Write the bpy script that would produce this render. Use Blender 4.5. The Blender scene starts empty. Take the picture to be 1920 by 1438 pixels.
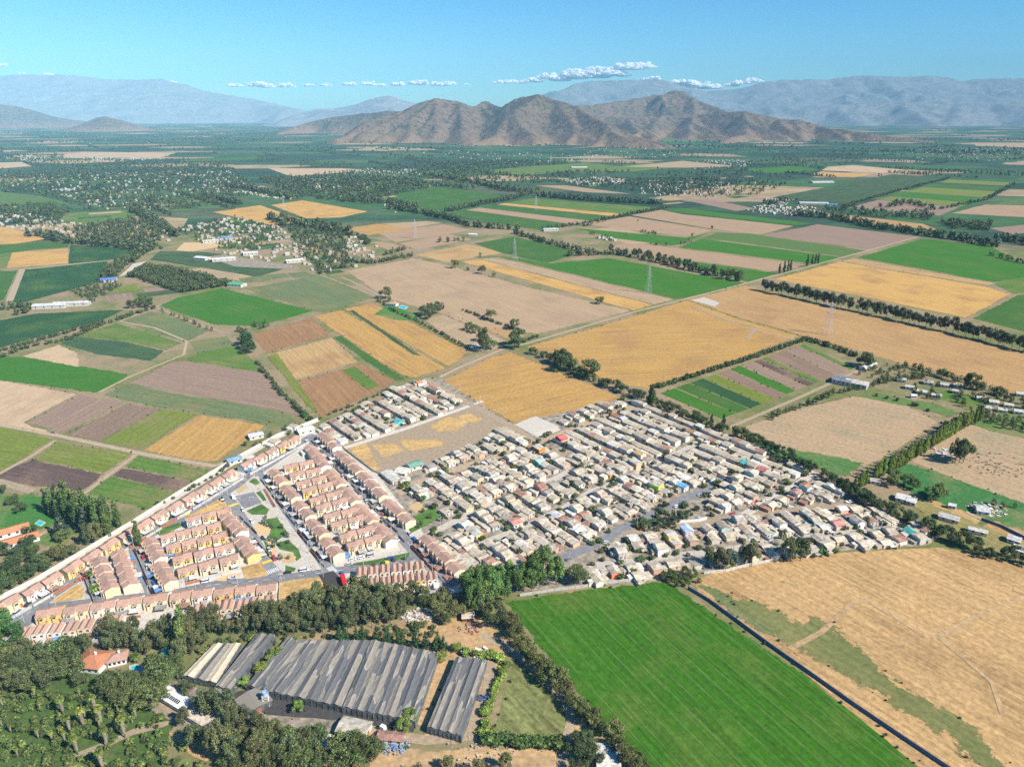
import bpy, bmesh, math, random
import numpy as np
from mathutils import Matrix, Vector
R = math.radians
S = bpy.context.scene
COL = S.collection
random.seed(7)
NR = np.random.default_rng(11)

# ------------------------------------------------------------------ camera, sky, sun, exposure
H = 250.0; F = 1331.0; CX = 960.0; CY = 719.0; HY = 213.0
TH = math.atan((CY - HY) / F)
cam = bpy.data.objects.new('camera', bpy.data.cameras.new('camera')); COL.objects.link(cam); S.camera = cam
cam.location = (0, 0, H); cam.rotation_euler = (math.pi / 2 - TH, 0, 0)
cam.data.sensor_width = 36; cam.data.lens = F / 1920 * 36
cam.data.clip_start = 1; cam.data.clip_end = 200000
SUN_AZ, SUN_EL = 121.0, 42.0
w = bpy.data.worlds.new('World'); S.world = w; w.use_nodes = True
nt = w.node_tree
sky = nt.nodes.new('ShaderNodeTexSky'); sky.sky_type = 'NISHITA'; sky.sun_disc = False
sky.sun_elevation = R(SUN_EL); sky.sun_rotation = R(SUN_AZ); sky.altitude = 600
sky.air_density = 1.0; sky.dust_density = 0.5; sky.ozone_density = 1.6
hs = nt.nodes.new('ShaderNodeHueSaturation'); hs.inputs['Saturation'].default_value = 1.4; hs.inputs['Value'].default_value = 1.12; hs.inputs['Hue'].default_value = 0.492
nt.links.new(sky.outputs[0], hs.inputs['Color'])
tn = nt.nodes.new('ShaderNodeMix'); tn.data_type = 'RGBA'; tn.blend_type = 'MULTIPLY'; tn.inputs[0].default_value = 1; tn.inputs[7].default_value = (.50, .90, 1.16, 1)
nt.links.new(hs.outputs[0], tn.inputs[6]); nt.links.new(tn.outputs[2], nt.nodes['Background'].inputs[0]); nt.nodes['Background'].inputs[1].default_value = 0.068
sl = bpy.data.lights.new('sun', 'SUN'); sl.energy = 5.0; sl.angle = R(0.5); sl.color = (1.0, 0.935, 0.83)
so = bpy.data.objects.new('sun', sl); COL.objects.link(so)
az = R(SUN_AZ); el = R(SUN_EL)
sd = Vector((math.sin(az) * math.cos(el), math.cos(az) * math.cos(el), math.sin(el)))
so.rotation_euler = sd.to_track_quat('Z', 'Y').to_euler(); so.location = (300, -200, 600)
S.view_settings.view_transform = 'Standard'; S.view_settings.look = 'None'
S.view_settings.exposure = 0.84; S.view_settings.gamma = 1
S.render.engine = 'CYCLES'
S.cycles.max_bounces = 5; S.cycles.diffuse_bounces = 2; S.cycles.volume_bounces = 0; S.cycles.transparent_max_bounces = 16
S.cycles.use_denoising = False; S.cycles.denoising_prefilter = 'ACCURATE'

# ------------------------------------------------------------------ helpers
def G(px, py, z=0.0):
    a = (px - CX) / F; b = (py - CY) / F
    dy = math.cos(TH) - b * math.sin(TH); dz = -math.sin(TH) - b * math.cos(TH)
    t = (z - H) / dz
    return (a * t, dy * t)
def GD(px, py, d):                     # the point a ground distance d ahead that stands at px, py
    a = (px - CX) / F; b = (py - CY) / F
    dy = math.cos(TH) - b * math.sin(TH); dz = -math.sin(TH) - b * math.cos(TH)
    t = d / dy
    return (a * t, d, H + dz * t)
def IX(x, y, z=0.0):                   # across-the-picture order of a point
    return x / (y * math.cos(TH) + (H - z) * math.sin(TH)) * F + CX
def IY(x, y, z=0.0):
    k = y * math.cos(TH) + (H - z) * math.sin(TH)
    return CY - (y * math.sin(TH) - (H - z) * math.cos(TH)) / k * F
def inpoly(x, y, P):
    c = False; j = len(P) - 1
    for i in range(len(P)):
        if (P[i][1] > y) != (P[j][1] > y) and x < (P[j][0] - P[i][0]) * (y - P[i][1]) / (P[j][1] - P[i][1]) + P[i][0]: c = not c
        j = i
    return c
def GP(pts): return [G(*p) for p in pts]
ONES = 'zeroth first second third fourth fifth sixth seventh eighth ninth tenth eleventh twelfth thirteenth fourteenth fifteenth sixteenth seventeenth eighteenth nineteenth'.split()
TENS = {2: 'twent', 3: 'thirt', 4: 'fort', 5: 'fift', 6: 'sixt', 7: 'sevent', 8: 'eight', 9: 'ninet'}
def ordw(n):
    if n < 20: return ONES[n]
    if n >= 100: return 'hundred-' + ordw(n - 100) if n > 100 else 'hundredth'
    t, o = divmod(n, 10)
    return TENS[t] + ('ieth' if o == 0 else 'y-' + ONES[o])

def tag(o, label=None, cat=None, group=None, kind=None):
    if label: o['label'] = label
    if cat: o['category'] = cat
    if group: o['group'] = group
    if kind: o['kind'] = kind
    return o
def link(name, data=None, parent=None, loc=None, rz=None, sc=None, col=None):
    o = bpy.data.objects.new(name, data); COL.objects.link(o)
    if parent is not None: o.parent = parent
    if loc is not None: o.location = loc
    if rz is not None: o.rotation_euler = (0, 0, rz)
    if sc is not None: o.scale = sc if hasattr(sc, '__len__') else (sc, sc, sc)
    if col is not None: o.color = col
    return o

class MB:
    def __init__(s): s.v = []; s.f = []; s.m = []
    def face(s, pts, m=0):
        n = len(s.v); s.v += [tuple(p) for p in pts]; s.f.append(tuple(range(n, n + len(pts)))); s.m.append(m)
    def box(s, x0, x1, y0, y1, z0, z1, m=0):
        n = len(s.v)
        s.v += [(x0, y0, z0), (x1, y0, z0), (x1, y1, z0), (x0, y1, z0), (x0, y0, z1), (x1, y0, z1), (x1, y1, z1), (x0, y1, z1)]
        for q in ((0, 3, 2, 1), (4, 5, 6, 7), (0, 1, 5, 4), (1, 2, 6, 5), (2, 3, 7, 6), (3, 0, 4, 7)):
            s.f.append(tuple(n + i for i in q)); s.m.append(m)
    def hexa(s, b, t, m=0):            # four bottom points, four top points
        n = len(s.v); s.v += [tuple(p) for p in b] + [tuple(p) for p in t]
        for q in ((0, 3, 2, 1), (4, 5, 6, 7), (0, 1, 5, 4), (1, 2, 6, 5), (2, 3, 7, 6), (3, 0, 4, 7)):
            s.f.append(tuple(n + i for i in q)); s.m.append(m)
    def slab(s, q, th, m=0):           # sloped slab with thickness
        s.hexa([(p[0], p[1], p[2] - th) for p in q], q, m)
    def cone(s, a, b, r0, r1, n=6, m=0):
        a = Vector(a); b = Vector(b); d = (b - a).normalized()
        u = d.orthogonal().normalized(); w_ = d.cross(u)
        k = len(s.v)
        for i in range(n):
            t = 2 * math.pi * i / n; e = u * math.cos(t) + w_ * math.sin(t)
            s.v.append(tuple(a + e * r0)); s.v.append(tuple(b + e * r1))
        for i in range(n):
            j = (i + 1) % n; s.f.append((k + 2 * i, k + 2 * j, k + 2 * j + 1, k + 2 * i + 1)); s.m.append(m)
        s.f.append(tuple(k + 2 * i + 1 for i in range(n))); s.m.append(m)
    def bar(s, a, b, r, m=0): s.cone(a, b, r, r, 4, m)
    def mesh(s, name, mats):
        me = bpy.data.meshes.new(name); me.from_pydata(s.v, [], s.f)
        for m in (mats if isinstance(mats, (list, tuple)) else [mats]): me.materials.append(m)
        if any(s.m): me.polygons.foreach_set('material_index', s.m)
        me.update(); return me
    def obj(s, name, mats, parent=None, **k): return link(name, s.mesh(name, mats), parent, **k)

def quad_mesh(name, V, mat):           # V: (n,4,3) float array, or (n,3,3)
    n, k = V.shape[0], V.shape[1]
    me = bpy.data.meshes.new(name)
    me.vertices.add(n * k); me.vertices.foreach_set('co', V.reshape(-1).astype(np.float32))
    me.loops.add(n * k); me.loops.foreach_set('vertex_index', np.arange(n * k, dtype=np.int32))
    me.polygons.add(n); me.polygons.foreach_set('loop_start', np.arange(0, n * k, k, dtype=np.int32))
    me.polygons.foreach_set('loop_total', np.full(n, k, dtype=np.int32))
    me.materials.append(mat); me.update(calc_edges=True); return me

# ------------------------------------------------------------------ materials
class NB:
    def __init__(s, name, rough=0.9, spec=0.2):
        s.mat = bpy.data.materials.new(name); s.mat.use_nodes = True; s.t = s.mat.node_tree
        s.b = s.t.nodes['Principled BSDF']; s.b.inputs['Roughness'].default_value = rough
        s.b.inputs['Specular IOR Level'].default_value = spec
    def n(s, ty, **k):
        x = s.t.nodes.new('ShaderNode' + ty)
        for a, v in k.items(): setattr(x, a, v)
        return x
    def l(s, a, b): s.t.links.new(a, b)
    def coord(s, which='Object'): return s.n('TexCoord').outputs[which]
    def scale(s, c, sx, sy, sz=1.0):
        m = s.n('Mapping'); m.inputs['Scale'].default_value = (sx, sy, sz); s.l(c, m.inputs[0]); return m.outputs[0]
    def noise(s, c, sc, det=3, rough=.55):
        x = s.n('TexNoise'); x.inputs['Scale'].default_value = sc; x.inputs['Detail'].default_value = det; x.inputs['Roughness'].default_value = rough
        s.l(c, x.inputs['Vector']); return x.outputs['Fac']
    def ramp(s, f, stops, const=False):
        x = s.n('ValToRGB'); r = x.color_ramp
        if const: r.interpolation = 'CONSTANT'
        while len(r.elements) < len(stops): r.elements.new(.5)
        for e, (p, c) in zip(r.elements, stops):
            e.position = p; e.color = (c, c, c, 1) if not hasattr(c, '__len__') else (*c[:3], 1)
        s.l(f, x.inputs[0]); return x.outputs[0]
    def mix(s, f, a, b, mode='MIX'):
        x = s.n('Mix', data_type='RGBA', blend_type=mode)
        for sock, v in ((x.inputs[0], f), (x.inputs[6], a), (x.inputs[7], b)):
            if isinstance(v, bpy.types.NodeSocket): s.l(v, sock)
            elif hasattr(v, '__len__'): sock.default_value = (*v[:3], 1)
            else: sock.default_value = v if sock.type == 'VALUE' else (v, v, v, 1)
        return x.outputs[2]
    def m(s, op, a, b=0.0):
        x = s.n('Math', operation=op)
        for sock, v in zip(x.inputs, (a, b)):
            if isinstance(v, bpy.types.NodeSocket): s.l(v, sock)
            else: sock.default_value = v
        return x.outputs[0]
    def out(s, c): s.l(c, s.b.inputs['Base Color']) if isinstance(c, bpy.types.NodeSocket) else setattr(s.b.inputs['Base Color'], 'default_value', (*c, 1)); return s.mat
    def bump(s, f, d=.5, st=.5):
        x = s.n('Bump'); x.inputs['Distance'].default_value = d; x.inputs['Strength'].default_value = st
        s.l(f, x.inputs['Height']); s.l(x.outputs[0], s.b.inputs['Normal'])

def simple(name, c, rough=.85, var=.25, sc=.6, spec=.2, metal=0):
    b = NB(name, rough, spec); b.b.inputs['Metallic'].default_value = metal
    oi = b.n('ObjectInfo'); co = b.coord()
    f = b.noise(co, sc, 3)
    k = b.ramp(f, [(.3, 1 - var), (.7, 1 + var * .5)])
    r = b.m('ADD', b.m('MULTIPLY', oi.outputs['Random'], .24), .88)
    return b.out(b.mix(1.0, b.mix(1.0, c, k, 'MULTIPLY'), r, 'MULTIPLY'))
def tinted(name, rough=.85, var=.25, sc=.6, spec=.2):     # colour comes from the object
    b = NB(name, rough, spec); oi = b.n('ObjectInfo'); f = b.noise(b.coord(), sc, 4)
    k = b.ramp(f, [(.3, 1 - var), (.7, 1 + var * .4)])
    return b.out(b.mix(1.0, oi.outputs['Color'], k, 'MULTIPLY'))

def rag_edge(b, co, big=None):
    at = b.n('Attribute', attribute_name='edge'); nn = b.noise(co, .09, 5, .75)
    k = b.ramp(b.m('ADD', b.m('MULTIPLY', at.outputs['Fac'], .5), b.m('MULTIPLY', b.m('SUBTRACT', nn, .5), 1.6)), [(.02, 0), (.10, 1)])
    tr = b.n('BsdfTransparent'); mx = b.n('MixShader'); b.l(k, mx.inputs[0]); b.l(tr.outputs[0], mx.inputs[1]); b.l(b.b.outputs[0], mx.inputs[2])
    b.l(mx.outputs[0], b.t.nodes['Material Output'].inputs['Surface'])
def roof_sheets(name):
    b = NB(name, .8, .2); oi = b.n('ObjectInfo'); co = b.coord(); f = b.noise(co, .6, 4, .7)
    off = b.n('VectorMath', operation='ADD'); b.l(co, off.inputs[0]); cr = b.n('CombineXYZ'); b.l(b.m('MULTIPLY', oi.outputs['Random'], 50), cr.inputs[0]); b.l(cr.outputs[0], off.inputs[1])
    vo = b.n('TexVoronoi', distance='CHEBYCHEV'); vo.inputs['Scale'].default_value = .5; b.l(off.outputs[0], vo.inputs['Vector']); sp = b.n('SeparateColor'); b.l(vo.outputs['Color'], sp.inputs[0])
    wv = b.n('TexWave', wave_type='BANDS', bands_direction='X'); wv.inputs['Scale'].default_value = 1.6; b.l(co, wv.inputs['Vector'])
    k = b.mix(1.0, b.ramp(f, [(.3, .68), (.7, 1.12)]), b.ramp(sp.outputs[0], [(0, .72), (.5, 1.0), (1, 1.22)]), 'MULTIPLY'); k = b.mix(1.0, k, b.ramp(wv.outputs['Fac'], [(0, .86), (1, 1.05)]), 'MULTIPLY')
    col = b.mix(1.0, oi.outputs['Color'], k, 'MULTIPLY'); return b.out(b.mix(b.ramp(b.noise(off.outputs[0], .9, 3), [(.62, 0), (.72, .6)]), col, (.24, .14, .09)))
def field_mat(name, period, streak, patch, second, fine=.25, tram=0.0, tramcol=(.30, .26, .14), tramw=.06, psc=.018, ragged=False):
    """rows run along local X; object colour is the crop or soil colour, `second` where it is patchy"""
    b = NB(name, .95, .1); oi = b.n('ObjectInfo'); co = b.coord()
    off = b.n('VectorMath', operation='ADD'); b.l(co, off.inputs[0]); b.l(oi.outputs['Location'], off.inputs[1])
    c2 = off.outputs[0]
    s1 = b.noise(b.scale(c2, .012, 1 / period), 1.0, 3, .6)
    s2 = b.noise(b.scale(c2, .05, 2.6 / period), 1.0, 2, .6)
    big = b.noise(c2, psc, 5, .6)
    fn = b.noise(c2, .35, 4, .7)
    col = b.mix(b.ramp(big, [(.5 - .02, 0), (.5 + .22, patch)]), oi.outputs['Color'], second)
    col = b.mix(1.0, col, b.ramp(s1, [(.28, 1 - streak), (.72, 1 + streak)]), 'MULTIPLY')
    col = b.mix(1.0, col, b.ramp(s2, [(.25, 1 - streak * .6), (.75, 1 + streak * .6)]), 'MULTIPLY')
    col = b.mix(1.0, col, b.ramp(fn, [(.28, 1 - fine), (.72, 1 + fine)]), 'MULTIPLY')
    if tram:
        wv = b.n('TexWave', wave_type='BANDS', bands_direction='Y', wave_profile='SIN'); wv.inputs['Scale'].default_value = .314 / tram
        wv.inputs['Distortion'].default_value = .25; wv.inputs['Detail'].default_value = 1; b.l(c2, wv.inputs['Vector'])
        brk = b.noise(b.scale(c2, .06, .4), 1.0, 3)
        msk = b.m('MULTIPLY', b.ramp(wv.outputs['Fac'], [(1 - tramw, 0), (1, 1)]), b.ramp(brk, [(.38, .15), (.6, .85)]))
        col = b.mix(msk, col, tramcol)
    b.bump(fn, .3, .35); m_ = b.out(col)
    if ragged: rag_edge(b, co, big)
    return m_
# ------------------------------------------------------------------ ground
def ground_material():
    b = NB('ground_dry_earth', .95, .1); co = b.coord()
    n1 = b.noise(co, .012, 6, .65); n2 = b.noise(co, .25, 5, .7)
    near = b.mix(b.ramp(n1, [(.42, 0), (.6, 1)]), (.27, .20, .12), (.13, .15, .05))
    near = b.mix(1.0, near, b.ramp(n2, [(.25, .7), (.75, 1.25)]), 'MULTIPLY')
    # far away the plain is a patchwork of orchards, crops and bare plots
    rot = b.n('Mapping'); rot.inputs['Rotation'].default_value = (0, 0, R(33)); rot.inputs['Scale'].default_value = (1 / 420., 1 / 260., 1); b.l(co, rot.inputs[0])
    vo = b.n('TexVoronoi', distance='CHEBYCHEV', voronoi_dimensions='2D'); vo.inputs['Scale'].default_value = 1; vo.inputs['Randomness'].default_value = .75
    b.l(rot.outputs[0], vo.inputs['Vector'])
    sp = b.n('SeparateColor'); b.l(vo.outputs['Color'], sp.inputs[0])
    c1 = b.ramp(sp.outputs[0], [(0, (.030, .062, .036)), (.22, (.042, .085, .040)), (.44, (.065, .11, .045)), (.58, (.035, .066, .04)), (.70, (.28, .205, .125)), (.78, (.05, .11, .04)), (.88, (.31, .23, .13)), (.94, (.08, .10, .05))], True)
    c1 = b.mix(1.0, c1, b.ramp(b.noise(co, .01, 6, .7), [(.3, .7), (.7, 1.3)]), 'MULTIPLY')
    c1 = b.mix(1.0, c1, b.ramp(b.noise(b.scale(co, .004, .06), 1, 3, .6), [(.3, .8), (.7, 1.2)]), 'MULTIPLY')
    ln = b.n('VectorMath', operation='LENGTH'); b.l(co, ln.inputs[0])
    k = b.ramp(b.m('DIVIDE', ln.outputs['Value'], 4000.), [(.42, 0), (.46, 1)])
    return b.out(b.mix(k, near, c1))
mb = MB()
xs = [-29000, -9000, -3000, -1000, 0, 1000, 3000, 9000, 29000]; ys = [-1300, -200, 300, 1000, 2500, 6000, 14000, 27500]
for i in range(len(xs) - 1):
    for j in range(len(ys) - 1):
        mb.face([(xs[i], ys[j], 0), (xs[i + 1], ys[j], 0), (xs[i + 1], ys[j + 1], 0), (xs[i], ys[j + 1], 0)])
tag(mb.obj('ground', ground_material()), kind='structure')

SHEETS = []
def sheet(name, P, mat, col=None, z=.05, ang=None, jit=.35, kind='structure', px=True, rag=0):
    """a flat ground sheet; P in photo pixels, unprojected to the ground; rows run along `ang`"""
    W = GP(P) if px else list(P)
    cx = sum(p[0] for p in W) / len(W); cy = sum(p[1] for p in W) / len(W)
    d = math.hypot(cx, cy); z = z + d * 2.5e-5
    if ang is None: ang = math.atan2(W[1][1] - W[0][1], W[1][0] - W[0][0])
    ca, sa = math.cos(-ang), math.sin(-ang); out = []
    for i in range(len(W)):
        a = W[i]; b_ = W[(i + 1) % len(W)]; L = math.hypot(b_[0] - a[0], b_[1] - a[1]); n = max(1, min(30, int(L / (d * .012 + 2))))
        for k in range(n):
            t = k / n; x = a[0] + (b_[0] - a[0]) * t - cx; y = a[1] + (b_[1] - a[1]) * t - cy
            if k: x += random.uniform(-jit, jit) * (.6 + d / 700); y += random.uniform(-jit, jit) * (.6 + d / 700)
            out.append((x * ca - y * sa, x * sa + y * ca, 0))
    m = MB(); m.face(out); SHEETS.append(W)
    o = m.obj(name, mat, loc=(cx, cy, z), rz=ang, col=(*(col or (1, 1, 1)), 1))
    if o.data.polygons[0].normal.z < 0: o.data.flip_normals()
    if rag:                            # a grid that knows its distance to the outline, so that the edge can fray
        q = np.array([p[:2] for p in out]); lo = q.min(0) - rag; hi = q.max(0) + rag; st = max(1.5, (hi - lo).max() / 90); nx, ny = (int(v / st) + 2 for v in hi - lo)
        X, Y = np.meshgrid(np.linspace(lo[0], hi[0], nx), np.linspace(lo[1], hi[1], ny)); D = np.full(X.shape, 1e9); I = np.zeros(X.shape, bool)
        for a, b_ in zip(q, np.roll(q, -1, 0)):
            e = b_ - a; t = np.clip(((X - a[0]) * e[0] + (Y - a[1]) * e[1]) / (e @ e + 1e-9), 0, 1); D = np.minimum(D, np.hypot(X - a[0] - t * e[0], Y - a[1] - t * e[1]))
            if e[1]: I ^= ((a[1] > Y) != (b_[1] > Y)) & (X < e[0] * (Y - a[1]) / e[1] + a[0])
        D = np.clip(np.where(I, D, -D) / rag, -1, 1).reshape(-1); K = (np.arange(ny - 1)[:, None] * nx + np.arange(nx - 1)[None]).reshape(-1); Q = np.stack([K, K + 1, K + nx + 1, K + nx], 1); Q = Q[(D[Q] > -.95).any(1)]
        me = bpy.data.meshes.new(name); me.from_pydata(np.stack([X.reshape(-1), Y.reshape(-1), np.zeros(nx * ny)], 1).tolist(), [], Q.tolist()); me.materials.append(mat); me.attributes.new('edge', 'FLOAT', 'POINT').data.foreach_set('value', D.astype(np.float32)); me.update(); o.data = me
    return tag(o, kind=kind)
def ribbon(name, P, width, mat, z=.12, col=None, px=True, kind='structure', ext=0):
    W = GP(P) if px else list(P); m = MB(); L = []; Rr = []
    for i, p in enumerate(W):
        a = W[max(0, i - 1)]; b_ = W[min(len(W) - 1, i + 1)]; d = Vector((b_[0] - a[0], b_[1] - a[1])).normalized(); n_ = Vector((-d.y, d.x)) * width / 2
        L.append((p[0] + n_.x, p[1] + n_.y, 0)); Rr.append((p[0] - n_.x, p[1] - n_.y, 0))
    for i in range(len(W) - 1): m.face([Rr[i], Rr[i + 1], L[i + 1], L[i]])
    cy = sum(p[1] for p in W) / len(W)
    return tag(m.obj(name, mat, loc=(0, 0, z + cy * 2.5e-5), col=(*(col or (1, 1, 1)), 1)), kind=kind)

M = {}
M['crop'] = field_mat('crop_green', 1.6, .16, .7, (.085, .14, .03), .22)
M['crop_tram'] = field_mat('crop_green_tramlines', 1.3, .30, 1.0, (.085, .135, .022), .32, tram=7.4, tramcol=(.13, .18, .06), tramw=.02, psc=.03, ragged=True)
M['rag_grass'] = field_mat('ragged_grass', 3.0, .14, .9, (.22, .19, .08), .3, ragged=True)
M['rag_straw'] = field_mat('ragged_straw', 5.0, .14, .9, (.27, .18, .10), .34, ragged=True)
M['pasture'] = field_mat('pasture_patchy', 3.0, .14, .9, (.24, .20, .08), .28)
M['olive'] = field_mat('olive_cover', 2.4, .22, .8, (.20, .17, .07), .25)
M['stubble'] = field_mat('stubble_gold', 3.4, .18, .9, (.30, .17, .075), .28)
M['bare'] = field_mat('bare_tan', 4.5, .10, .7, (.27, .185, .125), .18)
M['soil'] = field_mat('ploughed_soil', 2.0, .22, .8, (.24, .165, .11), .2)
M['straw'] = field_mat('dry_straw', 2.2, .24, .8, (.26, .165, .075), .36)
M['orchard'] = field_mat('orchard_rows', 4.5, .45, .5, (.09, .12, .05), .45)
M['patch'] = field_mat('patchy_plot', 2.5, .12, 1.0, (.26, .22, .13), .3)
C = dict(g=(.042, .135, .014), g2=(.048, .112, .022), dg=(.026, .072, .026), lg=(.085, .14, .038), teal=(.045, .085, .04),
         ol=(.14, .17, .03), olg=(.085, .15, .028), ols=(.12, .15, .065), st=(.38, .225, .072), st2=(.38, .25, .11), gold=(.45, .27, .085),
         ta=(.35, .245, .145), ta2=(.32, .215, .13), pk=(.43, .31, .19), br=(.20, .135, .095), br2=(.24, .165, .12), db=(.105, .07, .058),
         dol=(.05, .085, .035), grey=(.26, .235, .20), rb=(.36, .22, .095), rd=(.25, .14, .068))
KM = dict(g='crop', g2='crop', dg='crop', lg='crop', teal='crop', ol='olive', olg='olive', ols='olive', st='stubble', st2='stubble', gold='stubble',
          ta='bare', ta2='bare', pk='bare', br='soil', br2='soil', db='soil', dol='orchard', grey='bare', rb='stubble', rd='stubble')
for k_, a_ in dict(crop=(1.6, .16, .7, (.085, .14, .03), .22), olive=(2.4, .22, .8, (.20, .17, .07), .28), stubble=(3.4, .18, .9, (.30, .17, .075), .28), bare=(4.5, .10, .7, (.27, .185, .125), .18), soil=(2.0, .22, .8, (.24, .165, .11), .24)).items():
    M[k_ + '_r'] = field_mat(k_ + '_frayed', *a_, ragged=True)
def field(P, c, ang=None, mat=None, z=.05):
    k = mat or KM[c]; W = GP(P); sz = max(max(p[i] for p in W) - min(p[i] for p in W) for i in (0, 1))
    if k + '_r' in M and min(p[1] for p in W) < 900: return sheet('field', P, M[k + '_r'], C[c], z, ang, rag=max(2.5, sz / 75))
    return sheet('field', P, M[k], C[c], z, ang)
def adir(p, q):
    a = G(*p); b_ = G(*q); return math.atan2(b_[1] - a[1], b_[0] - a[0])
def lerp(a, b_, t): return (a[0] + (b_[0] - a[0]) * t, a[1] + (b_[1] - a[1]) * t)
def strips(A0, A1, B0, B1, L, z=.05):
    """plots side by side: edge A runs A0-A1, edge B runs B0-B1, strips reach from A to B"""
    a0, a1, b0, b1 = G(*A0), G(*A1), G(*B0), G(*B1); t = 0; tot = sum(x[0] for x in L)
    for wd, c in L:
        t2 = t + wd / tot; e = .004
        if c:
            p = [lerp(a0, a1, t + e), lerp(b0, b1, t + e), lerp(b0, b1, t2 - e), lerp(a0, a1, t2 - e)]
            sheet('field', p, M[KM[c]], C[c], z, px=False, ang=math.atan2(p[1][1] - p[0][1], p[1][0] - p[0][0]))
        t = t2

F_ANG = adir((990, 1123), (1262, 1419))
sheet('field', [(947, 1129), (1080, 1106), (1238, 1091), (1262, 1097), (1290, 1116), (1420, 1206), (1500, 1262), (1755, 1442), (1775, 1500), (1260, 1500), (1205, 1438), (1150, 1372), (1090, 1305), (1035, 1240), (985, 1180)],
      M['crop_tram'], (.036, .115, .008), .05, F_ANG, rag=3.5)
A2 = adir((1500, 1100), (1920, 1330))
sheet('field', [(1303, 1085), (1400, 1056), (1560, 1037), (1760, 1026), (1850, 1041), (1960, 1072), (2000, 1500), (1800, 1500), (1440, 1206), (1310, 1112)], M['straw'], (.40, .255, .115), .05, A2)
sheet('grass_strip', [(1325, 1100), (1400, 1122), (1500, 1163), (1560, 1163), (1610, 1215), (1700, 1290), (1800, 1345), (1905, 1445), (1850, 1445), (1740, 1360), (1640, 1300), (1560, 1250), (1490, 1222), (1420, 1175), (1350, 1135)], M['rag_grass'], (.135, .145, .05), .09, A2, rag=11)
sheet('grass_strip', [(1310, 1098), (1345, 1105), (1400, 1150), (1470, 1200), (1440, 1190), (1360, 1140)], M['rag_grass'], (.12, .15, .06), .10, A2, rag=5)
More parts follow.
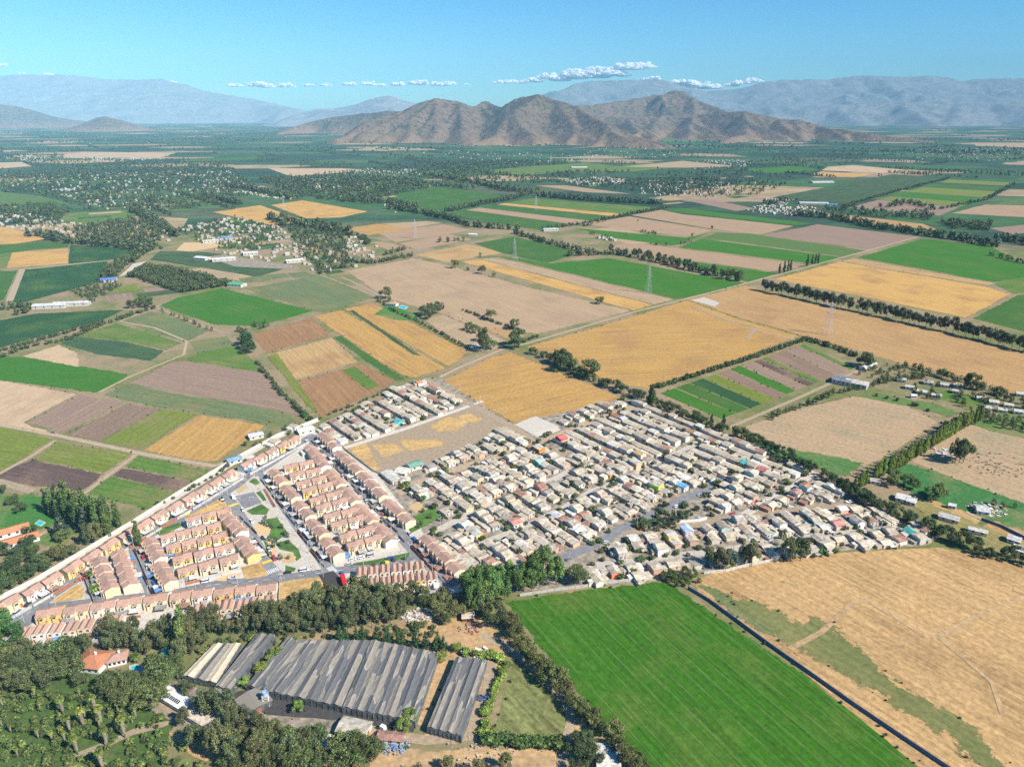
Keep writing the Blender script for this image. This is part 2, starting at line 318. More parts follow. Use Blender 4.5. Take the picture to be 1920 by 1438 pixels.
# left fields, near to far
DL = adir((45, 793), (145, 740))
for P, c, a in [
    ([(-60, 668), (60, 670), (242, 702), (232, 713), (185, 737), (-60, 705)], 'g', None), ([(-80, 710), (0, 713), (144, 739), (45, 792), (95, 812), (-80, 790)], 'pk', DL),
    ([(147, 741), (230, 755), (120, 811), (48, 793)], 'br2', DL), ([(238, 757), (298, 768), (186, 826), (125, 815)], 'br', DL),
    ([(302, 768), (371, 777), (264, 842), (192, 828)], 'ol', DL), ([(376, 778), (498, 797), (470, 822), (402, 866), (352, 862), (268, 844)], 'st', DL),
    ([(-80, 785), (0, 799), (101, 823), (-10, 892), (-80, 880)], 'ol', None), ([(105, 829), (250, 850), (194, 888), (64, 860)], 'ol', adir((64, 860), (194, 888))),
    ([(62, 861), (193, 889), (156, 921), (-60, 896), (0, 884)], 'db', adir((64, 860), (194, 888))), ([(259, 854), (394, 881), (368, 903), (234, 875)], 'olg', adir((234, 875), (368, 903))),
    ([(231, 877), (367, 904), (340, 924), (210, 891)], 'db', adir((234, 875), (368, 903))), ([(208, 893), (338, 925), (290, 950), (275, 955), (162, 924)], 'olg', adir((234, 875), (368, 903))),
    ([(318, 680), (345, 676), (497, 701), (570, 783), (527, 771), (242, 719)], 'br2', adir((242, 719), (527, 771))),
    ([(238, 721), (530, 773), (556, 789), (540, 796), (470, 789), (300, 764), (195, 741)], 'ols', adir((242, 719), (527, 771))),
    ([(350, 672), (430, 641), (455, 656), (491, 697), (440, 691), (347, 674)], 'olg', adir((347, 674), (440, 691))),
    ([(232, 602), (283, 584), (392, 620), (347, 642)], 'ols', adir((232, 602), (347, 642))),
    ([(218, 606), (341, 643), (312, 657), (240, 640), (145, 629)], 'olg', adir((218, 606), (341, 643))),
    ([(143, 631), (240, 642), (308, 658), (283, 677), (180, 664), (112, 643)], 'teal', adir((143, 631), (308, 658))),
    ([(43, 668), (110, 646), (145, 663), (150, 688), (100, 680)], 'pk', None),
    ([(-60, 610), (0, 601), (67, 588), (233, 581), (187, 603), (100, 625), (0, 652), (-60, 665)], 'dg', None),
    ([(299, 574), (333, 558), (417, 541), (588, 583), (483, 612), (402, 609)], 'g', adir((299, 574), (402, 609))),
    ([(460, 542), (603, 516), (640, 532), (706, 557), (640, 576), (590, 582)], 'ols', adir((460, 542), (590, 582))),
    ([(131, 459), (257, 467), (213, 487), (129, 495)], 'dg', None), ([(-60, 465), (0, 460), (92, 453), (129, 458), (128, 464), (70, 468), (22, 474), (-60, 482)], 'g2', None),
    ([(23, 474), (128, 466), (128, 494), (12, 503)], 'gold', None), ([(-60, 415), (0, 424), (87, 448), (33, 457), (-60, 462)], 'gold', None),
    ([(-60, 480), (22, 475), (10, 503), (-60, 508)], 'olg', None), ([(47, 506), (202, 490), (184, 530), (34, 570), (22, 565)], 'dg', adir((47, 506), (34, 570))),
    ([(-60, 510), (31, 508), (8, 562), (-60, 575)], 'g2', None), ([(123, 400), (217, 393), (263, 400), (180, 425), (112, 415)], 'olg', None),
    ([(-60, 358), (0, 360), (77, 368), (130, 381), (-60, 388)], 'lg', None), ([(400, 398), (487, 385), (572, 414), (512, 423)], 'gold', adir((400, 398), (512, 423))),
    ([(508, 385), (567, 376), (690, 397), (640, 408), (575, 410)], 'gold', adir((508, 385), (575, 410))),
    ([(281, 487), (300, 471), (387, 473), (548, 500), (483, 519)], 'dol', adir((281, 487), (483, 519))),
    # middle
    ([(649, 508), (777, 484), (847, 500), (1000, 541), (1186, 583), (1008, 627), (880, 610), (827, 587), (723, 560)], 'ta', adir((649, 508), (827, 587))),
    ([(867, 491), (900, 487), (1224, 572), (1188, 582)], 'gold', adir((867, 491), (1188, 582))), ([(901, 486), (934, 483), (1262, 562), (1226, 571)], 'ta', adir((901, 486), (1226, 571))),
    ([(888, 457), (963, 444), (1088, 472), (1040, 490), (1025, 493), (945, 476)], 'g2', None), ([(938, 481), (1030, 494), (1140, 484), (1400, 532), (1283, 559), (1264, 560)], 'g', adir((938, 481), (1264, 560))),
    ([(777, 478), (873, 459), (951, 473), (838, 492)], 'st2', adir((777, 478), (838, 492))), ([(708, 437), (830, 421), (886, 432), (742, 455)], 'ta2', None), ([(748, 457), (842, 439), (886, 449), (783, 469)], 'ta2', None),
    ([(668, 447), (736, 457), (776, 470), (741, 473)], 'ta2', None), ([(654, 428), (707, 420), (772, 428), (684, 443)], 'st', None), ([(770, 428), (830, 418), (800, 415), (712, 420)], 'ta', None),
    ([(728, 367), (827, 350), (940, 367), (900, 380), (808, 396)], 'g2', None),
    ([(1087, 420), (1180, 406), (1338, 432), (1290, 444)], 'ta2', None), ([(1183, 404), (1240, 394), (1280, 402), (1488, 424), (1426, 440), (1345, 431)], 'ta2', None),
    ([(1242, 392), (1280, 391), (1522, 419), (1495, 423), (1280, 400)], 'g', None), ([(1075, 428), (1288, 446), (1318, 440), (1340, 434), (1262, 461), (1150, 447)], 'g', None),
    ([(1344, 436), (1400, 438), (1622, 470), (1580, 481), (1318, 446)], 'lg', adir((1318, 446), (1580, 481))), ([(1316, 448), (1578, 483), (1540, 497), (1272, 464)], 'g', adir((1272, 464), (1540, 497))),
    ([(1140, 466), (1180, 453), (1270, 466), (1508, 497), (1460, 511), (1280, 486)], 'ta2', adir((1140, 466), (1460, 511))), ([(1240, 483), (1280, 488), (1458, 513), (1403, 529), (1300, 503)], 'g', None),
    ([(1430, 442), (1533, 421), (1728, 445), (1626, 467)], 'br2', adir((1430, 442), (1626, 467))), ([(1608, 483), (1730, 448), (1860, 463), (1925, 500), (1922, 520), (1864, 529)], 'g', adir((1608, 483), (1864, 529))),
    ([(1452, 523), (1574, 491), (1850, 538), (1896, 552), (1812, 596)], 'gold', adir((1452, 523), (1812, 596))), ([(1577, 490), (1600, 485), (1864, 531), (1850, 536)], 'st2', adir((1577, 490), (1850, 536))),
    ([(1822, 597), (1908, 554), (1990, 545), (1990, 640), (1920, 622)], 'g2', None), ([(1864, 533), (1925, 512), (1990, 512), (1990, 548), (1900, 551)], 'olg', None),
    ([(1290, 562), (1313, 556), (1398, 535), (1500, 562), (1700, 606), (1920, 662), (2000, 690), (2000, 760), (1900, 740), (1790, 705), (1700, 685), (1600, 656), (1515, 632), (1480, 623), (1380, 595)], 'rb', adir((1313, 556), (1920, 740))),
    ([(985, 650), (1100, 619), (1288, 563), (1380, 597), (1500, 630), (1370, 678), (1215, 729), (1130, 712), (1080, 680)], 'st', adir((985, 650), (1500, 628))),
    ([(848, 706), (925, 668), (960, 661), (1030, 690), (1163, 745), (1060, 783), (965, 793), (895, 757), (824, 713)], 'st', adir((965, 793), (1163, 745))),
    ([(1447, 371), (1673, 327), (1773, 333), (1590, 382)], 'dol', adir((1447, 371), (1673, 327))), ([(1553, 313), (1600, 310), (1697, 319), (1660, 325), (1540, 320)], 'pk', None), ([(1540, 322), (1640, 327), (1600, 333), (1520, 328)], 'gold', None),
    ([(1590, 391), (1640, 378), (1780, 389), (1720, 402)], 'ols', None), ([(1785, 400), (1847, 384), (1960, 386), (1960, 410)], 'ta2', None), ([(1560, 400), (1600, 405), (1730, 420), (1760, 432), (1640, 420), (1540, 404)], 'rb', None),
    ([(1855, 428), (1960, 418), (1960, 432), (1900, 440)], 'br2', None), ([(1855, 385), (1960, 362), (1960, 382)], 'lg', None),
    ([(503, 316), (640, 316), (700, 320), (545, 331)], 'pk', None), ([(1003, 348), (1060, 348), (1185, 364), (1100, 361)], 'ta2', None), ([(1285, 376), (1330, 374), (1420, 392), (1380, 396)], 'br2', None),
    ([(1170, 313), (1280, 302), (1380, 312), (1285, 315)], 'ta', None), ([(1395, 318), (1480, 312), (1540, 318), (1490, 325), (1420, 324)], 'g', None), ([(1240, 258), (1330, 256), (1320, 266), (1245, 267)], 'lg', None), ([(1820, 268), (1925, 268), (1925, 277), (1830, 274)], 'ta', None),
    ([(120, 290), (160, 285), (330, 287), (300, 296), (120, 297)], 'pk', None), ([(-20, 306), (40, 304), (60, 312), (-20, 318)], 'pk', None), ([(345, 300), (480, 293), (500, 299), (330, 305)], 'g2', None), ([(800, 252), (900, 252), (900, 256), (780, 256)], 'ta', None),
    ([(900, 320), (1100, 305), (1160, 312), (980, 330)], 'olg', None), ([(1060, 322), (1220, 306), (1290, 312), (1190, 322)], 'olg', None)]:
    field(P, c, a)
strips((997, 372), (830, 402), (1240, 390), (1010, 432), [(3.2, 'olg'), (1, 'gold'), (1.8, 'g2'), (1.4, 'ta2'), (2.2, 'g2')])
strips((1780, 337), (1600, 388), (1907, 343), (1760, 405), [(1, 'ol'), (.5, 'dol'), (.9, 'g2'), (1.4, 'ol'), (1, 'g'), (.8, 'ol'), (1.4, 'br2')])
# the brown and gold field west of the pale township
field([(470, 629), (585, 595), (620, 629), (500, 662)], 'rd', adir((470, 629), (500, 662))); field([(588, 594), (640, 581), (838, 690), (775, 709), (745, 700)], 'st', adir((588, 594), (775, 709)))
field([(645, 579), (700, 569), (880, 660), (842, 688)], 'st', adir((645, 579), (842, 688))); field([(500, 666), (622, 633), (672, 679), (542, 714)], 'st2', adir((500, 666), (542, 714)))
field([(545, 718), (675, 682), (742, 714), (720, 728), (602, 783), (580, 760)], 'rd', adir((545, 718), (602, 783)))
for P, c in [([(500, 668), (520, 662), (600, 775), (585, 770)], 'ol'), ([(640, 695), (665, 688), (712, 722), (690, 732)], 'olg'), ([(625, 632), (640, 630), (760, 712), (745, 714), (690, 680)], 'g2'), ([(655, 583), (662, 582), (790, 668), (775, 665)], 'dol')]: field(P, c, adir(P[0], P[2]), z=.09)
# lettuce plots inside the hedge
strips((1236, 738), (1508, 645), (1352, 786), (1604, 690), [(1.0, 'g'), (.9, 'g2'), (.9, 'dg'), (.9, 'ol'), (.9, 'br'), (.8, 'g'), (.9, 'br2'), (.6, 'db'), (.5, 'olg'), (1.4, 'br'), (1.2, 'br2'), (.5, 'olg')])
# dry paddock and the plots east of the poplars
field([(1395, 801), (1480, 772), (1600, 743), (1680, 752), (1758, 790), (1700, 830), (1650, 862), (1585, 885), (1480, 852)], 'ta', adir((1395, 801), (1650, 862)), 'patch')
sheet('grass_strip', [(1400, 818), (1470, 842), (1540, 850), (1620, 868), (1585, 893), (1500, 870), (1440, 850)], M['rag_grass'], (.07, .15, .04), .10, rag=5)
sheet('grass_strip', [(1600, 742), (1650, 740), (1760, 758), (1800, 776), (1780, 782), (1700, 762)], M['rag_grass'], (.10, .16, .045), .10, rag=5)
field([(1770, 792), (1850, 790), (1990, 830), (1990, 960), (1900, 940), (1710, 866)], 'ta', adir((1710, 866), (1900, 940)), 'patch')
sheet('grass_strip', [(1800, 790), (1830, 778), (1990, 815), (1990, 835), (1870, 812)], M['rag_grass'], (.08, .15, .04), .10, rag=5)
sheet('grass_strip', [(1668, 882), (1700, 868), (1790, 898), (1940, 950), (1990, 965), (1990, 1010), (1900, 990), (1780, 950), (1700, 920)], M['rag_grass'], (.045, .14, .04), .10, rag=5)
sheet('grass_strip', [(1690, 925), (1760, 950), (1900, 1010), (1990, 1040), (1990, 1060), (1850, 1035), (1740, 975)], M['rag_grass'], (.22, .19, .07), .10, rag=5)
sheet('grass_strip', [(0, 925), (60, 925), (125, 945), (110, 985), (30, 1000), (-30, 1000)], M['rag_grass'], (.05, .15, .03), .08, rag=5)
sheet('grass_strip', [(50, 1010), (130, 985), (150, 1000), (110, 1030), (60, 1020)], M['rag_grass'], (.10, .16, .04), .08, rag=5)
sheet('grass_strip', [(-40, 1220), (120, 1250), (240, 1255), (330, 1330), (300, 1500), (-60, 1500)], M['rag_grass'], (.06, .10, .024), .06, rag=5)
sheet('grass_strip', [(700, 590), (730, 570), (790, 592), (775, 602), (740, 600)], M['rag_grass'], (.05, .16, .03), .09, rag=5)
# small vineyard plot with rows
sheet('field', [(962, 1241), (988, 1256), (1030, 1296), (1066, 1338), (1062, 1383), (927, 1371)], M['orchard'], (.16, .17, .06), .06, adir((962, 1250), (1055, 1340)))

# small plots, gardens and weedy yards between the farm buildings
def plots(P, n, pal, rs, ang=R(33)):
    W = GP(P); rc = random.Random(rs); ca, sa = math.cos(ang), math.sin(ang); xs_ = [p[0] * ca + p[1] * sa for p in W]; ys_ = [-p[0] * sa + p[1] * ca for p in W]; k = 0; t = 0; done = []
    while k < n and t < n * 40:
        t += 1; u = rc.uniform(min(xs_), max(xs_)); v = rc.uniform(min(ys_), max(ys_)); a, b_ = rc.uniform(14, 42), rc.uniform(10, 24); q = [((u + i * a) * ca - (v + j * b_) * sa, (u + i * a) * sa + (v + j * b_) * ca) for i, j in ((-1, -1), (1, -1), (1, 1), (-1, 1))]
        if all(inpoly(*p, W) for p in q) and all(abs(u - d[0]) > a + d[2] or abs(v - d[1]) > b_ + d[3] for d in done):
            c = rc.choice(pal); sheet('garden_plot', q, M[KM[c]], C[c], .07, ang if rc.random() < .6 else ang + math.pi / 2, px=False); SHEETS.pop(); done.append((u, v, a, b_)); k += 1
plots([(320, 435), (440, 402), (530, 425), (560, 450), (520, 470), (380, 470)], 46, ['dg', 'ol', 'ta', 'dol', 'g2', 'olg', 'ols'], 1); plots([(540, 440), (640, 430), (720, 450), (680, 505), (600, 520), (560, 480)], 46, ['dg', 'ol', 'ta', 'dol', 'olg', 'st2', 'ols'], 2)
plots([(0, 385), (130, 385), (400, 370), (420, 395), (250, 398), (110, 430), (0, 420)], 40, ['dg', 'olg', 'ta', 'dol', 'ols'], 3); plots([(200, 530), (300, 530), (480, 520), (560, 500), (600, 515), (450, 538), (320, 555), (230, 578), (180, 575)], 34, ['ols', 'ta', 'br2', 'olg', 'dol', 'ol'], 4)
plots([(560, 340), (700, 340), (860, 350), (800, 362), (700, 385), (600, 372)], 30, ['dg', 'ta', 'dol', 'ols', 'olg'], 5); plots([(1050, 330), (1440, 330), (1480, 350), (1400, 372), (1240, 385), (1190, 362), (1040, 345)], 40, ['dg', 'ta', 'dol', 'ols', 'olg', 'st2'], 6); plots([(0, 315), (480, 320), (560, 345), (480, 370), (300, 370), (0, 350)], 50, ['dg', 'dol', 'olg', 'dol', 'ta', 'dg'], 7)
plots([(1680, 700), (1940, 760), (1940, 830), (1830, 790), (1700, 750)], 14, ['ols', 'ta', 'olg'], 8); plots([(1720, 900), (1960, 1000), (1960, 1060), (1800, 1010), (1720, 960)], 16, ['ols', 'ta', 'ol', 'st2'], 9); plots([(380, 620), (470, 640), (440, 650), (350, 668), (320, 655)], 8, ['ta', 'ols', 'br2'], 10)

# ------------------------------------------------------------------ roads, yards, park
M['asphalt'] = simple('asphalt', (.21, .208, .21), .9, .25, .3)
M['concrete'] = simple('concrete', (.48, .43, .36), .9, .22, .5)
M['dirt'] = simple('dirt_road', (.35, .265, .175), .95, .25, .4)
M['town_dirt'] = simple('town_dirt', (.30, .25, .19), .95, .6, .22)
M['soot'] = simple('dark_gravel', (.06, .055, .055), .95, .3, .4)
M['sand'] = simple('playground_sand', (.50, .35, .18), .95, .15, .4)
M['paint'] = simple('white_road_paint', (.72, .72, .70), .7, .2, 1)
M['ypaint'] = simple('yellow_road_paint', (.75, .52, .06), .7, .2, 1)
M['redsoil'] = simple('red_gravel', (.22, .09, .06), .95, .3, 1)
M['lawn'] = simple('park_lawn', (.075, .15, .03), .95, .5, .12)
M['dry'] = M['straw']; M['faint'] = simple('faint_track', (.43, .29, .15), .95, .35, .3)
def pad(name, P, m, z=.08, col=None, jit=.25): return sheet(name, P, M[m], col, z, jit=jit)
pad('township_ground', [(600, 795), (800, 708), (830, 712), (960, 795), (1165, 748), (1250, 770), (1400, 828), (1500, 870), (1590, 925), (1700, 985), (1765, 1005), (1740, 1022), (1560, 1034), (1400, 1053), (1300, 1078), (1240, 1088), (1100, 1100), (940, 1112), (860, 1090), (600, 1100), (640, 840)], 'town_dirt', .07)
pad('estate_ground', [(-20, 1150), (120, 1068), (420, 893), (590, 800), (640, 830), (700, 880), (860, 1085), (870, 1110), (540, 1140), (400, 1165), (-20, 1230)], 'concrete', .075)
pad('open_lot', [(635, 838), (880, 762), (960, 793), (925, 812), (740, 900), (700, 885)], 'dirt', .10)
for P in [[(650, 838), (690, 830), (712, 880), (700, 885)], [(697, 834), (742, 830), (758, 845), (718, 860)], [(745, 824), (830, 824), (830, 835), (770, 846), (755, 838)], [(805, 800), (840, 780), (880, 790), (860, 808), (820, 810)], [(855, 780), (880, 775), (905, 785), (890, 795)]]:
    sheet('dry_grass', P, M['rag_straw'], (.46, .30, .12), .13, rag=3)
pad('yard', [(965, 796), (1003, 780), (1050, 800), (1008, 820)], 'concrete', .12, jit=0)
pad('sports_slab', [(998, 812), (1042, 800), (1052, 806), (1015, 822)], 'concrete', .15, jit=0)
RD = [('avenue', [(-60, 1215), (0, 1182), (50, 1152), (92, 1117), (175, 1063), (240, 1023), (330, 976), (421, 923), (480, 886), (555, 837), (590, 815)], 9.5, 'asphalt'),
      ('avenue', [(-60, 1245), (0, 1213), (70, 1150)], 6, 'asphalt'),
      ('road', [(70, 1141), (167, 1130), (320, 1113), (403, 1096), (493, 1088), (560, 1080), (632, 1070), (741, 1056), (773, 1044), (788, 1040)], 7.5, 'asphalt'),
      ('road', [(421, 929), (447, 962), (473, 997), (517, 1078)], 8.5, 'asphalt'), ('road', [(480, 886), (511, 918), (560, 987), (583, 1017), (607, 1052), (630, 1085)], 7.5, 'asphalt'),
      ('road', [(580, 822), (620, 857), (700, 940), (741, 992), (786, 1041), (850, 1100)], 8.5, 'asphalt'), ('road', [(250, 1025), (268, 1065), (286, 1112)], 7, 'asphalt'), ('road', [(160, 1066), (182, 1122)], 6, 'asphalt'),
      ('street', [(1040, 1052), (1103, 1027), (1163, 993), (1247, 953), (1355, 902), (1375, 893)], 7.5, 'asphalt'), ('street', [(1170, 1004), (1188, 1000), (1263, 988), (1347, 975), (1440, 963), (1558, 949), (1650, 947)], 8, 'dirt'),
      ('street', [(1117, 1060), (1188, 1052), (1263, 1042), (1363, 1032), (1430, 1018), (1558, 1002), (1690, 990)], 6, 'concrete'), ('street', [(745, 925), (780, 907), (855, 880), (960, 847), (1047, 816), (1110, 790), (1190, 763)], 8, 'dirt'),
      ('street', [(640, 842), (760, 804), (870, 765), (905, 752)], 5, 'concrete'), ('street', [(1380, 975), (1440, 938), (1500, 905), (1530, 885)], 6, 'concrete'),
      ('street', [(800, 712), (880, 757), (960, 800), (1005, 830), (1062, 862)], 7, 'dirt'), ('street', [(800, 1005), (873, 967), (983, 920), (1040, 898), (1085, 875)], 6, 'concrete'),
      ('street', [(900, 1020), (990, 985), (1060, 950), (1110, 920), (1165, 900), (1230, 868), (1310, 830)], 5, 'concrete'),
      ('dirt_track', [(-60, 778), (0, 797), (100, 815), (262, 850), (330, 862), (402, 874), (420, 868)], 5, 'dirt'), ('dirt_track', [(-10, 893), (60, 855), (104, 826)], 3.5, 'dirt'), ('dirt_track', [(256, 852), (205, 890), (157, 926)], 3.5, 'dirt'),
      ('dirt_track', [(-60, 895), (0, 903), (62, 922)], 7, 'dirt'), ('dirt_track', [(560, 798), (590, 805)], 5, 'dirt'), ('dirt_track', [(183, 737), (245, 706), (345, 665), (350, 640), (290, 615), (225, 603), (280, 580)], 3.2, 'dirt'),
      ('dirt_track', [(296, 578), (350, 600), (420, 625)], 5, 'dirt'), ('road', [(824, 708), (860, 690), (940, 656), (985, 645), (1190, 585), (1290, 560), (1450, 518), (1580, 483), (1720, 445)], 4, 'dirt'),
      ('dirt_track', [(720, 560), (660, 528), (640, 520)], 4, 'dirt'), ('dirt_track', [(1050, 1500), (1055, 1410), (1072, 1350), (1060, 1310), (1020, 1270), (985, 1240), (955, 1215), (900, 1190)], 4.2, 'dirt'),
      ('dirt_track', [(920, 1240), (915, 1290), (893, 1340), (880, 1380), (800, 1388), (690, 1372)], 5, 'dirt'), ('dirt_track', [(1360, 805), (1500, 745), (1620, 690)], 4, 'dirt'),
      ('dirt_track', [(1480, 1217), (1540, 1185), (1600, 1130), (1625, 1125)], 3, 'faint'), ('dirt_track', [(1625, 1125), (1740, 1195), (1760, 1193), (1840, 1150), (1960, 1105)], 2.6, 'faint'), ('dirt_track', [(1760, 1195), (1800, 1228), (1860, 1280), (1880, 1340)], 2.2, 'faint'),
      ('dirt_track', [(50, 505), (130, 497), (220, 487), (300, 470)], 6, 'dirt'), ('dirt_track', [(42, 505), (18, 565)], 9, 'dirt'), ('dirt_track', [(600, 515), (700, 555), (720, 562)], 3, 'dirt'), ('dirt_track', [(1300, 577), (1360, 600), (1420, 615), (1400, 635)], 5, 'dirt'),
      ('dirt_track', [(1400, 615), (1500, 640)], 4, 'dirt'), ('garden_path', [(125, 1425), (200, 1395), (250, 1372), (300, 1360), (345, 1345), (300, 1320), (250, 1310)], 3.6, 'dirt'), ('dirt_track', [(30, 1028), (90, 995), (130, 975)], 3, 'dirt'),
      ('dirt_track', [(1810, 960), (1870, 985), (1960, 1015)], 4, 'dirt'), ('dirt_track', [(1900, 1105), (1960, 1130)], 3, 'faint')]
for i, (n_, P, w_, m_) in enumerate(RD):
    ribbon(n_, P, w_, M[m_], .12 + .0025 * i)
    if n_ in ('avenue', 'road') and m_ == 'asphalt': ribbon('pavement', P, w_ + 4.5, M['concrete'], .105 + .001 * i)
# centre dashes on the two avenues, zebra crossings, yellow speed humps
def dashes(P, step=9):
    W = GP(P); m = MB(); tot = 0
    for a, b_ in zip(W, W[1:]):
        L = math.hypot(b_[0] - a[0], b_[1] - a[1]); d = ((b_[0] - a[0]) / L, (b_[1] - a[1]) / L); n_ = (-d[1] * .12, d[0] * .12); t = 0
        while t < L - 3:
            p = (a[0] + d[0] * t, a[1] + d[1] * t); q = (p[0] + d[0] * 3, p[1] + d[1] * 3)
            m.face([(p[0] - n_[0], p[1] - n_[1], 0), (q[0] - n_[0], q[1] - n_[1], 0), (q[0] + n_[0], q[1] + n_[1], 0), (p[0] + n_[0], p[1] + n_[1], 0)]); t += step
    tag(m.obj('road_marking', M['paint'], loc=(0, 0, .262)), kind='structure')
for i in (0, 2, 4, 5): dashes(RD[i][1][1:-1])
def zebra(px, py, ang, n=7, wd=.5, ln=4, mat='paint'):
    x, y = G(px, py); m = MB()
    for i in range(n):
        a = (i - n / 2) * wd * 2; m.box(-ln / 2, ln / 2, a, a + wd, 0, .004)
    tag(m.obj('road_marking', M[mat], loc=(x, y, .266), rz=ang), kind='structure')
DW = R(-53); DU = R(38)
zebra(512, 1070, DW); zebra(838, 1085, DW); zebra(622, 1068, DU)
for px, py in [(437, 947), (502, 1053), (510, 912), (591, 1029), (726, 1052), (716, 972), (346, 966)]:
    x, y = G(px, py); m = MB(); m.box(-1.2, 1.2, -3.4, 3.4, 0, .06); tag(m.obj('speed_hump', M['ypaint'], loc=(x, y, .262), rz=DW if (px, py) not in ((726, 1052),) else R(8)), kind='structure')
# park between the two streets
pad('park_paving', [(437, 925), (474, 893), (484, 893), (505, 925), (556, 1000), (596, 1060), (575, 1072), (532, 1074), (513, 1056), (482, 1000)], 'concrete', .145, jit=0)
pad('sports_court', [(441, 931), (476, 922), (491, 943), (457, 954)], 'asphalt', .165, jit=0)
for P in [[(462, 958), (490, 945), (505, 955), (500, 965), (472, 965)], [(497, 974), (520, 970), (540, 1000), (520, 1014), (503, 1008), (508, 992)], [(516, 1018), (540, 1012), (560, 1030), (565, 1045), (555, 1052), (550, 1036), (524, 1030)], [(535, 1060), (555, 1065), (552, 1072), (535, 1072)], [(466, 903), (478, 896), (488, 905), (480, 910)], [(492, 1010), (505, 1020), (512, 1045), (500, 1035)], [(488, 920), (500, 938), (494, 940), (480, 924)]]: pad('lawn', P, 'lawn', .17)
for P in [[(476, 985), (495, 978), (508, 990), (503, 1003), (490, 1006)], [(500, 1010), (510, 1015), (520, 1035), (514, 1042), (504, 1028)], [(525, 1042), (545, 1036), (556, 1045), (548, 1056), (530, 1054)], [(442, 918), (460, 908), (466, 914), (448, 926)]]: pad('playground_sand', P, 'sand', .18)
pad('flower_bed', [(493, 917), (498, 916), (518, 950), (512, 952)], 'redsoil', .175)
for P, m in [([(345, 972), (415, 933), (427, 950), (432, 955), (380, 962)], 'dry'), ([(452, 1064), (490, 1054), (502, 1080), (460, 1086)], 'dry'), ([(524, 1092), (578, 1084), (640, 1080), (640, 1100), (560, 1135), (524, 1135)], 'dry'), ([(95, 1128), (145, 1095), (158, 1100), (155, 1122), (105, 1130)], 'dry'), ([(645, 1060), (700, 1050), (770, 1035), (765, 1045), (700, 1058)], 'lawn'), ([(400, 1088), (440, 1070), (452, 1080), (420, 1090)], 'sand'), ([(760, 978), (810, 950), (835, 965), (800, 985), (770, 1000)], 'lawn'), ([(765, 985), (790, 980), (790, 996), (775, 1000)], 'concrete'), ([(765, 950), (785, 940), (800, 955), (780, 962)], 'sand'), ([(290, 995), (335, 980), (345, 985), (300, 1005)], 'lawn')]:
    sheet('dry_grass' if m == 'dry' else 'park_plot', P, M['straw'] if m == 'dry' else M[m], (.46, .30, .12), .19)
pad('dark_gravel_heap_ground', [(598, 1078), (625, 1070), (650, 1100), (655, 1130), (620, 1125)], 'soot', .275)
# nursery yard
pad('nursery_yard', [(300, 1275), (330, 1262), (345, 1280), (420, 1305), (480, 1320), (640, 1345), (720, 1365), (790, 1378), (770, 1400), (700, 1410), (640, 1375), (420, 1345), (360, 1370), (280, 1330)], 'town_dirt', .09)
sheet('dry_grass', [(800, 1150), (870, 1145), (950, 1180), (1000, 1245), (960, 1230), (915, 1225), (930, 1250), (895, 1370), (850, 1395), (790, 1385), (830, 1270), (815, 1215), (760, 1165)], M['rag_straw'], (.40, .26, .13), .07, rag=3)
sheet('dry_grass', [(690, 1405), (1070, 1400), (1130, 1380), (1180, 1500), (690, 1500)], M['rag_straw'], (.42, .28, .14), .07, rag=3)
sheet('dry_grass', [(305, 1365), (360, 1385), (430, 1412), (440, 1430), (380, 1425), (330, 1395)], M['rag_straw'], (.46, .27, .13), .08, rag=3)
sheet('dry_grass', [(1060, 1360), (1085, 1340), (1145, 1400), (1175, 1445), (1130, 1400)], M['rag_straw'], (.42, .28, .14), .08, rag=3)
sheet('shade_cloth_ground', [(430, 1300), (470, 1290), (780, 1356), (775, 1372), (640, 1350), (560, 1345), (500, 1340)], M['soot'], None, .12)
sheet('dry_grass', [(335, 1262), (350, 1240), (400, 1208), (470, 1190), (560, 1190), (700, 1180), (800, 1165), (840, 1200), (820, 1222), (700, 1198), (560, 1198), (520, 1185), (480, 1186), (402, 1204)], M['rag_straw'], (.30, .21, .11), .065, rag=4)
sheet('dry_grass', [(820, 1225), (850, 1232), (800, 1362), (780, 1355)], M['rag_straw'], (.40, .26, .13), .08, rag=2)
# white trackside debris plot, farm yards
field([(795, 598), (830, 590), (950, 640), (930, 655), (880, 662)], 'ta', None, 'patch'); field([(835, 586), (868, 584), (985, 628), (965, 640)], 'rb', None, 'patch')
field([(1090, 432), (1160, 425), (1260, 455), (1180, 458)], 'ta', None, 'patch'); field([(330, 508), (400, 500), (475, 520), (470, 530)], 'ta', None, 'patch')
pad('farm_yard', [(387, 482), (420, 478), (560, 500), (540, 505), (440, 500)], 'town_dirt', .12); pad('farm_yard', [(250, 495), (275, 490), (235, 515), (222, 520)], 'concrete', .12)
pad('farm_yard', [(330, 470), (345, 455), (400, 455), (420, 462), (360, 472)], 'sand', .12); pad('gravel_pile_ground', [(1295, 563), (1320, 558), (1350, 568), (1340, 575)], 'concrete', .12)
# ------------------------------------------------------------------ vegetation
def leaf_material():
    b = NB('foliage', .8, .25); oi = b.n('ObjectInfo'); g = b.n('NewGeometry')
    r = b.ramp(g.outputs['Random Per Island'], [(0, .55), (.6, 1.1), (1, 2.1)])
    f = b.ramp(b.noise(b.coord(), .35, 3), [(.3, .75), (.7, 1.25)])
    hv = b.n('HueSaturation')
    col = b.mix(1.0, b.mix(1.0, oi.outputs['Color'], r, 'MULTIPLY'), f, 'MULTIPLY')
    b.l(b.m('ADD', b.m('MULTIPLY', oi.outputs['Random'], .5), .75), hv.inputs['Value']); b.l(col, hv.inputs['Color'])
    return b.out(hv.outputs[0])
M['leaf'] = leaf_material()
M['bark'] = simple('bark', (.17, .13, .10), .95, .4, 2)
M['skirt'] = simple('dead_palm_fronds', (.30, .245, .17), .95, .4, 2)

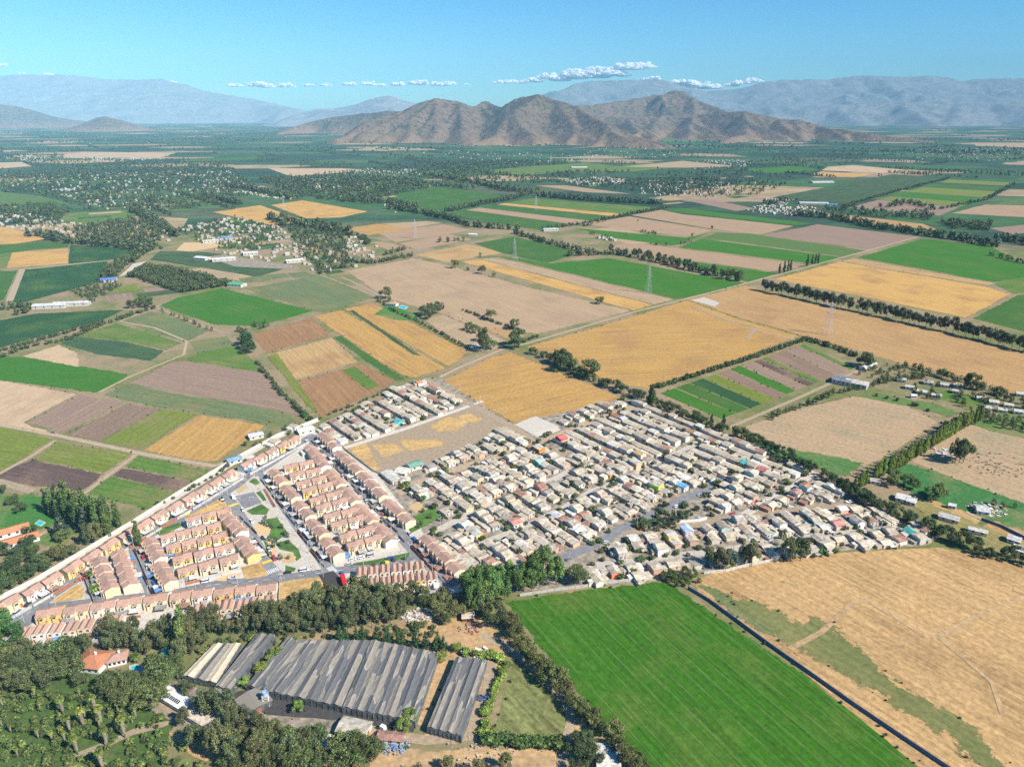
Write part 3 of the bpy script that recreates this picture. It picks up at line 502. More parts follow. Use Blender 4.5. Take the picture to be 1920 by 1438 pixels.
def leaves(clusters, n, size, k=4, flat=0.0, rng=NR):
    cl = np.array(clusters, float); wts = (cl[:, 3] * cl[:, 4] + cl[:, 4] * cl[:, 5] + cl[:, 3] * cl[:, 5]); idx = rng.choice(len(cl), n, p=wts / wts.sum())
    d = rng.normal(size=(n, 3)); d /= np.linalg.norm(d, axis=1)[:, None]
    r = (.62 + .42 * rng.random(n))[:, None]
    c = cl[idx, :3] + d * cl[idx, 3:6] * r
    nrm = d + rng.normal(size=(n, 3)) * .55; nrm[:, 2] += .25; nrm /= np.linalg.norm(nrm, axis=1)[:, None]
    a = np.cross(nrm, rng.normal(size=(n, 3))); a /= np.linalg.norm(a, axis=1)[:, None]; b_ = np.cross(nrm, a)
    s = size * (.55 + .8 * rng.random(n))[:, None]; a = a * s; b_ = b_ * s * (.6 + .5 * rng.random(n))[:, None]
    if k == 3: return np.stack([c - a - b_ * .6, c + a - b_ * .6, c + b_], 1)
    return np.stack([c - a, c - b_ * .9, c + a * .9, c + b_], 1)
def trunk_mesh(name, h, r, limbs, bend=.6):
    m = MB(); p = (0, 0, -.3); k = 3; rr = r
    for i in range(k):
        q = (random.uniform(-bend, bend) * (i + 1) / k, random.uniform(-bend, bend) * (i + 1) / k, h * (i + 1) / k); m.cone(p, q, rr, rr * .75, 7); p = q; rr *= .75
    for c in limbs: m.cone((p[0] * .7, p[1] * .7, h * random.uniform(.55, .95)), c[:3], rr * .8, rr * .25, 5)
    return m.mesh(name, M['bark'])
PROTO = {}
def crown_clusters(kind):
    cl = []
    if kind == 'eucalyptus':         # tall, loose, several lobes with gaps
        for i in range(15):
            z = random.uniform(.36, .95); r = (1 - abs(z - .6) * 1.5) * .26; a = random.uniform(0, 6.28); s = random.uniform(.09, .15)
            cl.append((math.cos(a) * r, math.sin(a) * r, z, s, s, s * 1.15))
    elif kind == 'broadleaf':
        for i in range(15):
            z = random.uniform(.34, .84); r = (1 - abs(z - .55) * 1.7) * .36; a = random.uniform(0, 6.28); s = random.uniform(.12, .19)
            cl.append((math.cos(a) * r, math.sin(a) * r, z, s, s, s * .85))
    elif kind == 'poplar':
        for i in range(14):
            z = .1 + .86 * i / 13; r = .035; a = random.uniform(0, 6.28); s = .10 * (1 - abs(z - .42) * 1.15) + .012
            cl.append((math.cos(a) * r, math.sin(a) * r, z, s, s, s * 1.3))
    elif kind == 'conifer':
        for i in range(12):
            z = .12 + .84 * i / 11; s = .26 * (1 - z) + .02
            for q in range(3):
                a = random.uniform(0, 6.28); cl.append((math.cos(a) * s * .7, math.sin(a) * s * .7, z, s * .55, s * .55, .05))
    elif kind == 'bush':
        for i in range(9):
            a = random.uniform(0, 6.28); r = random.uniform(0, .42); s = random.uniform(.22, .36)
            cl.append((math.cos(a) * r, math.sin(a) * r, random.uniform(.3, .7), s, s, s * .8))
    return cl
SPEC = dict(eucalyptus=(2600, .0235), broadleaf=(2400, .027), poplar=(1500, .020), conifer=(900, .030), bush=(450, .085))
for kd, (n, sz) in SPEC.items():
    PROTO[kd] = []
    for v in range(5 if kd in ('eucalyptus', 'broadleaf') else 3):
        cl = crown_clusters(kd); cr = quad_mesh(kd + '_crown', leaves(cl, n, sz), M['leaf'])
        hh = {'eucalyptus': .5, 'broadleaf': .42, 'poplar': .8, 'conifer': .85, 'bush': .3}[kd]
        PROTO[kd].append((cr, trunk_mesh(kd + '_trunk', hh, .02 if kd != 'bush' else .03, random.sample(cl, min(6, len(cl))), .03)))
# a tall fan palm with its skirt of dead fronds, and a short feather palm
def palm_meshes(tall):
    V = []; rng = NR
    top = 1.0 if tall else .62
    n = 46
    for i in range(n):
        a = rng.random() * 6.28; e = rng.uniform(-.5, 1.35); L = (.17 if tall else .42) * rng.uniform(.8, 1.15)
        dx, dy, dz = math.cos(a) * math.cos(e), math.sin(a) * math.cos(e), math.sin(e); sx, sy = -math.sin(a), math.cos(a); p = np.array([0, 0, top]); prev = p; w0 = .012
        for k in range(3):
            t = (k + 1) / 3; q = p + np.array([dx, dy, dz]) * L * t - np.array([0, 0, .35 * L * t * t]); w1 = (.055 if tall else .06) * (1 if k < 2 else .5); w1 *= 1 if tall else 1.1
            side = np.array([sx, sy, rng.uniform(-.25, .25)])
            V.append([prev - side * w0, prev + side * w0, q + side * w1, q - side * w1]); prev = q; w0 = w1
    cr = quad_mesh('palm_crown', np.array(V), M['leaf'])
    m = MB()
    if tall:
        m.cone((0, 0, -.02), (0, 0, .35), .028, .024, 9)
        sk = MB(); sk.cone((0, 0, .30), (0, 0, .72), .05, .085, 10); sk.cone((0, 0, .72), (0, 0, .98), .085, .045, 10); sk.cone((0, 0, .24), (0, 0, .30), .03, .05, 10)
        return cr, m.mesh('palm_trunk', M['bark']), sk.mesh('palm_skirt', M['skirt'])
    m.cone((0, 0, -.02), (0, 0, .6), .07, .06, 9); return cr, m.mesh('palm_trunk', M['skirt']), None
PROTO['palm'] = [palm_meshes(True), palm_meshes(True)]; PROTO['datepalm'] = [palm_meshes(False), palm_meshes(False)]

GREEN = dict(eucalyptus=(.088, .104, .040), broadleaf=(.082, .122, .036), poplar=(.095, .15, .036), conifer=(.042, .082, .044), bush=(.075, .13, .034), palm=(.13, .17, .03), datepalm=(.11, .15, .035))
TREES = []       # (kind, x, y, height, phrase, category, group, colour)
CATS = dict(eucalyptus='eucalyptus tree', broadleaf='broadleaf tree', poplar='poplar tree', conifer='conifer', bush='bush', palm='palm tree', datepalm='palm tree')
LOOK = dict(eucalyptus='tall dull green eucalyptus', broadleaf='round leafy tree', poplar='slim upright poplar', conifer='dark conifer', bush='low green bush', palm='skirted fan palm', datepalm='short feathery palm')
KEEP = [(178, 1243, 30), (222, 1236, 14), (266, 1255, 26), (327, 1312, 22), (383, 1348, 22), (878, 1155, 10), (1140, 1425, 18), (477, 1318, 16), (500, 1310, 8), (665, 1368, 22), (712, 1374, 10), (734, 1384, 16), (738, 1396, 16), (622, 1393, 16), (430, 1215, 40), (120, 1190, 70), (785, 1150, 20), (20, 1010, 26), (75, 980, 14), (560, 1106, 20), (645, 1094, 10), (440, 1142, 22), (424, 1294, 14), (307, 1228, 10), (737, 570, 12), (754, 574, 8), (1700, 938, 14), (1640, 905, 8), (1778, 972, 12), (1832, 998, 12)]
def T(kind, x, y, h, phrase, col=None, look=None):
    ix, iy = IX(x, y), IY(x, y); top = IY(x, y, h)
    for kx, ky, r in KEEP:
        if abs(ix - kx) < r + h * .3 / .35 * .5 and iy > ky - 3 and top < ky + 3 and phrase != 'in the palm garden at the lower left': return
    if phrase == 'far' and any(bx[0] < x < bx[2] and bx[1] < y < bx[3] and inpoly(x, y, W) for bx, W in FPOLY): return
    if inpoly(x, y, ROWD) and 'beside the estate avenue' not in phrase: return
    TREES.append([kind, x, y, h, phrase, col, look])
ROWD = GP([(-40, 1140), (60, 1092), (250, 979), (600, 786), (625, 832), (480, 897), (250, 1030), (50, 1160), (-40, 1200)])
FPOLY = [((min(p[0] for p in W), min(p[1] for p in W), max(p[0] for p in W), max(p[1] for p in W)), W) for W in SHEETS]
def belt(kind, P, gap, h, wd, phrase, col=None, look=None):
    W = GP(P)
    for a, b_ in zip(W, W[1:]):
        L = math.hypot(b_[0] - a[0], b_[1] - a[1]); n = max(1, int(round(L / gap)))
        for i in range(n):
            t = (i + random.random() * .7) / n; T(kind, a[0] + (b_[0] - a[0]) * t + random.uniform(-wd, wd), a[1] + (b_[1] - a[1]) * t + random.uniform(-wd, wd), random.uniform(*h), phrase, col, look)
def wood(kind, P, n, h, phrase, col=None, look=None, md=0.0):
    W = GP(P); x0 = min(p[0] for p in W); x1 = max(p[0] for p in W); y0 = min(p[1] for p in W); y1 = max(p[1] for p in W); got = []; tries = 0
    while len(got) < n and tries < n * 60:
        tries += 1; x = random.uniform(x0, x1); y = random.uniform(y0, y1)
        if inpoly(x, y, W) and (not md or all((x - g[0]) ** 2 + (y - g[1]) ** 2 > md * md for g in got)):
            got.append((x, y)); T(kind, x, y, random.uniform(*h), phrase, col, look)
def at(kind, h, phrase, *P, col=None, look=None):
    for p in P: x, y = G(*p); T(kind, x, y, h * random.uniform(.9, 1.1), phrase, col, look)

YG = (.14, .20, .035); DGR = (.060, .088, .032); GB = (.10, .12, .07); OL = (.115, .125, .042)
wood('eucalyptus', [(245, 1215), (330, 1182), (440, 1160), (545, 1152), (545, 1185), (400, 1200), (350, 1240), (265, 1232)], 52, (10, 15), 'between the pink roofs and the shade houses', None, None, 5)
wood('poplar', [(320, 1200), (350, 1190), (350, 1225), (325, 1230)], 3, (20, 22), 'beside the tan roofed shade house')
wood('eucalyptus', [(480, 1185), (550, 1150), (575, 1125), (660, 1122), (800, 1126), (805, 1150), (700, 1180), (560, 1195)], 60, (11, 17), 'behind the dark roofed nursery', None, None, 4)
belt('conifer', [(628, 1206), (700, 1204), (790, 1212), (850, 1222)], 5.2, (9, 12), 1.2, 'in the row behind the nursery roofs', (.032, .075, .022), 'dense dark green cypress')
belt('bush', [(850, 1222), (900, 1228), (945, 1240)], 4, (3, 5), 1.5, 'at the corner behind the narrow nursery roof', YG)
wood('eucalyptus', [(865, 1120), (900, 1095), (1050, 1078), (1060, 1092), (1000, 1108), (950, 1130), (890, 1150)], 26, (13, 19), 'between the grey township and the bright field', (.085, .15, .035), 'tall fresh green tree', 4.5); at('broadleaf', 12, 'on the green at the tip of the township', (1075, 1092), (1085, 1094))
wood('broadleaf', [(800, 1130), (850, 1120), (870, 1165), (830, 1175)], 7, (8, 11), 'by the dirt yard behind the nursery', OL)
at('broadleaf', 13, 'beside the lone shed of the dirt yard', (880, 1140), (905, 1150), (925, 1170), col=DGR)
wood('eucalyptus', [(335, 1345), (370, 1330), (420, 1345), (480, 1375), (560, 1388), (600, 1395), (560, 1440), (470, 1450), (370, 1420)], 38, (10, 16), 'in front of the nursery yard', None, None, 4.5)
wood('broadleaf', [(480, 1385), (640, 1400), (720, 1420), (700, 1470), (480, 1470), (400, 1440)], 26, (8, 13), 'along the bottom edge of the photo', (.078, .108, .032), None, 4)
wood('eucalyptus', [(640, 1440), (960, 1445), (960, 1480), (640, 1480)], 10, (7, 10), 'in the bottom foreground of dry grass', OL, None, 5)
at('broadleaf', 6, 'beside the nursery sheds', (430, 1310), (560, 1335), (455, 1290), (700, 1382), (490, 1262), (505, 1248), (519, 1234), (770, 1352), (757, 1370), (828, 1240), col=YG, look='small yellow-green tree')
wood('bush', [(345, 1245), (400, 1207), (480, 1184), (540, 1190), (640, 1197), (700, 1180), (800, 1170), (830, 1190), (700, 1200), (560, 1200), (400, 1212)], 46, (1.6, 4), 'in the scrub behind the shade houses', (.085, .11, .035), None, 2.5); wood('bush', [(430, 1302), (470, 1200), (530, 1188), (470, 1290)], 14, (1.6, 3.4), 'in the weedy gap between shade houses', YG)
# villa garden on the left
wood('broadleaf', [(-20, 1225), (120, 1225), (240, 1250), (235, 1275), (130, 1290), (-20, 1300)], 34, (7, 13), 'in the villa garden at the left', (.078, .102, .034), None, 4.5)
wood('eucalyptus', [(155, 1200), (250, 1185), (260, 1205), (215, 1222), (150, 1215)], 14, (9, 13), 'between the orange villa and the pink roofs', None, None, 4)
wood('broadleaf', [(60, 1222), (140, 1212), (190, 1205), (120, 1232)], 9, (6, 9), 'at the left end of the pink estate', (.05, .11, .03), None, 4)
wood('broadleaf', [(-20, 1180), (18, 1195), (20, 1235), (-20, 1240)], 5, (12, 15), 'at the left edge beside the avenue', (.05, .12, .028), None, 4)
wood('broadleaf', [(200, 1280), (290, 1262), (310, 1280), (300, 1325), (240, 1330), (190, 1300)], 20, (8, 13), 'around the villa swimming pool', (.072, .098, .03), None, 4.5)
wood('broadleaf', [(298, 1225), (345, 1240), (335, 1275), (310, 1290), (298, 1262)], 10, (7, 10), 'between the villa pool and the tan shade house', (.072, .112, .032), None, 4)
belt('bush', [(205, 1282), (240, 1305), (262, 1310), (300, 1285)], 2.6, (2.2, 3), .4, 'in the clipped yellow hedge of the villa', (.22, .25, .02), 'bright yellow-green bush')
at('eucalyptus', 9, 'beside the white roofed barns', (345, 1300), (355, 1310), (328, 1345), (345, 1360), (390, 1345), (400, 1330))
for i, (px, py) in enumerate([(181, 1338), (133, 1375), (147, 1415), (202, 1400), (235, 1383), (194, 1445), (158, 1366), (120, 1340), (192, 1362)]): at('palm', 10, 'in the palm garden at the lower left', (px, py))
wood('palm', [(-20, 1330), (60, 1300), (200, 1310), (260, 1350), (240, 1400), (120, 1420), (-20, 1430)], 20, (4, 6), 'in the palm garden at the lower left', None, None, 5)
wood('datepalm', [(-20, 1360), (120, 1340), (300, 1360), (380, 1440), (200, 1470), (-20, 1470)], 74, (3, 4.6), 'in the palm garden at the lower left', None, None, 3.6); wood('datepalm', [(-20, 1310), (60, 1295), (240, 1310), (250, 1360), (-20, 1380)], 40, (3, 4.6), 'in the palm garden at the lower left', None, None, 3.6)
wood('bush', [(-20, 1300), (120, 1290), (300, 1350), (330, 1440), (200, 1470), (-20, 1470)], 90, (2, 4.5), 'in the palm garden at the lower left', (.06, .095, .022), None, 2.5)
at('datepalm', 7, 'beside the estate avenue', (172, 1085), (180, 1112)); at('datepalm', 6, 'beside the villa pool', (255, 1240), (262, 1222), (289, 1240))
# left copse
wood('poplar', [(70, 952), (120, 952), (240, 992), (268, 1005), (262, 1030), (225, 1030), (130, 985)], 40, (18, 25), 'in the dark copse at the left', (.072, .118, .03), 'tall dark poplar', 3.6)
at('poplar', 20, 'alone beside the ploughed plots', (276, 980)); at('conifer', 20, 'beside the lawn of the left copse', (118, 1005), (165, 1000), col=(.035, .062, .04), look='blue-green cedar')
wood('eucalyptus', [(165, 1010), (225, 1030), (210, 1055), (160, 1030)], 12, (11, 15), 'below the poplar copse', None, None, 4)
wood('broadleaf', [(110, 1045), (160, 1030), (190, 1060), (130, 1095), (70, 1110), (80, 1070)], 22, (7, 11), 'behind the wall of the diagonal avenue', OL, None, 4)
wood('broadleaf', [(-20, 1040), (50, 1015), (100, 1050), (80, 1100), (20, 1135), (-20, 1150)], 40, (6, 10), 'in the thicket at the left edge', (.055, .085, .028), None, 4)
belt('broadleaf', [(10, 1018), (60, 1000), (100, 978)], 4, (5, 7), 2, 'beside the two long pink barns', (.06, .11, .025)); at('broadleaf', 8, 'beside the garden lawns at the left edge', (25, 945), (5, 925), (40, 960), (90, 985), (120, 1015))
# township verges
belt('bush', [(700, 1062), (770, 1048)], 6, (2, 3), 1, 'on the verge in front of the pink rows'); wood('broadleaf', [(490, 960), (540, 1000), (560, 1045), (530, 1060), (500, 1010)], 14, (3, 5), 'on the lawn of the estate park', (.07, .12, .03), None, 3)
wood('broadleaf', [(765, 945), (835, 955), (830, 985), (770, 1000)], 8, (3, 5), 'in the small dry square')
wood('broadleaf', [(1195, 990), (1265, 965), (1330, 975), (1280, 990), (1205, 1000)], 16, (4, 7), 'on the wedge between the two streets', (.05, .08, .028), None, 3)
at('eucalyptus', 14, 'where the pale township meets the straw field', (1335, 1062), (1350, 1070), (1368, 1068), (1395, 1058), (1408, 1062), (1490, 1048), (1500, 1052), (1475, 1053))
belt('bush', [(1520, 1042), (1570, 1034)], 4, (3, 5), 2, 'where the pale township meets the straw field'); wood('broadleaf', [(1240, 1085), (1300, 1075), (1320, 1095), (1285, 1110)], 9, (4, 7), 'at the top corner of the bright field', (.07, .11, .025), None, 3)
# small yard trees inside the township
for P, n, ph in [([(742, 906), (905, 826), (1003, 826), (1100, 780), (1165, 749), (1250, 775), (1400, 832), (1590, 930), (1440, 958), (1345, 970), (1165, 1000), (1050, 1050), (1000, 1080), (862, 1078), (800, 1020), (832, 958), (770, 946)], 330, 'in the yards of the grey township'), ([(605, 798), (742, 728), (800, 712), (868, 765), (720, 812), (640, 836)], 70, 'in the yards of the upper township'), ([(1095, 1048), (1200, 1004), (1640, 952), (1755, 1004), (1560, 1034), (1320, 1064), (1130, 1094)], 90, 'in the yards of the lower township')]:
    wood('bush', P, n, (2.6, 4.8), ph, (.075, .105, .032), 'small yard tree', 4.5)
# belts round the bright field
belt('broadleaf', [(948, 1165), (985, 1225), (1040, 1285), (1090, 1345), (1130, 1385), (1190, 1438), (1215, 1470)], 5.2, (7, 11), 2.2, 'along the left side of the bright field', (.09, .105, .03), 'rounded olive green tree')
belt('bush', [(930, 1375), (905, 1385), (915, 1330), (950, 1245)], 2.6, (3, 4.2), .5, 'in the hedge left of the vine rows', YG); belt('bush', [(905, 1393), (980, 1396), (1058, 1400)], 2.4, (4.5, 6), .6, 'in the hedge below the vine rows', (.06, .10, .024))
at('broadleaf', 9, 'beside the small house at the bottom', (1078, 1410), (1092, 1418), (1100, 1405), (1112, 1430), (1085, 1440), col=DGR)
# belt behind the township
belt('broadleaf', [(990, 660), (1020, 672)], 8, (6, 9), 2, 'beside the crossroads of the golden fields'); belt('eucalyptus', [(1040, 682), (1072, 694)], 9, (17, 21), 3, 'right of the crossroads', DGR); at('broadleaf', 20, 'right of the crossroads', (1103, 710), (1062, 697), col=DGR); at('broadleaf', 20, 'at the crossroads of the golden fields', (965, 655), (972, 650), col=DGR); at('eucalyptus', 22, 'at the crossroads of the golden fields', (908, 660), (906, 655), col=DGR)
belt('broadleaf', [(1020, 672), (1110, 715), (1180, 742), (1235, 762)], 7, (7, 11), 2, 'between the golden field and the grey township', DGR); at('poplar', 22, 'at the corner of the lettuce plots', (1219, 762), (1222, 764), col=(.04, .08, .022))
belt('broadleaf', [(1235, 765), (1290, 790), (1350, 812), (1400, 825)], 6.5, (8, 12), 2.5, 'between the lettuce plots and the township', DGR); belt('poplar', [(1330, 800), (1362, 806)], 7, (12, 15), 2, 'between the lettuce plots and the township', DGR)
belt('broadleaf', [(1400, 828), (1460, 855), (1520, 885), (1590, 925), (1650, 955)], 6, (7, 11), 3, 'on the east side of the grey township', (.038, .068, .024)); belt('broadleaf', [(1590, 925), (1650, 960), (1720, 985), (1780, 1015), (1850, 1040), (1940, 1062)], 5, (7, 11), 4, 'on the east side of the grey township', DGR)
belt('poplar', [(1842, 788), (1812, 800), (1770, 825), (1700, 868), (1650, 895), (1600, 922)], 4.0, (13, 16), 1.0, 'in the long straight poplar row', (.12, .175, .03), 'yellow-green poplar'); belt('eucalyptus', [(1775, 815), (1810, 800)], 6, (12, 14), 3, 'behind the long poplar row')
at('eucalyptus', 21, 'alone in the brown fields on the right', (1798, 868), (1806, 866), (1790, 869), col=DGR, look='big dark spreading tree')
at('broadleaf', 10, 'beside the farmhouse on the east side', (1675, 905), (1670, 912), (1756, 935), (1762, 932), (1745, 938), (1700, 912), (1712, 918)); belt('broadleaf', [(1850, 945), (1900, 955), (1940, 965)], 9, (4, 6), 2, 'beside the ramshackle farm at the right edge')
belt('bush', [(1235, 728), (1300, 707), (1400, 676), (1505, 640)], 4.2, (4.5, 6), .8, 'in the straight hedge along the lettuce plots', (.055, .09, .022)); belt('bush', [(1505, 636), (1560, 652), (1610, 672)], 5, (4.5, 6.5), 1.5, 'in the hedge behind the lettuce plots'); at('broadleaf', 17, 'alone at the corner of the lettuce plots', (1622, 688), (1618, 690), col=DGR)
belt('broadleaf', [(1440, 788), (1500, 765), (1560, 742), (1610, 730), (1680, 715), (1740, 708)], 6, (5, 8), 2.5, 'between the dry paddock and the farm sheds', DGR); wood('broadleaf', [(1600, 700), (1640, 680), (1700, 690), (1740, 712), (1640, 715)], 40, (4, 6), 'in the orchard beside the farm houses', (.06, .11, .024), None, 3)
belt('broadleaf', [(1690, 690), (1760, 705), (1830, 728), (1880, 745), (1940, 770)], 4.5, (6, 10), 6, 'among the farm houses on the right'); wood('broadleaf', [(1690, 705), (1760, 715), (1930, 745), (1930, 785), (1840, 780), (1720, 755)], 46, (4, 7), 'among the farm houses on the right'); at('broadleaf', 17, 'among the farm houses on the right', (1822, 732), col=DGR, look='dark domed tree'); wood('broadleaf', [(1830, 775), (1900, 790), (1950, 800), (1950, 820), (1860, 800)], 26, (5, 8), 'on the right beside the farm lane', None, None, 4)
belt('bush', [(1640, 742), (1700, 756), (1750, 775)], 10, (2, 4), 1, 'on the far edge of the dry paddock')
# single trees of the open fields
for p, hh in [((723, 560), 19), ((730, 566), 12), ((920, 600), 15), ((966, 618), 14), ((1125, 570), 14), ((853, 503), 17), ((903, 514), 15), ((926, 520), 10), ((877, 508), 9), ((900, 483), 10), ((963, 475), 9), ((1174, 442), 7), ((1196, 415), 7), ((1298, 444), 9), ((1335, 430), 9)]: at('broadleaf', hh, 'standing alone in the open fields', p, col=OL)
at('poplar', 20, 'beside the road through the open fields', (1461, 514), (1470, 512), (1477, 510), (1482, 508), (1513, 500), (1522, 497), (1528, 495), (1533, 495), col=(.045, .09, .024)); at('broadleaf', 15, 'at the corner of the light green plot', (465, 655), (468, 662), (462, 648), col=(.03, .075, .024))
wood('broadleaf', [(790, 585), (830, 575), (832, 590), (800, 600)], 9, (10, 14), 'beside the farmhouse with the pool', DGR, None, 4); belt('bush', [(710, 566), (745, 588), (780, 602), (880, 655)], 8, (3, 5), 1, 'in the hedge behind the farmhouse with the pool'); belt('bush', [(868, 582), (930, 606), (985, 625)], 5, (3, 4.5), 1, 'in the hedge round the weedy plot', (.04, .08, .024))
at('broadleaf', 12, 'on the weedy plot by the crossroads', (880, 620), (892, 625), (905, 640), (920, 655), (1070, 695)); belt('bush', [(985, 640), (1010, 632)], 5, (3, 4.5), 1, 'in the hedge round the weedy plot', YG)
belt('eucalyptus', [(1427, 545), (1480, 556), (1560, 575), (1640, 592), (1720, 610), (1800, 628), (1940, 665)], 6.5, (15, 20), 3, 'in the long dark belt across the golden fields', (.068, .082, .036), 'dark grey-green eucalyptus')
belt('bush', [(480, 680), (520, 730), (560, 770), (590, 795)], 6, (3, 5), 1.5, 'in the ditch west of the brown field', (.045, .09, .022)); wood('broadleaf', [(440, 628), (455, 612), (500, 604), (510, 612), (460, 630)], 12, (5, 9), 'at the corner of the bright green field', (.10, .13, .06)); belt('bush', [(600, 785), (660, 762), (740, 728)], 6, (2, 4), 1, 'in the hedge behind the pale township')
belt('bush', [(0, 672), (60, 650), (120, 640), (190, 610), (290, 578)], 4.5, (3.5, 6), 3, 'in the scrubby ditch at the left', (.075, .075, .042), 'grey-brown ditch bush'); belt('bush', [(0, 660), (100, 632), (190, 606)], 6, (4, 6), 1.5, 'in the scrubby ditch at the left', (.06, .10, .03)); at('broadleaf', 14, 'above the scrubby ditch', (250, 578), (262, 574), (270, 570), (278, 576)); belt('broadleaf', [(300, 583), (350, 602), (400, 622)], 12, (4, 6), 2, 'along the track below the bright green field')
belt('bush', [(270, 955), (330, 935), (400, 895), (450, 860)], 5, (2, 3.5), 1, 'behind the long estate wall', OL); wood('broadleaf', [(430, 850), (470, 830), (560, 795), (600, 800), (500, 835)], 22, (3, 5), 'among the sheds behind the estate wall')
# farther belts (mid distance)
EU = 'eucalyptus'
for P, g_, hh, wd in [([(1490, 405), (1560, 410), (1640, 428), (1720, 440), (1800, 452), (1870, 465)], 9, (15, 20), 8), ([(1870, 450), (1940, 462)], 9, (15, 20), 12), ([(1140, 476), (1200, 484), (1280, 503), (1330, 515), (1395, 530)], 9, (13, 19), 5), ([(1060, 480), (1140, 477)], 8, (9, 13), 8), ([(965, 438), (1020, 455), (1080, 470), (1110, 475)], 9, (9, 13), 5),
    ([(835, 408), (880, 425), (940, 430), (975, 432)], 9, (12, 16), 6), ([(730, 392), (780, 398), (830, 410)], 9, (14, 18), 10), ([(1005, 368), (1080, 375), (1160, 380), (1240, 384)], 8, (16, 20), 8), ([(640, 378), (720, 380), (780, 392)], 9, (15, 20), 14), ([(835, 398), (900, 385), (960, 374), (1000, 362)], 9, (12, 16), 8),
    ([(800, 330), (900, 345), (950, 358), (1000, 362)], 8, (17, 22), 22), ([(515, 410), (540, 425), (600, 428), (650, 440)], 8, (16, 22), 18), ([(390, 372), (420, 378), (450, 385)], 8, (15, 20), 14), ([(430, 350), (500, 362), (550, 375)], 8, (16, 20), 16), ([(60, 440), (130, 455), (200, 462), (290, 470)], 8, (13, 18), 16), ([(250, 398), (290, 415), (330, 445)], 8, (13, 17), 12),
    ([(200, 525), (225, 505), (260, 480), (275, 470)], 6, (14, 18), 8), ([(1020, 430), (1100, 420), (1180, 402), (1250, 390)], 12, (7, 10), 5), ([(0, 580), (60, 577), (40, 590)], 6, (8, 12), 6), ([(1590, 385), (1680, 360), (1780, 335)], 10, (7, 10), 4), ([(1680, 405), (1780, 390), (1850, 375), (1900, 345)], 12, (7, 11), 6),
    ([(1860, 480), (1900, 490), (1925, 497)], 8, (8, 10), 6), ([(1430, 385), (1480, 375)], 8, (12, 15), 20), ([(1660, 390), (1700, 380), (1740, 392)], 9, (12, 15), 14), ([(640, 440), (680, 447), (690, 460)], 7, (9, 13), 6), ([(740, 470), (760, 468), (720, 480)], 9, (7, 10), 4), ([(640, 490), (700, 495), (775, 480)], 7, (7, 10), 5), ([(820, 455), (870, 452)], 10, (9, 12), 4), ([(1095, 425), (1175, 405)], 18, (6, 9), 2)]:
    belt(EU, P, g_ * .8, hh, wd, 'in the far belts beyond the golden fields'); belt('bush', P, g_ * 1.2, (4, 7), wd, 'far')
WOODS = [([(0, 330), (200, 305), (420, 305), (480, 350), (420, 375), (300, 400), (130, 385), (0, 360)], 900, (8, 14)), ([(120, 432), (290, 405), (320, 435), (290, 470), (200, 465)], 230, (8, 14)), ([(480, 335), (700, 330), (830, 345), (900, 352), (850, 365), (720, 370), (700, 385), (560, 370)], 700, (9, 16)), ([(700, 310), (1000, 300), (1200, 320), (1000, 345), (850, 340)], 500, (9, 16)),
         ([(1050, 335), (1300, 335), (1480, 345), (1430, 365), (1300, 372), (1190, 362)], 260, (8, 13)), ([(240, 520), (270, 500), (350, 510), (440, 535), (340, 550)], 330, (6, 11)), ([(0, 385), (90, 380), (130, 390), (110, 430), (40, 425), (0, 415)], 150, (7, 12)), ([(330, 430), (440, 405), (520, 420), (520, 470), (400, 470)], 210, (4, 8)), ([(540, 430), (640, 420), (660, 500), (600, 515), (560, 470)], 230, (6, 10)),
         ([(1500, 395), (1660, 380), (1760, 395), (1740, 415), (1620, 405)], 120, (8, 14)), ([(1180, 330), (1500, 300), (1560, 310), (1440, 345)], 160, (8, 12)), ([(1760, 415), (1860, 420), (1850, 435), (1780, 430)], 60, (8, 14)), ([(1100, 440), (1180, 425), (1300, 455), (1240, 465)], 110, (5, 8)), ([(130, 545), (200, 520), (230, 535), (170, 570)], 90, (3, 6)), ([(560, 300), (820, 320), (800, 332), (560, 325)], 120, (8, 12)), ([(1400, 285), (1960, 270), (1960, 300), (1500, 305)], 260, (8, 12)), ([(1180, 285), (1500, 270), (1500, 285), (1250, 300)], 200, (8, 12)), ([(0, 285), (250, 300), (0, 330)], 160, (8, 12))]
for P, n, hh in WOODS: wood('broadleaf', P, int(n * 1.9), hh, 'far')

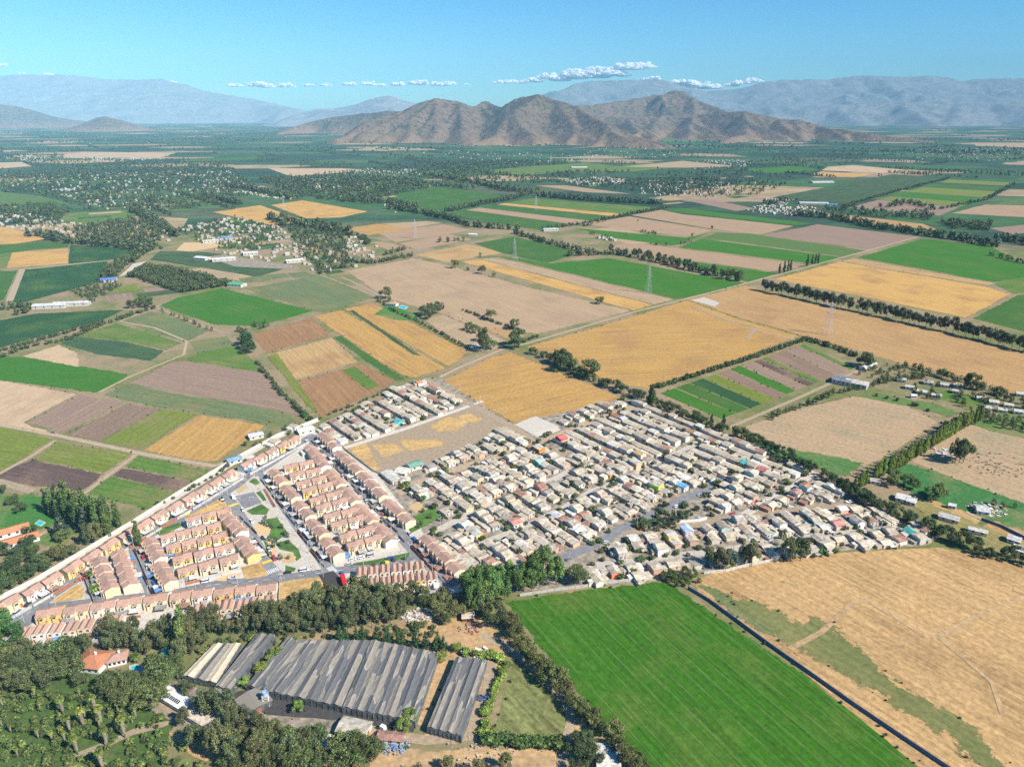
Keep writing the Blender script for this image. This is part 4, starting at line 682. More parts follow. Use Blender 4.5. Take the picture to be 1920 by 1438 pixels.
TOWN = GP([(-20, 1200), (120, 1060), (420, 885), (590, 795), (800, 705), (960, 795), (1165, 745), (1400, 825), (1600, 925), (1765, 1005), (1560, 1034), (1300, 1080), (1100, 1100), (900, 1130), (500, 1150)])
def build_trees():
    by = {}
    for t in TREES: by.setdefault(CATS[t[0]], []).append(t)
    rest = []
    ordn = {}
    for cat, L in by.items():
        L.sort(key=lambda t: -t[3] / math.hypot(t[1], t[2], H))
        vis = [t for t in L if -8 < IX(t[1], t[2]) < 1928 and IY(t[1], t[2], t[3]) < 1436 and t[4] != 'far']
        cap = dict(zip(CATS.values(), (290, 290, 120, 60, 290, 145, 145)))[cat]
        keep = vis[:cap]; ks = set(map(id, keep)); out = [t for t in L if id(t) not in ks]
        rest += out
        grp = {}
        for t in keep: grp.setdefault((t[0], t[4], t[6] or LOOK[t[0]]), []).append(t)
        for (kd, ph, lk), ts in sorted(grp.items(), key=lambda z: z[0]):
            ts.sort(key=lambda t: IX(t[1], t[2]))
            for i, t in enumerate(ts):
                k, x, y, h, ph, col, _ = t; v = random.choice(PROTO[k]); c = col or GREEN[k]
                name = {'eucalyptus': 'eucalyptus_tree', 'broadleaf': 'broadleaf_tree', 'poplar': 'poplar_tree', 'conifer': 'conifer_tree', 'bush': 'bush', 'palm': 'palm_tree', 'datepalm': 'palm_tree'}[k]
                wdt = {'broadleaf': random.uniform(1.0, 1.3), 'eucalyptus': random.uniform(.8, 1.02), 'bush': random.uniform(1.1, 1.5)}.get(k, random.uniform(.9, 1.15))
                e = link(name, None, loc=(x, y, .05), rz=random.uniform(0, 6.28), sc=(h * wdt, h * wdt, h))
                lab = lk + ' ' + ph + (', ' + ordw(i + 1) + ' from the left' if len(ts) > 1 else '')
                tag(e, lab, cat, ('trees ' if k != 'bush' else 'bushes ') + ph)
                f = random.uniform(.82, 1.2); c2 = (c[0] * f * random.uniform(.9, 1.2), c[1] * f, c[2] * f, 1)
                link('crown', v[0], e, col=c2); link('trunk', v[1], e)
                if len(v) > 2 and v[2]: link('dead_fronds', v[2], e)
    return rest
REST = build_trees()
# the trees beyond those: one object of tree masses, finer near than far
def tree_mass(L, name, label, ntri, szf, cat='tree'):
    rng = np.random.default_rng(5); V = []
    for t in L:
        k, x, y, h, ph, col, _ = t
        if y < 60: continue
        d = math.hypot(x, y); n = ntri(d)
        r = h * (.13 if k == 'poplar' else .5 if k == 'bush' else .30)
        cz = .5 * h; d3 = rng.normal(size=(n, 3)); d3 /= np.linalg.norm(d3, axis=1)[:, None]; d3[:, 2] *= (.48 * h / r) if k != 'bush' else .9
        lump = 1 + .3 * np.sin(d3[:, 0] * 5 + x) * np.cos(d3[:, 1] * 5 + y)
        c = np.array([x, y, cz]) + d3 * (r * (.7 + .35 * rng.random(n)) * lump)[:, None]
        nr = d3 + rng.normal(size=(n, 3)) * .5; nr /= np.linalg.norm(nr, axis=1)[:, None]
        a = np.cross(nr, rng.normal(size=(n, 3))); a /= np.linalg.norm(a, axis=1)[:, None]; b_ = np.cross(nr, a); s = (r * szf(n) * (.7 + .6 * rng.random(n)))[:, None]
        V.append(np.stack([c - (a + b_ * .6) * s, c + (a - b_ * .6) * s, c + b_ * s], 1))
    V = np.concatenate(V); o = link(name, quad_mesh(name, V, M['leaf']), col=(.068, .090, .034, 1))
    return tag(o, label, cat, kind='stuff')
# far plain: lines and clumps of trees out to the hills
rr = random.Random(3)
def far_t(k, x, y, h):
    if not any(bx[0] < x < bx[2] and bx[1] < y < bx[3] and inpoly(x, y, W) for bx, W in FPOLY): REST.append([k, x, y, h, 'far', None, None])
for i in range(250):
    d = 1900 * (5.2 ** rr.random()); x0 = rr.uniform(-.80, .80) * d; L = rr.uniform(80, 420) * (1 + d / 6000); a = R(33) + (0 if rr.random() < .55 else math.pi / 2) + rr.uniform(-.12, .12)
    if 280 < IY(x0, d) < 600 and not (IY(x0, d) > 352 and IX(x0, d) > 520) and not (IY(x0, d) > 330 and IX(x0, d) > 1400):
        for k in range(int(L / (9 + d / 700))):
            t = k * (9 + d / 700) - L / 2; far_t('broadleaf', x0 + math.cos(a) * t + rr.uniform(-6, 6), d + math.sin(a) * t + rr.uniform(-6, 6), rr.uniform(8, 15))
    elif IY(x0, d) <= 280:
        for k in range(int(L / (16 + d / 500))):
            t = k * (16 + d / 500) - L / 2; far_t('broadleaf', x0 + math.cos(a) * t + rr.uniform(-14, 14), d + math.sin(a) * t + rr.uniform(-14, 14), rr.uniform(9, 18))
for i in range(80):
    d = 4600 * (3.4 ** rr.random()); x0 = rr.uniform(-.85, .85) * d
    for k in range(rr.randint(10, 34)): far_t('bush', x0 + rr.gauss(0, 160 + d * .02), d + rr.gauss(0, 60 + d * .012), rr.uniform(9, 16))
WEEDS = []
for W in SHEETS:
    for a, b_ in zip(W, W[1:] + W[:1]):
        L = math.hypot(b_[0] - a[0], b_[1] - a[1]); m_ = (a[1] + b_[1]) / 2
        if L < 12 or not 100 < m_ < 1500 or rr.random() < .25: continue
        g_ = 5 + m_ / 160
        for k in range(int(L / g_)):
            if rr.random() < .5: continue
            t = (k + rr.random()) / (L / g_); x, y = a[0] + (b_[0] - a[0]) * t + rr.uniform(-1.6, 1.6), a[1] + (b_[1] - a[1]) * t + rr.uniform(-1.6, 1.6)
            if not inpoly(x, y, TOWN): WEEDS.append(['bush', x, y, rr.uniform(.4, 1.3), 'far', None, None])
tree_mass(WEEDS, 'verge_weeds', 'low weeds and scrub along the edges of the fields', lambda d: 22 if d < 900 else 12, lambda n: .75, 'weeds')
tree_mass(REST, 'distant_trees', 'dark green tree belts and woods spread across the far plain', lambda d: 110 if d < 900 else 64 if d < 1500 else 34 if d < 2600 else 14, lambda n: .9 * (26 / n) ** .5 * .62)
# ------------------------------------------------------------------ buildings
def tile_material(name, c, sc=3.0):
    b = NB(name, .8, .2); oi = b.n('ObjectInfo'); co = b.coord()
    wv = b.n('TexWave', wave_type='BANDS', bands_direction='X'); wv.inputs['Scale'].default_value = sc; wv.inputs['Distortion'].default_value = .5; b.l(co, wv.inputs['Vector'])
    col = b.mix(1.0, b.mix(1.0, c, b.ramp(wv.outputs['Fac'], [(0, .82), (1, 1.1)]), 'MULTIPLY'), b.ramp(b.noise(co, .8, 4, .7), [(.25, .75), (.75, 1.2)]), 'MULTIPLY')
    return b.out(b.mix(1.0, col, b.ramp(oi.outputs['Random'], [(0, (.88, .88, .9)), (1, (1.14, 1.08, 1.06))]), 'MULTIPLY'))
M['pink'] = tile_material('pink_roof_tiles', (.40, .255, .19))
M['orange'] = tile_material('terracotta_roof', (.48, .20, .10))
M['wallc'] = tinted('painted_render', .85, .18, .7)
M['roofc'] = roof_sheets('weathered_roof_sheets')
M['glass'] = simple('window_glass', (.035, .045, .055), .15, .1, 1, .5)
M['wood'] = simple('wooden_fence', (.36, .12, .055), .8, .3, 1)
M['metal'] = simple('galvanised_steel', (.42, .43, .45), .5, .15, 1, .5)
M['conc2'] = simple('pale_concrete_wall', (.50, .47, .42), .9, .2, .6)
M['white'] = simple('white_paint', (.74, .74, .72), .6, .12, .6)
CREAM = [(.66, .57, .42), (.70, .63, .50), (.64, .53, .34), (.72, .67, .56), (.66, .57, .42), (.70, .60, .42), (.66, .49, .20), (.74, .71, .64)]

def mk_gable(m, x0, x1, y0, y1, z, rise, ov=.3, th=.14, axis='x', mi=0):
    """two roof slopes; ridge along `axis`"""
    if axis == 'x':
        ym = (y0 + y1) / 2; s = rise / (ym - y0); e = z - ov * s
        m.slab([(x0 - ov, y0 - ov, e), (x1 + ov, y0 - ov, e), (x1 + ov, ym, z + rise), (x0 - ov, ym, z + rise)], th, mi)
        m.slab([(x0 - ov, ym, z + rise), (x1 + ov, ym, z + rise), (x1 + ov, y1 + ov, e), (x0 - ov, y1 + ov, e)], th, mi)
    else:
        xm = (x0 + x1) / 2; s = rise / (xm - x0); e = z - ov * s
        m.slab([(x0 - ov, y0 - ov, e), (xm, y0 - ov, z + rise), (xm, y1 + ov, z + rise), (x0 - ov, y1 + ov, e)], th, mi)
        m.slab([(xm, y0 - ov, z + rise), (x1 + ov, y0 - ov, e), (x1 + ov, y1 + ov, e), (xm, y1 + ov, z + rise)], th, mi)
def mk_wall(m, x0, x1, y0, y1, z, rise, axis='x'):
    """closed wall body with gable ends, a touch under the roof"""
    r = rise - .16; z2 = z - .16
    if axis == 'x':
        ym = (y0 + y1) / 2
        b = [(x0, y0, -.2), (x1, y0, -.2), (x1, y1, -.2), (x0, y1, -.2)]; t = [(x0, y0, z2), (x1, y0, z2), (x1, y1, z2), (x0, y1, z2)]; g = [(x0, ym, z2 + r), (x1, ym, z2 + r)]
        m.face([b[0], b[1], t[1], t[0]]); m.face([b[2], b[3], t[3], t[2]]); m.face([b[1], b[2], t[2], g[1], t[1]]); m.face([b[3], b[0], t[0], g[0], t[3]]); m.face([t[0], t[1], g[1], g[0]]); m.face([t[2], t[3], g[0], g[1]])
    else:
        xm = (x0 + x1) / 2
        b = [(x0, y0, -.2), (x1, y0, -.2), (x1, y1, -.2), (x0, y1, -.2)]; t = [(x0, y0, z2), (x1, y0, z2), (x1, y1, z2), (x0, y1, z2)]; g = [(xm, y0, z2 + r), (xm, y1, z2 + r)]
        m.face([b[0], b[1], t[1], g[0], t[0]]); m.face([b[2], b[3], t[3], g[1], t[2]]); m.face([b[1], b[2], t[2], t[1]]); m.face([b[3], b[0], t[0], t[3]]); m.face([t[1], t[2], g[1], g[0]]); m.face([t[3], t[0], g[0], g[1]])

# pink roofed duplex blocks: long type (ridge along the row) and narrow type (two gables facing the street)
def duplex_parts(kind, L, D=7.6):
    P = []
    def add(n, m, mat): P.append((n, m.mesh(n, M[mat]), mat))
    if kind == 'long':
        u = L / 2; w_ = MB(); r1 = MB(); r2 = MB()
        mk_wall(w_, -u, 0, -D / 2, D / 2, 4.7, 1.5); mk_wall(w_, 0, u, -D / 2 + .5, D / 2 + .5, 4.9, 1.5); add('wall', w_, 'wallc')
        mk_gable(r1, -u, -.18, -D / 2, D / 2, 4.7, 1.5, .12); add('roof', r1, 'pink'); mk_gable(r2, .32, u, -D / 2 + .5, D / 2 + .5, 4.95, 1.5, .12); add('roof', r2, 'pink')
        for s, y in ((-u * .5, -D / 2), (u * .5, -D / 2 + .5)):
            p = MB(); mk_gable(p, s - 1.1, s + 1.1, y - 1.1, y + 1.2, 4.35, .8, .15, .1, 'y'); add('dormer_roof', p, 'pink')
            q = MB(); mk_wall(q, s - 1.0, s + 1.0, y - .9, y + .3, 4.3, .8, 'y'); add('bay', q, 'wallc')
            g = MB(); g.box(s - .6, s + .6, y - .96, y - .89, 2.9, 3.9); add('window', g, 'glass'); d_ = MB(); d_.box(s + 1.4, s + 2.2, y - .06, y + .01, 0, 2.05); add('door', d_, 'wood')
    else:
        w_ = MB(); n = 2
        for i in range(n):
            x0 = -L / 2 + i * L / n; x1 = x0 + L / n; mk_wall(w_, x0, x1, -D / 2, D / 2, 4.7, 1.0, 'y')
        add('wall', w_, 'wallc')
        for i in range(n):
            x0 = -L / 2 + i * L / n; x1 = x0 + L / n; r = MB(); mk_gable(r, x0 + .14, x1 - .14, -D / 2, D / 2, 4.7 + i * .02, 1.0, .12, .12, 'y'); add('roof', r, 'pink')
            g = MB(); g.box(x0 + .9, x1 - .9, -D / 2 - .05, -D / 2 + .02, 3.0, 4.0); add('window', g, 'glass'); d_ = MB(); d_.box(x0 + .6, x0 + 1.4, -D / 2 - .05, -D / 2 + .02, 0, 2.05); add('door', d_, 'wood')
    return P
DUP = {'long': duplex_parts('long', 11.1), 'short': duplex_parts('long', 9.0), 'narrow': duplex_parts('narrow', 6.1)}
def yard(kind, L, side):           # front-yard fence and carport roofs, belong to the house
    out = []
    f = MB(); f.box(-L / 2, L / 2, -9.1, -9.0, 0, 1.7); out.append(('fence', f, random.choice(['wood', 'wood', 'conc2', 'metal'])))
    for s in (-1, 1):
        if random.random() < .68:
            c = MB(); a = s * L / 4; wd = L / 4 - .2; z = random.uniform(2.3, 2.8); dp = random.uniform(2.6, 4.6); c.slab([(a - wd, -3.9 - dp, z - .35), (a + wd, -3.9 - dp, z - .35), (a + wd, -4.0, z), (a - wd, -4.0, z)], .1); out.append(('carport_roof', c, 'roofc'))
    if random.random() < .75:
        c = MB(); s = random.choice((-1, 1)); a = s * L / 4; wd = L / 4 - .15; c.box(a - wd, a + wd, 4.4, 4.4 + random.uniform(1.6, 3.2), 0, random.uniform(2.2, 2.6)); out.append(('back_extension', c, 'roofc'))
    return [(n, m.mesh(n, M[mt]), mt) for n, m, mt in out]
YARDS = {k: [yard(k, L, 1) for _ in range(7)] for k, L in (('long', 11.8), ('short', 9.6), ('narrow', 6.5))}
CAR_ROOF = [(.66, .64, .58), (.70, .68, .64), (.55, .50, .42), (.36, .20, .14), (.72, .70, .66), (.14, .28, .50), (.60, .56, .48), (.50, .47, .42), (.30, .29, .28), (.70, .66, .58)]
DUPS = []
def row(P0, P1, n, kind, phrase, front=-1, px=True):
    """n house blocks on the ground line P0-P1 (left to right); fronts face the camera side unless front=1"""
    a, b_ = (G(*P0), G(*P1)) if px else (P0, P1); ang = math.atan2(b_[1] - a[1], b_[0] - a[0]); L = math.hypot(b_[0] - a[0], b_[1] - a[1])
    base = {'long': 12.1, 'short': 9.9, 'narrow': 6.75}[kind]
    if n is None: n = max(1, round(L / base))
    s = L / n
    for i in range(n):
        t = (i + .5) / n; x, y = lerp(a, b_, t); cw = random.choice(CREAM)
        e = link('duplex_house', None, loc=(x, y, .1), rz=ang + (math.pi if front == 1 else 0), sc=(s / base, 1, random.uniform(.93, 1.06)))
        tag(e, f'pink roofed house {phrase}' + (f', {ordw(i + 1)} from left' if n > 1 else ''), 'row house', 'pink roofed house blocks ' + phrase)
        for nm, me, mt in DUP[kind]:
            link(nm, me, e, col=(*cw, 1) if mt == 'wallc' else None)
        for nm, me, mt in random.choice(YARDS[kind]): link(nm, me, e, col=(*random.choice(CAR_ROOF), 1))
        DUPS.append((x, y))
row((-22, 1166), (42, 1130), None, 'long', 'at the left end of the avenue row'); row((44, 1129), (117, 1088), None, 'long', 'behind the avenue, left stretch'); row((120, 1086), (222, 1024), None, 'long', 'behind the avenue, second stretch')
row((224, 1022), (341, 953), None, 'long', 'behind the avenue, middle stretch'); row((343, 952), (440, 893), None, 'long', 'behind the avenue, beside the ploughed plots'); row((452, 886), (560, 828), None, 'long', 'behind the avenue, right end')
row((72, 1164), (320, 1131), None, 'long', 'on the bottom road, left half'); row((322, 1131), (522, 1112), None, 'long', 'on the bottom road, right half')
row((8, 1204), (235, 1176), None, 'narrow', 'in the bottommost row beside the trees'); row((362, 1156), (520, 1138), None, 'narrow', 'in the lower row above the tan shade house')
row((668, 1086), (797, 1072), None, 'narrow', 'in the upper row right of the red truck'); row((690, 1106), (822, 1091), None, 'narrow', 'in the lower row right of the red truck')
for i, (a, b_) in enumerate([((350, 988), (436, 967)), ((303, 1020), (417, 994)), ((313, 1040), (427, 1013)), ((325, 1063), (441, 1035)), ((334, 1084), (450, 1055))]): row(a, b_, None, 'short', 'in the ' + ordw(i + 1) + ' inner row of the left block')
for i, (a, b_, f) in enumerate([((424, 978), (456, 1012), 1), ((450, 1020), (478, 1055), 1), ((281, 1022), (303, 1062), -1), ((299, 1068), (322, 1108), -1), ((186, 1060), (212, 1120), -1), ((224, 1045), (248, 1112), 1)]): row(a, b_, None, 'short', ['on the park street, upper', 'on the park street, lower', 'on the steep lane, upper', 'on the steep lane, lower', 'left of the steep lane beside the palms', 'left of the steep lane'][i], f)
II = [((532, 888), (590, 876)), ((543, 903), (603, 890)), ((555, 920), (613, 906)), ((566, 932), (625, 918)), ((580, 950), (642, 934)), ((592, 964), (652, 948)), ((607, 981), (672, 966)), ((620, 997), (684, 981)), ((636, 1020), (702, 1001)), ((650, 1036), (716, 1018))]
for i, (a, b_) in enumerate(II): row(a, b_, 2, 'long', f'in the {ordw(i + 1)} cross row right of the park')
for i, (a, b_) in enumerate([((512, 893), (533, 917)), ((534, 922), (556, 947)), ((558, 953), (583, 981)), ((582, 988), (609, 1017)), ((608, 1023), (636, 1054))]): row(a, b_, 2, 'long', f'in the {ordw(i + 1)} end block facing the park')
for i, (a, b_) in enumerate([((580, 846), (612, 886)), ((617, 893), (641, 920)), ((642, 925), (669, 953)), ((670, 958), (701, 991)), ((703, 993), (735, 1027))]): row(a, b_, None, 'long', f'in the {ordw(i + 1)} end block by the main street', 1)
for i, (a, b_) in enumerate([((604, 822), (632, 850)), ((634, 856), (675, 896)), ((678, 898), (720, 944)), ((723, 949), (770, 991)), ((795, 1018), (862, 1085))]): row(a, b_, None, 'long', f'in the {ordw(i + 1)} block across the main street')

# grey township: weathered low houses on a grid, back to back between narrow lanes
ROOFS = [(0.504, 0.429, 0.321), (0.554, 0.467, 0.349), (0.464, 0.39, 0.302), (0.585, 0.507, 0.396), (0.383, 0.332, 0.264), (0.534, 0.448, 0.33), (0.494, 0.42, 0.321), (0.625, 0.555, 0.453), (0.383, 0.302, 0.227), (0.685, 0.643, 0.576), (0.363, 0.205, 0.151), (0.524, 0.458, 0.359)]
RNAME = {9: 'white', 7: 'pale', 10: 'brown', 8: 'dark tan', 4: 'dark grey'}
WALLS = [(.60, .56, .48), (.66, .62, .52), (.50, .46, .40), (.70, .68, .64), (.62, .50, .32), (.58, .36, .26), (.45, .43, .40), (.66, .60, .40), (.40, .55, .55)]
BUNG = []
for v in range(14):
    P = []; wx = random.uniform(5.4, 7.0); ly = random.uniform(6.2, 8.0); h = random.choice([2.5, 2.6, 2.8, 2.8, 3.0, 4.6]); ax = 'y' if random.random() < .72 else 'x'; rise = random.uniform(.6, 1.2)
    w_ = MB(); mk_wall(w_, -wx / 2, wx / 2, -ly / 2, ly / 2, h, rise, ax); r = MB(); mk_gable(r, -wx / 2, wx / 2, -ly / 2, ly / 2, h, rise, .35, .12, ax); P += [('wall', w_.mesh('wall', M['wallc'])), ('roof', r.mesh('roof', M['roofc']))]
    if random.random() < .9:   # lean-to
        x0 = wx / 2 + .05; wd = random.uniform(3.2, 5.0); y0 = -ly / 2 + random.uniform(0, 2); y1 = y0 + random.uniform(4, ly); z = random.uniform(2.2, 2.5); m = MB(); m.box(x0, x0 + wd, y0, y1, -.2, z - .35); m.slab([(x0, y0 - .2, z), (x0 + wd + .2, y0 - .2, z - .3), (x0 + wd + .2, y1 + .2, z - .3), (x0, y1 + .2, z)], .08); P.append(('lean_to', m.mesh('lean_to', M['roofc'])))
    if random.random() < .7:
        x0 = -wx / 2 - random.uniform(2.6, 3.4); m = MB(); y0 = random.uniform(-3, 0); z = random.uniform(2.0, 2.7); m.box(x0, -wx / 2 - .1, y0, y0 + random.uniform(2.5, 4), -.2, z); P.append(('outhouse', m.mesh('outhouse', M['roofc'])))
    if random.random() < .6:
        m = MB(); a = -ly / 2 - .4; d_ = random.uniform(2, 3.6); z = random.uniform(2.1, 2.5); m.slab([(-wx / 2, a - d_, z - .2), (0, a - d_, z - .2), (0, a, z), (-wx / 2, a, z)], .08); P.append(('awning', m.mesh('awning', M['roofc'])))
    g = MB(); g.box(-wx / 4 - .6, -wx / 4 + .6, -ly / 2 - .05, -ly / 2 + .02, 1, 2.1); P.append(('window', g.mesh('window', M['glass']))); g = MB(); g.box(.8, 1.7, -ly / 2 - .05, -ly / 2 + .02, 0, 2.0); P.append(('door', g.mesh('door', M['wood'])))
    g = MB(); g.box(-wx / 2 - .4, -wx / 2 - .28, -ly / 2 - 3, ly / 2 + 1, 0, 1.9); P.append(('yard_wall', g.mesh('yard_wall', M['conc2'])))
    BUNG.append(P)
T1 = GP([(605, 798), (680, 768), (742, 728), (800, 712), (838, 738), (868, 765), (800, 790), (720, 812), (640, 836), (612, 815)])
T2 = GP([(742, 906), (800, 880), (905, 826), (950, 800), (1003, 826), (1018, 822), (1055, 802), (1045, 792), (1120, 762), (1165, 749), (1205, 762), (1250, 775), (1330, 808), (1400, 832), (1440, 862), (1500, 880), (1590, 930), (1570, 948), (1440, 958), (1372, 968), (1345, 970), (1330, 925), (1250, 962), (1165, 1000), (1120, 1015), (1050, 1050), (1000, 1080), (900, 1085), (862, 1078), (800, 1020), (765, 1000), (832, 958), (800, 930), (770, 946)])
T3 = GP([(1095, 1048), (1150, 1020), (1200, 1004), (1300, 990), (1450, 968), (1640, 952), (1680, 975), (1740, 990), (1755, 1004), (1740, 1018), (1600, 1028), (1560, 1034), (1450, 1046), (1320, 1064), (1240, 1080), (1130, 1094), (1100, 1094), (1112, 1062)])
T4 = GP([(430, 866), (470, 842), (560, 796), (580, 806), (500, 850), (450, 880)])
OPEN = [GP(p) for p in ([(765, 945), (835, 950), (838, 985), (770, 1000)], [(965, 796), (1010, 782), (1055, 803), (1015, 826)], [(1108, 1040), (1140, 1030), (1150, 1050), (1118, 1056)])]
STREETS = [(GP(P), w_) for n_, P, w_, m_ in RD if n_ in ('street', 'road', 'avenue')]
def segd(x, y, a, b_):
    dx, dy = b_[0] - a[0], b_[1] - a[1]; t = max(0, min(1, ((x - a[0]) * dx + (y - a[1]) * dy) / (dx * dx + dy * dy))); return math.hypot(x - a[0] - t * dx, y - a[1] - t * dy)
def near_street(x, y, r): return any(segd(x, y, a, b_) < w_ / 2 + r for W, w_ in STREETS for a, b_ in zip(W, W[1:]))
CELLS = []
def grid(poly, O, au, pu, depth, pw, lane, tier0, skip=.02, name='grey township'):
    """lanes run along w; two ranks of lots between lanes; lot width pw along w"""
    cu, su = math.cos(au), math.sin(au); O = G(*O)
    for i in range(-30, 40):
        for s in (0, 1):
            u = i * pu + lane / 2 + depth * (s + .5)
            for j in range(-70, 70):
                wv = j * pw + (i * 3.1 % pw)
                x = O[0] + u * cu + wv * su; y = O[1] + u * su - wv * cu
                if inpoly(x, y, poly) and not near_street(x, y, 2.0) and not any(inpoly(x, y, q) for q in OPEN) and random.random() > skip: CELLS.append([x, y, au + (0 if s else math.pi), i * 2 + s, name])
grid(T2, (870, 970), R(38.5), 27.0, 12.3, 7.2, 2.4, 0, .05); grid(T1, (700, 780), R(40), 27.0, 12.0, 7.6, 3.0, 0, .04, name='upper township')
grid(T3, (1188, 1045), R(17), 24.5, 11.2, 7.6, 2.0, 0, .03, name='lower township'); grid(T4, (500, 840), R(60), 30, 13, 12, 4, 0, .3, name='shed strip behind the avenue')
SPECIAL = {}                    # the coloured houses one can tell apart
def special(px, py, roof, wall, lab): SPECIAL[min(range(len(CELLS)), key=lambda k: (CELLS[k][0] - G(px, py)[0]) ** 2 + (CELLS[k][1] - G(px, py)[1]) ** 2)] = (roof, wall, lab)
special(1046, 832, (.70, .16, .15), (.75, .03, .03), 'bright red two storey house beside the dirt street'); special(1012, 845, (.62, .58, .5), (.80, .22, .03), 'house with orange walls below the bright red house')
special(1005, 862, (.60, .55, .45), (.82, .50, .03), 'house with golden yellow walls below the orange house'); special(1000, 877, (.45, .50, .44), (.05, .55, .50), 'house with a turquoise front left of the yellow house')
special(1135, 902, (.42, .38, .3), (.70, .42, .04), 'square ochre yellow house on a street corner'); special(1230, 915, (.50, .46, .36), (.60, .80, .05), 'grey roofed house with a lime green wall'); special(1165, 795, (.42, .42, .44), (.08, .25, .65), 'house with blue walls near the top of the township')
special(1147, 790, (.40, .18, .12), (.62, .15, .10), 'house with a rust red roof near the top of the township'); special(1208, 862, (.62, .38, .18), (.7, .6, .5), 'house with an orange-tan roof in the middle of the township'); special(1393, 868, (.10, .45, .42), (.06, .5, .48), 'teal roofed house at the top right of the township')
special(1283, 920, (.18, .42, .72), (.5, .5, .5), 'house with a bright blue sheet roof beside the paved street'); special(1283, 1002, (.50, .58, .68), (.45, .46, .5), 'tall shed with a pale blue metal roof on the dirt street'); special(1040, 975, (.62, .61, .58), (.6, .6, .58), 'white vaulted shed roof in the township')
special(1012, 922, (.30, .17, .13), (.6, .25, .18), 'brown roofed house with salmon walls'); special(960, 990, (.55, .27, .2), (.6, .55, .5), 'hip roofed salmon house left of the tree'); special(895, 1003, (.58, .56, .5), (.82, .62, .05), 'pale house with a bright yellow balcony wall'); special(1370, 987, (.45, .40, .34), (.5, .45, .4), 'long low shed beside the dirt street')
special(1480, 972, (.50, .42, .34), (.6, .12, .08), 'house with a dark red street wall'); special(1235, 1006, (.5, .46, .4), (.82, .62, .05), 'grey house with a yellow porch in the lower township'); special(1160, 1075, (.52, .44, .36), (.75, .25, .12), 'house with orange-red walls above the bright field'); special(1570, 990, (.55, .24, .2), (.6, .5, .4), 'long red roofed house in the lower township')
special(1690, 1008, (.08, .42, .36), (.3, .4, .4), 'teal tarpaulin roof at the right tip of the township'); special(760, 797, (.10, .42, .42), (.08, .5, .5), 'house with a teal front on the open lot'); special(800, 716, (.60, .25, .12), (.7, .68, .64), 'terracotta roofed villa at the top of the pale township'); special(1412, 888, (.42, .16, .15), (.5, .3, .25), 'crimson roofed house beside the right hand street')
order = sorted(range(len(CELLS)), key=lambda k: math.hypot(CELLS[k][0], CELLS[k][1]) - (1e4 if k in SPECIAL else 0))
keep = set(order[:288]); info = {}
tiers = {}
for k in order:
    x, y, a, t, nm = CELLS[k]; tiers.setdefault((nm, t), []).append(k)
def bungalow(k, label, group):
    x, y, a, t, nm = CELLS[k]; v = random.choice(BUNG); sp = SPECIAL.get(k); ri = random.choice([0, 1, 2, 3, 5, 6, 11, 0, 1, 2, 5, 6, 4, 7, 8, 9, 10]); rc = sp[0] if sp else ROOFS[ri]; wc = sp[1] if sp else random.choice(WALLS)
    f = random.uniform(.9, 1.1) if not sp else 1
    e = link('bungalow', None, loc=(x + random.uniform(-.6, .6), y + random.uniform(-.6, .6), .1), rz=a + random.uniform(-.09, .09), sc=(1, random.choice((1, -1)) * 1.0, random.uniform(.9, 1.15) if not sp else 1.6 if 'storey' in sp[2] else 1.25))
    for n_, me in v:
        c = rc if n_ == 'roof' else wc if n_ == 'wall' else random.choice(ROOFS)
        link(n_, me, e, col=(c[0] * f, c[1] * f, c[2] * f, 1))
    if sp: lab = sp[2]; g = None
    else: lab = RNAME.get(ri, 'grey') + ' roofed bungalow ' + label; g = group
    tag(e, lab, 'bungalow', g)
allt = sorted(tiers, key=lambda z: (z[0], z[1])); rank = {}
for nm in {z[0] for z in allt}:
    for i, z in enumerate([z for z in allt if z[0] == nm]): rank[z] = i + 1
far_cells = []
for z, ks in tiers.items():
    ks.sort(key=lambda k: -IY(CELLS[k][0], CELLS[k][1]))
    for i, k in enumerate(ks):
        if k in keep: bungalow(k, f'{ordw(i + 1)} from front, {ordw(rank[z])} rank, {z[0]}', 'bungalows of the ' + z[0])
        else: far_cells.append(k)
# the remaining township houses: one object
def stuff_houses(name, label, cells, mats_n=5, small=False):
    m = MB(); rc = random.Random(4); mats = [simple('roof_sheet_' + str(i), c, .8, .3, .5) for i, c in enumerate([(.45, .38, .28), (.50, .43, .33), (.40, .33, .25), (.58, .54, .46), (.34, .20, .14)] if not small else [(.42, .37, .29), (.46, .41, .34), (.33, .29, .24), (.60, .58, .54), (.34, .18, .12)])] + [simple('pale_wall', (.60, .56, .48) if not small else (.42, .38, .31), .85, .2, .7)]
    for x, y, a, s in cells:
        wx = rc.uniform(5.4, 7.0) * s; ly = rc.uniform(6.2, 8.2) * s; h = rc.choice([2.6, 2.8, 3.0, 4.4]); rise = rc.uniform(.6, 1.2); mi = rc.choice([0, 0, 0, 1, 1, 2, 2, 2, 3, 4]) if not small else rc.choice([0, 1, 3, 2, 2, 1, 4]); n0 = len(m.v); f0 = len(m.f)
        mk_wall(m, -wx / 2, wx / 2, -ly / 2, ly / 2, h, rise, 'y')
        for q in range(f0, len(m.f)): m.m[q] = 5
        mk_gable(m, -wx / 2, wx / 2, -ly / 2, ly / 2, h, rise, .35, .12, 'y', mi)
        if rc.random() < .8 and not small: x0 = wx / 2 + .4; m.box(x0, x0 + rc.uniform(3, 4.5), -ly / 2, rc.uniform(0, ly / 2), 0, rc.uniform(2, 2.5), rc.choice([0, 1, 2, 3]))
        c, s_ = math.cos(a), math.sin(a)
        for q in range(n0, len(m.v)): X, Y, Z = m.v[q]; m.v[q] = (x + X * c - Y * s_, y + X * s_ + Y * c, Z + .1)
    return tag(m.obj(name, mats), label, 'house', kind='stuff')
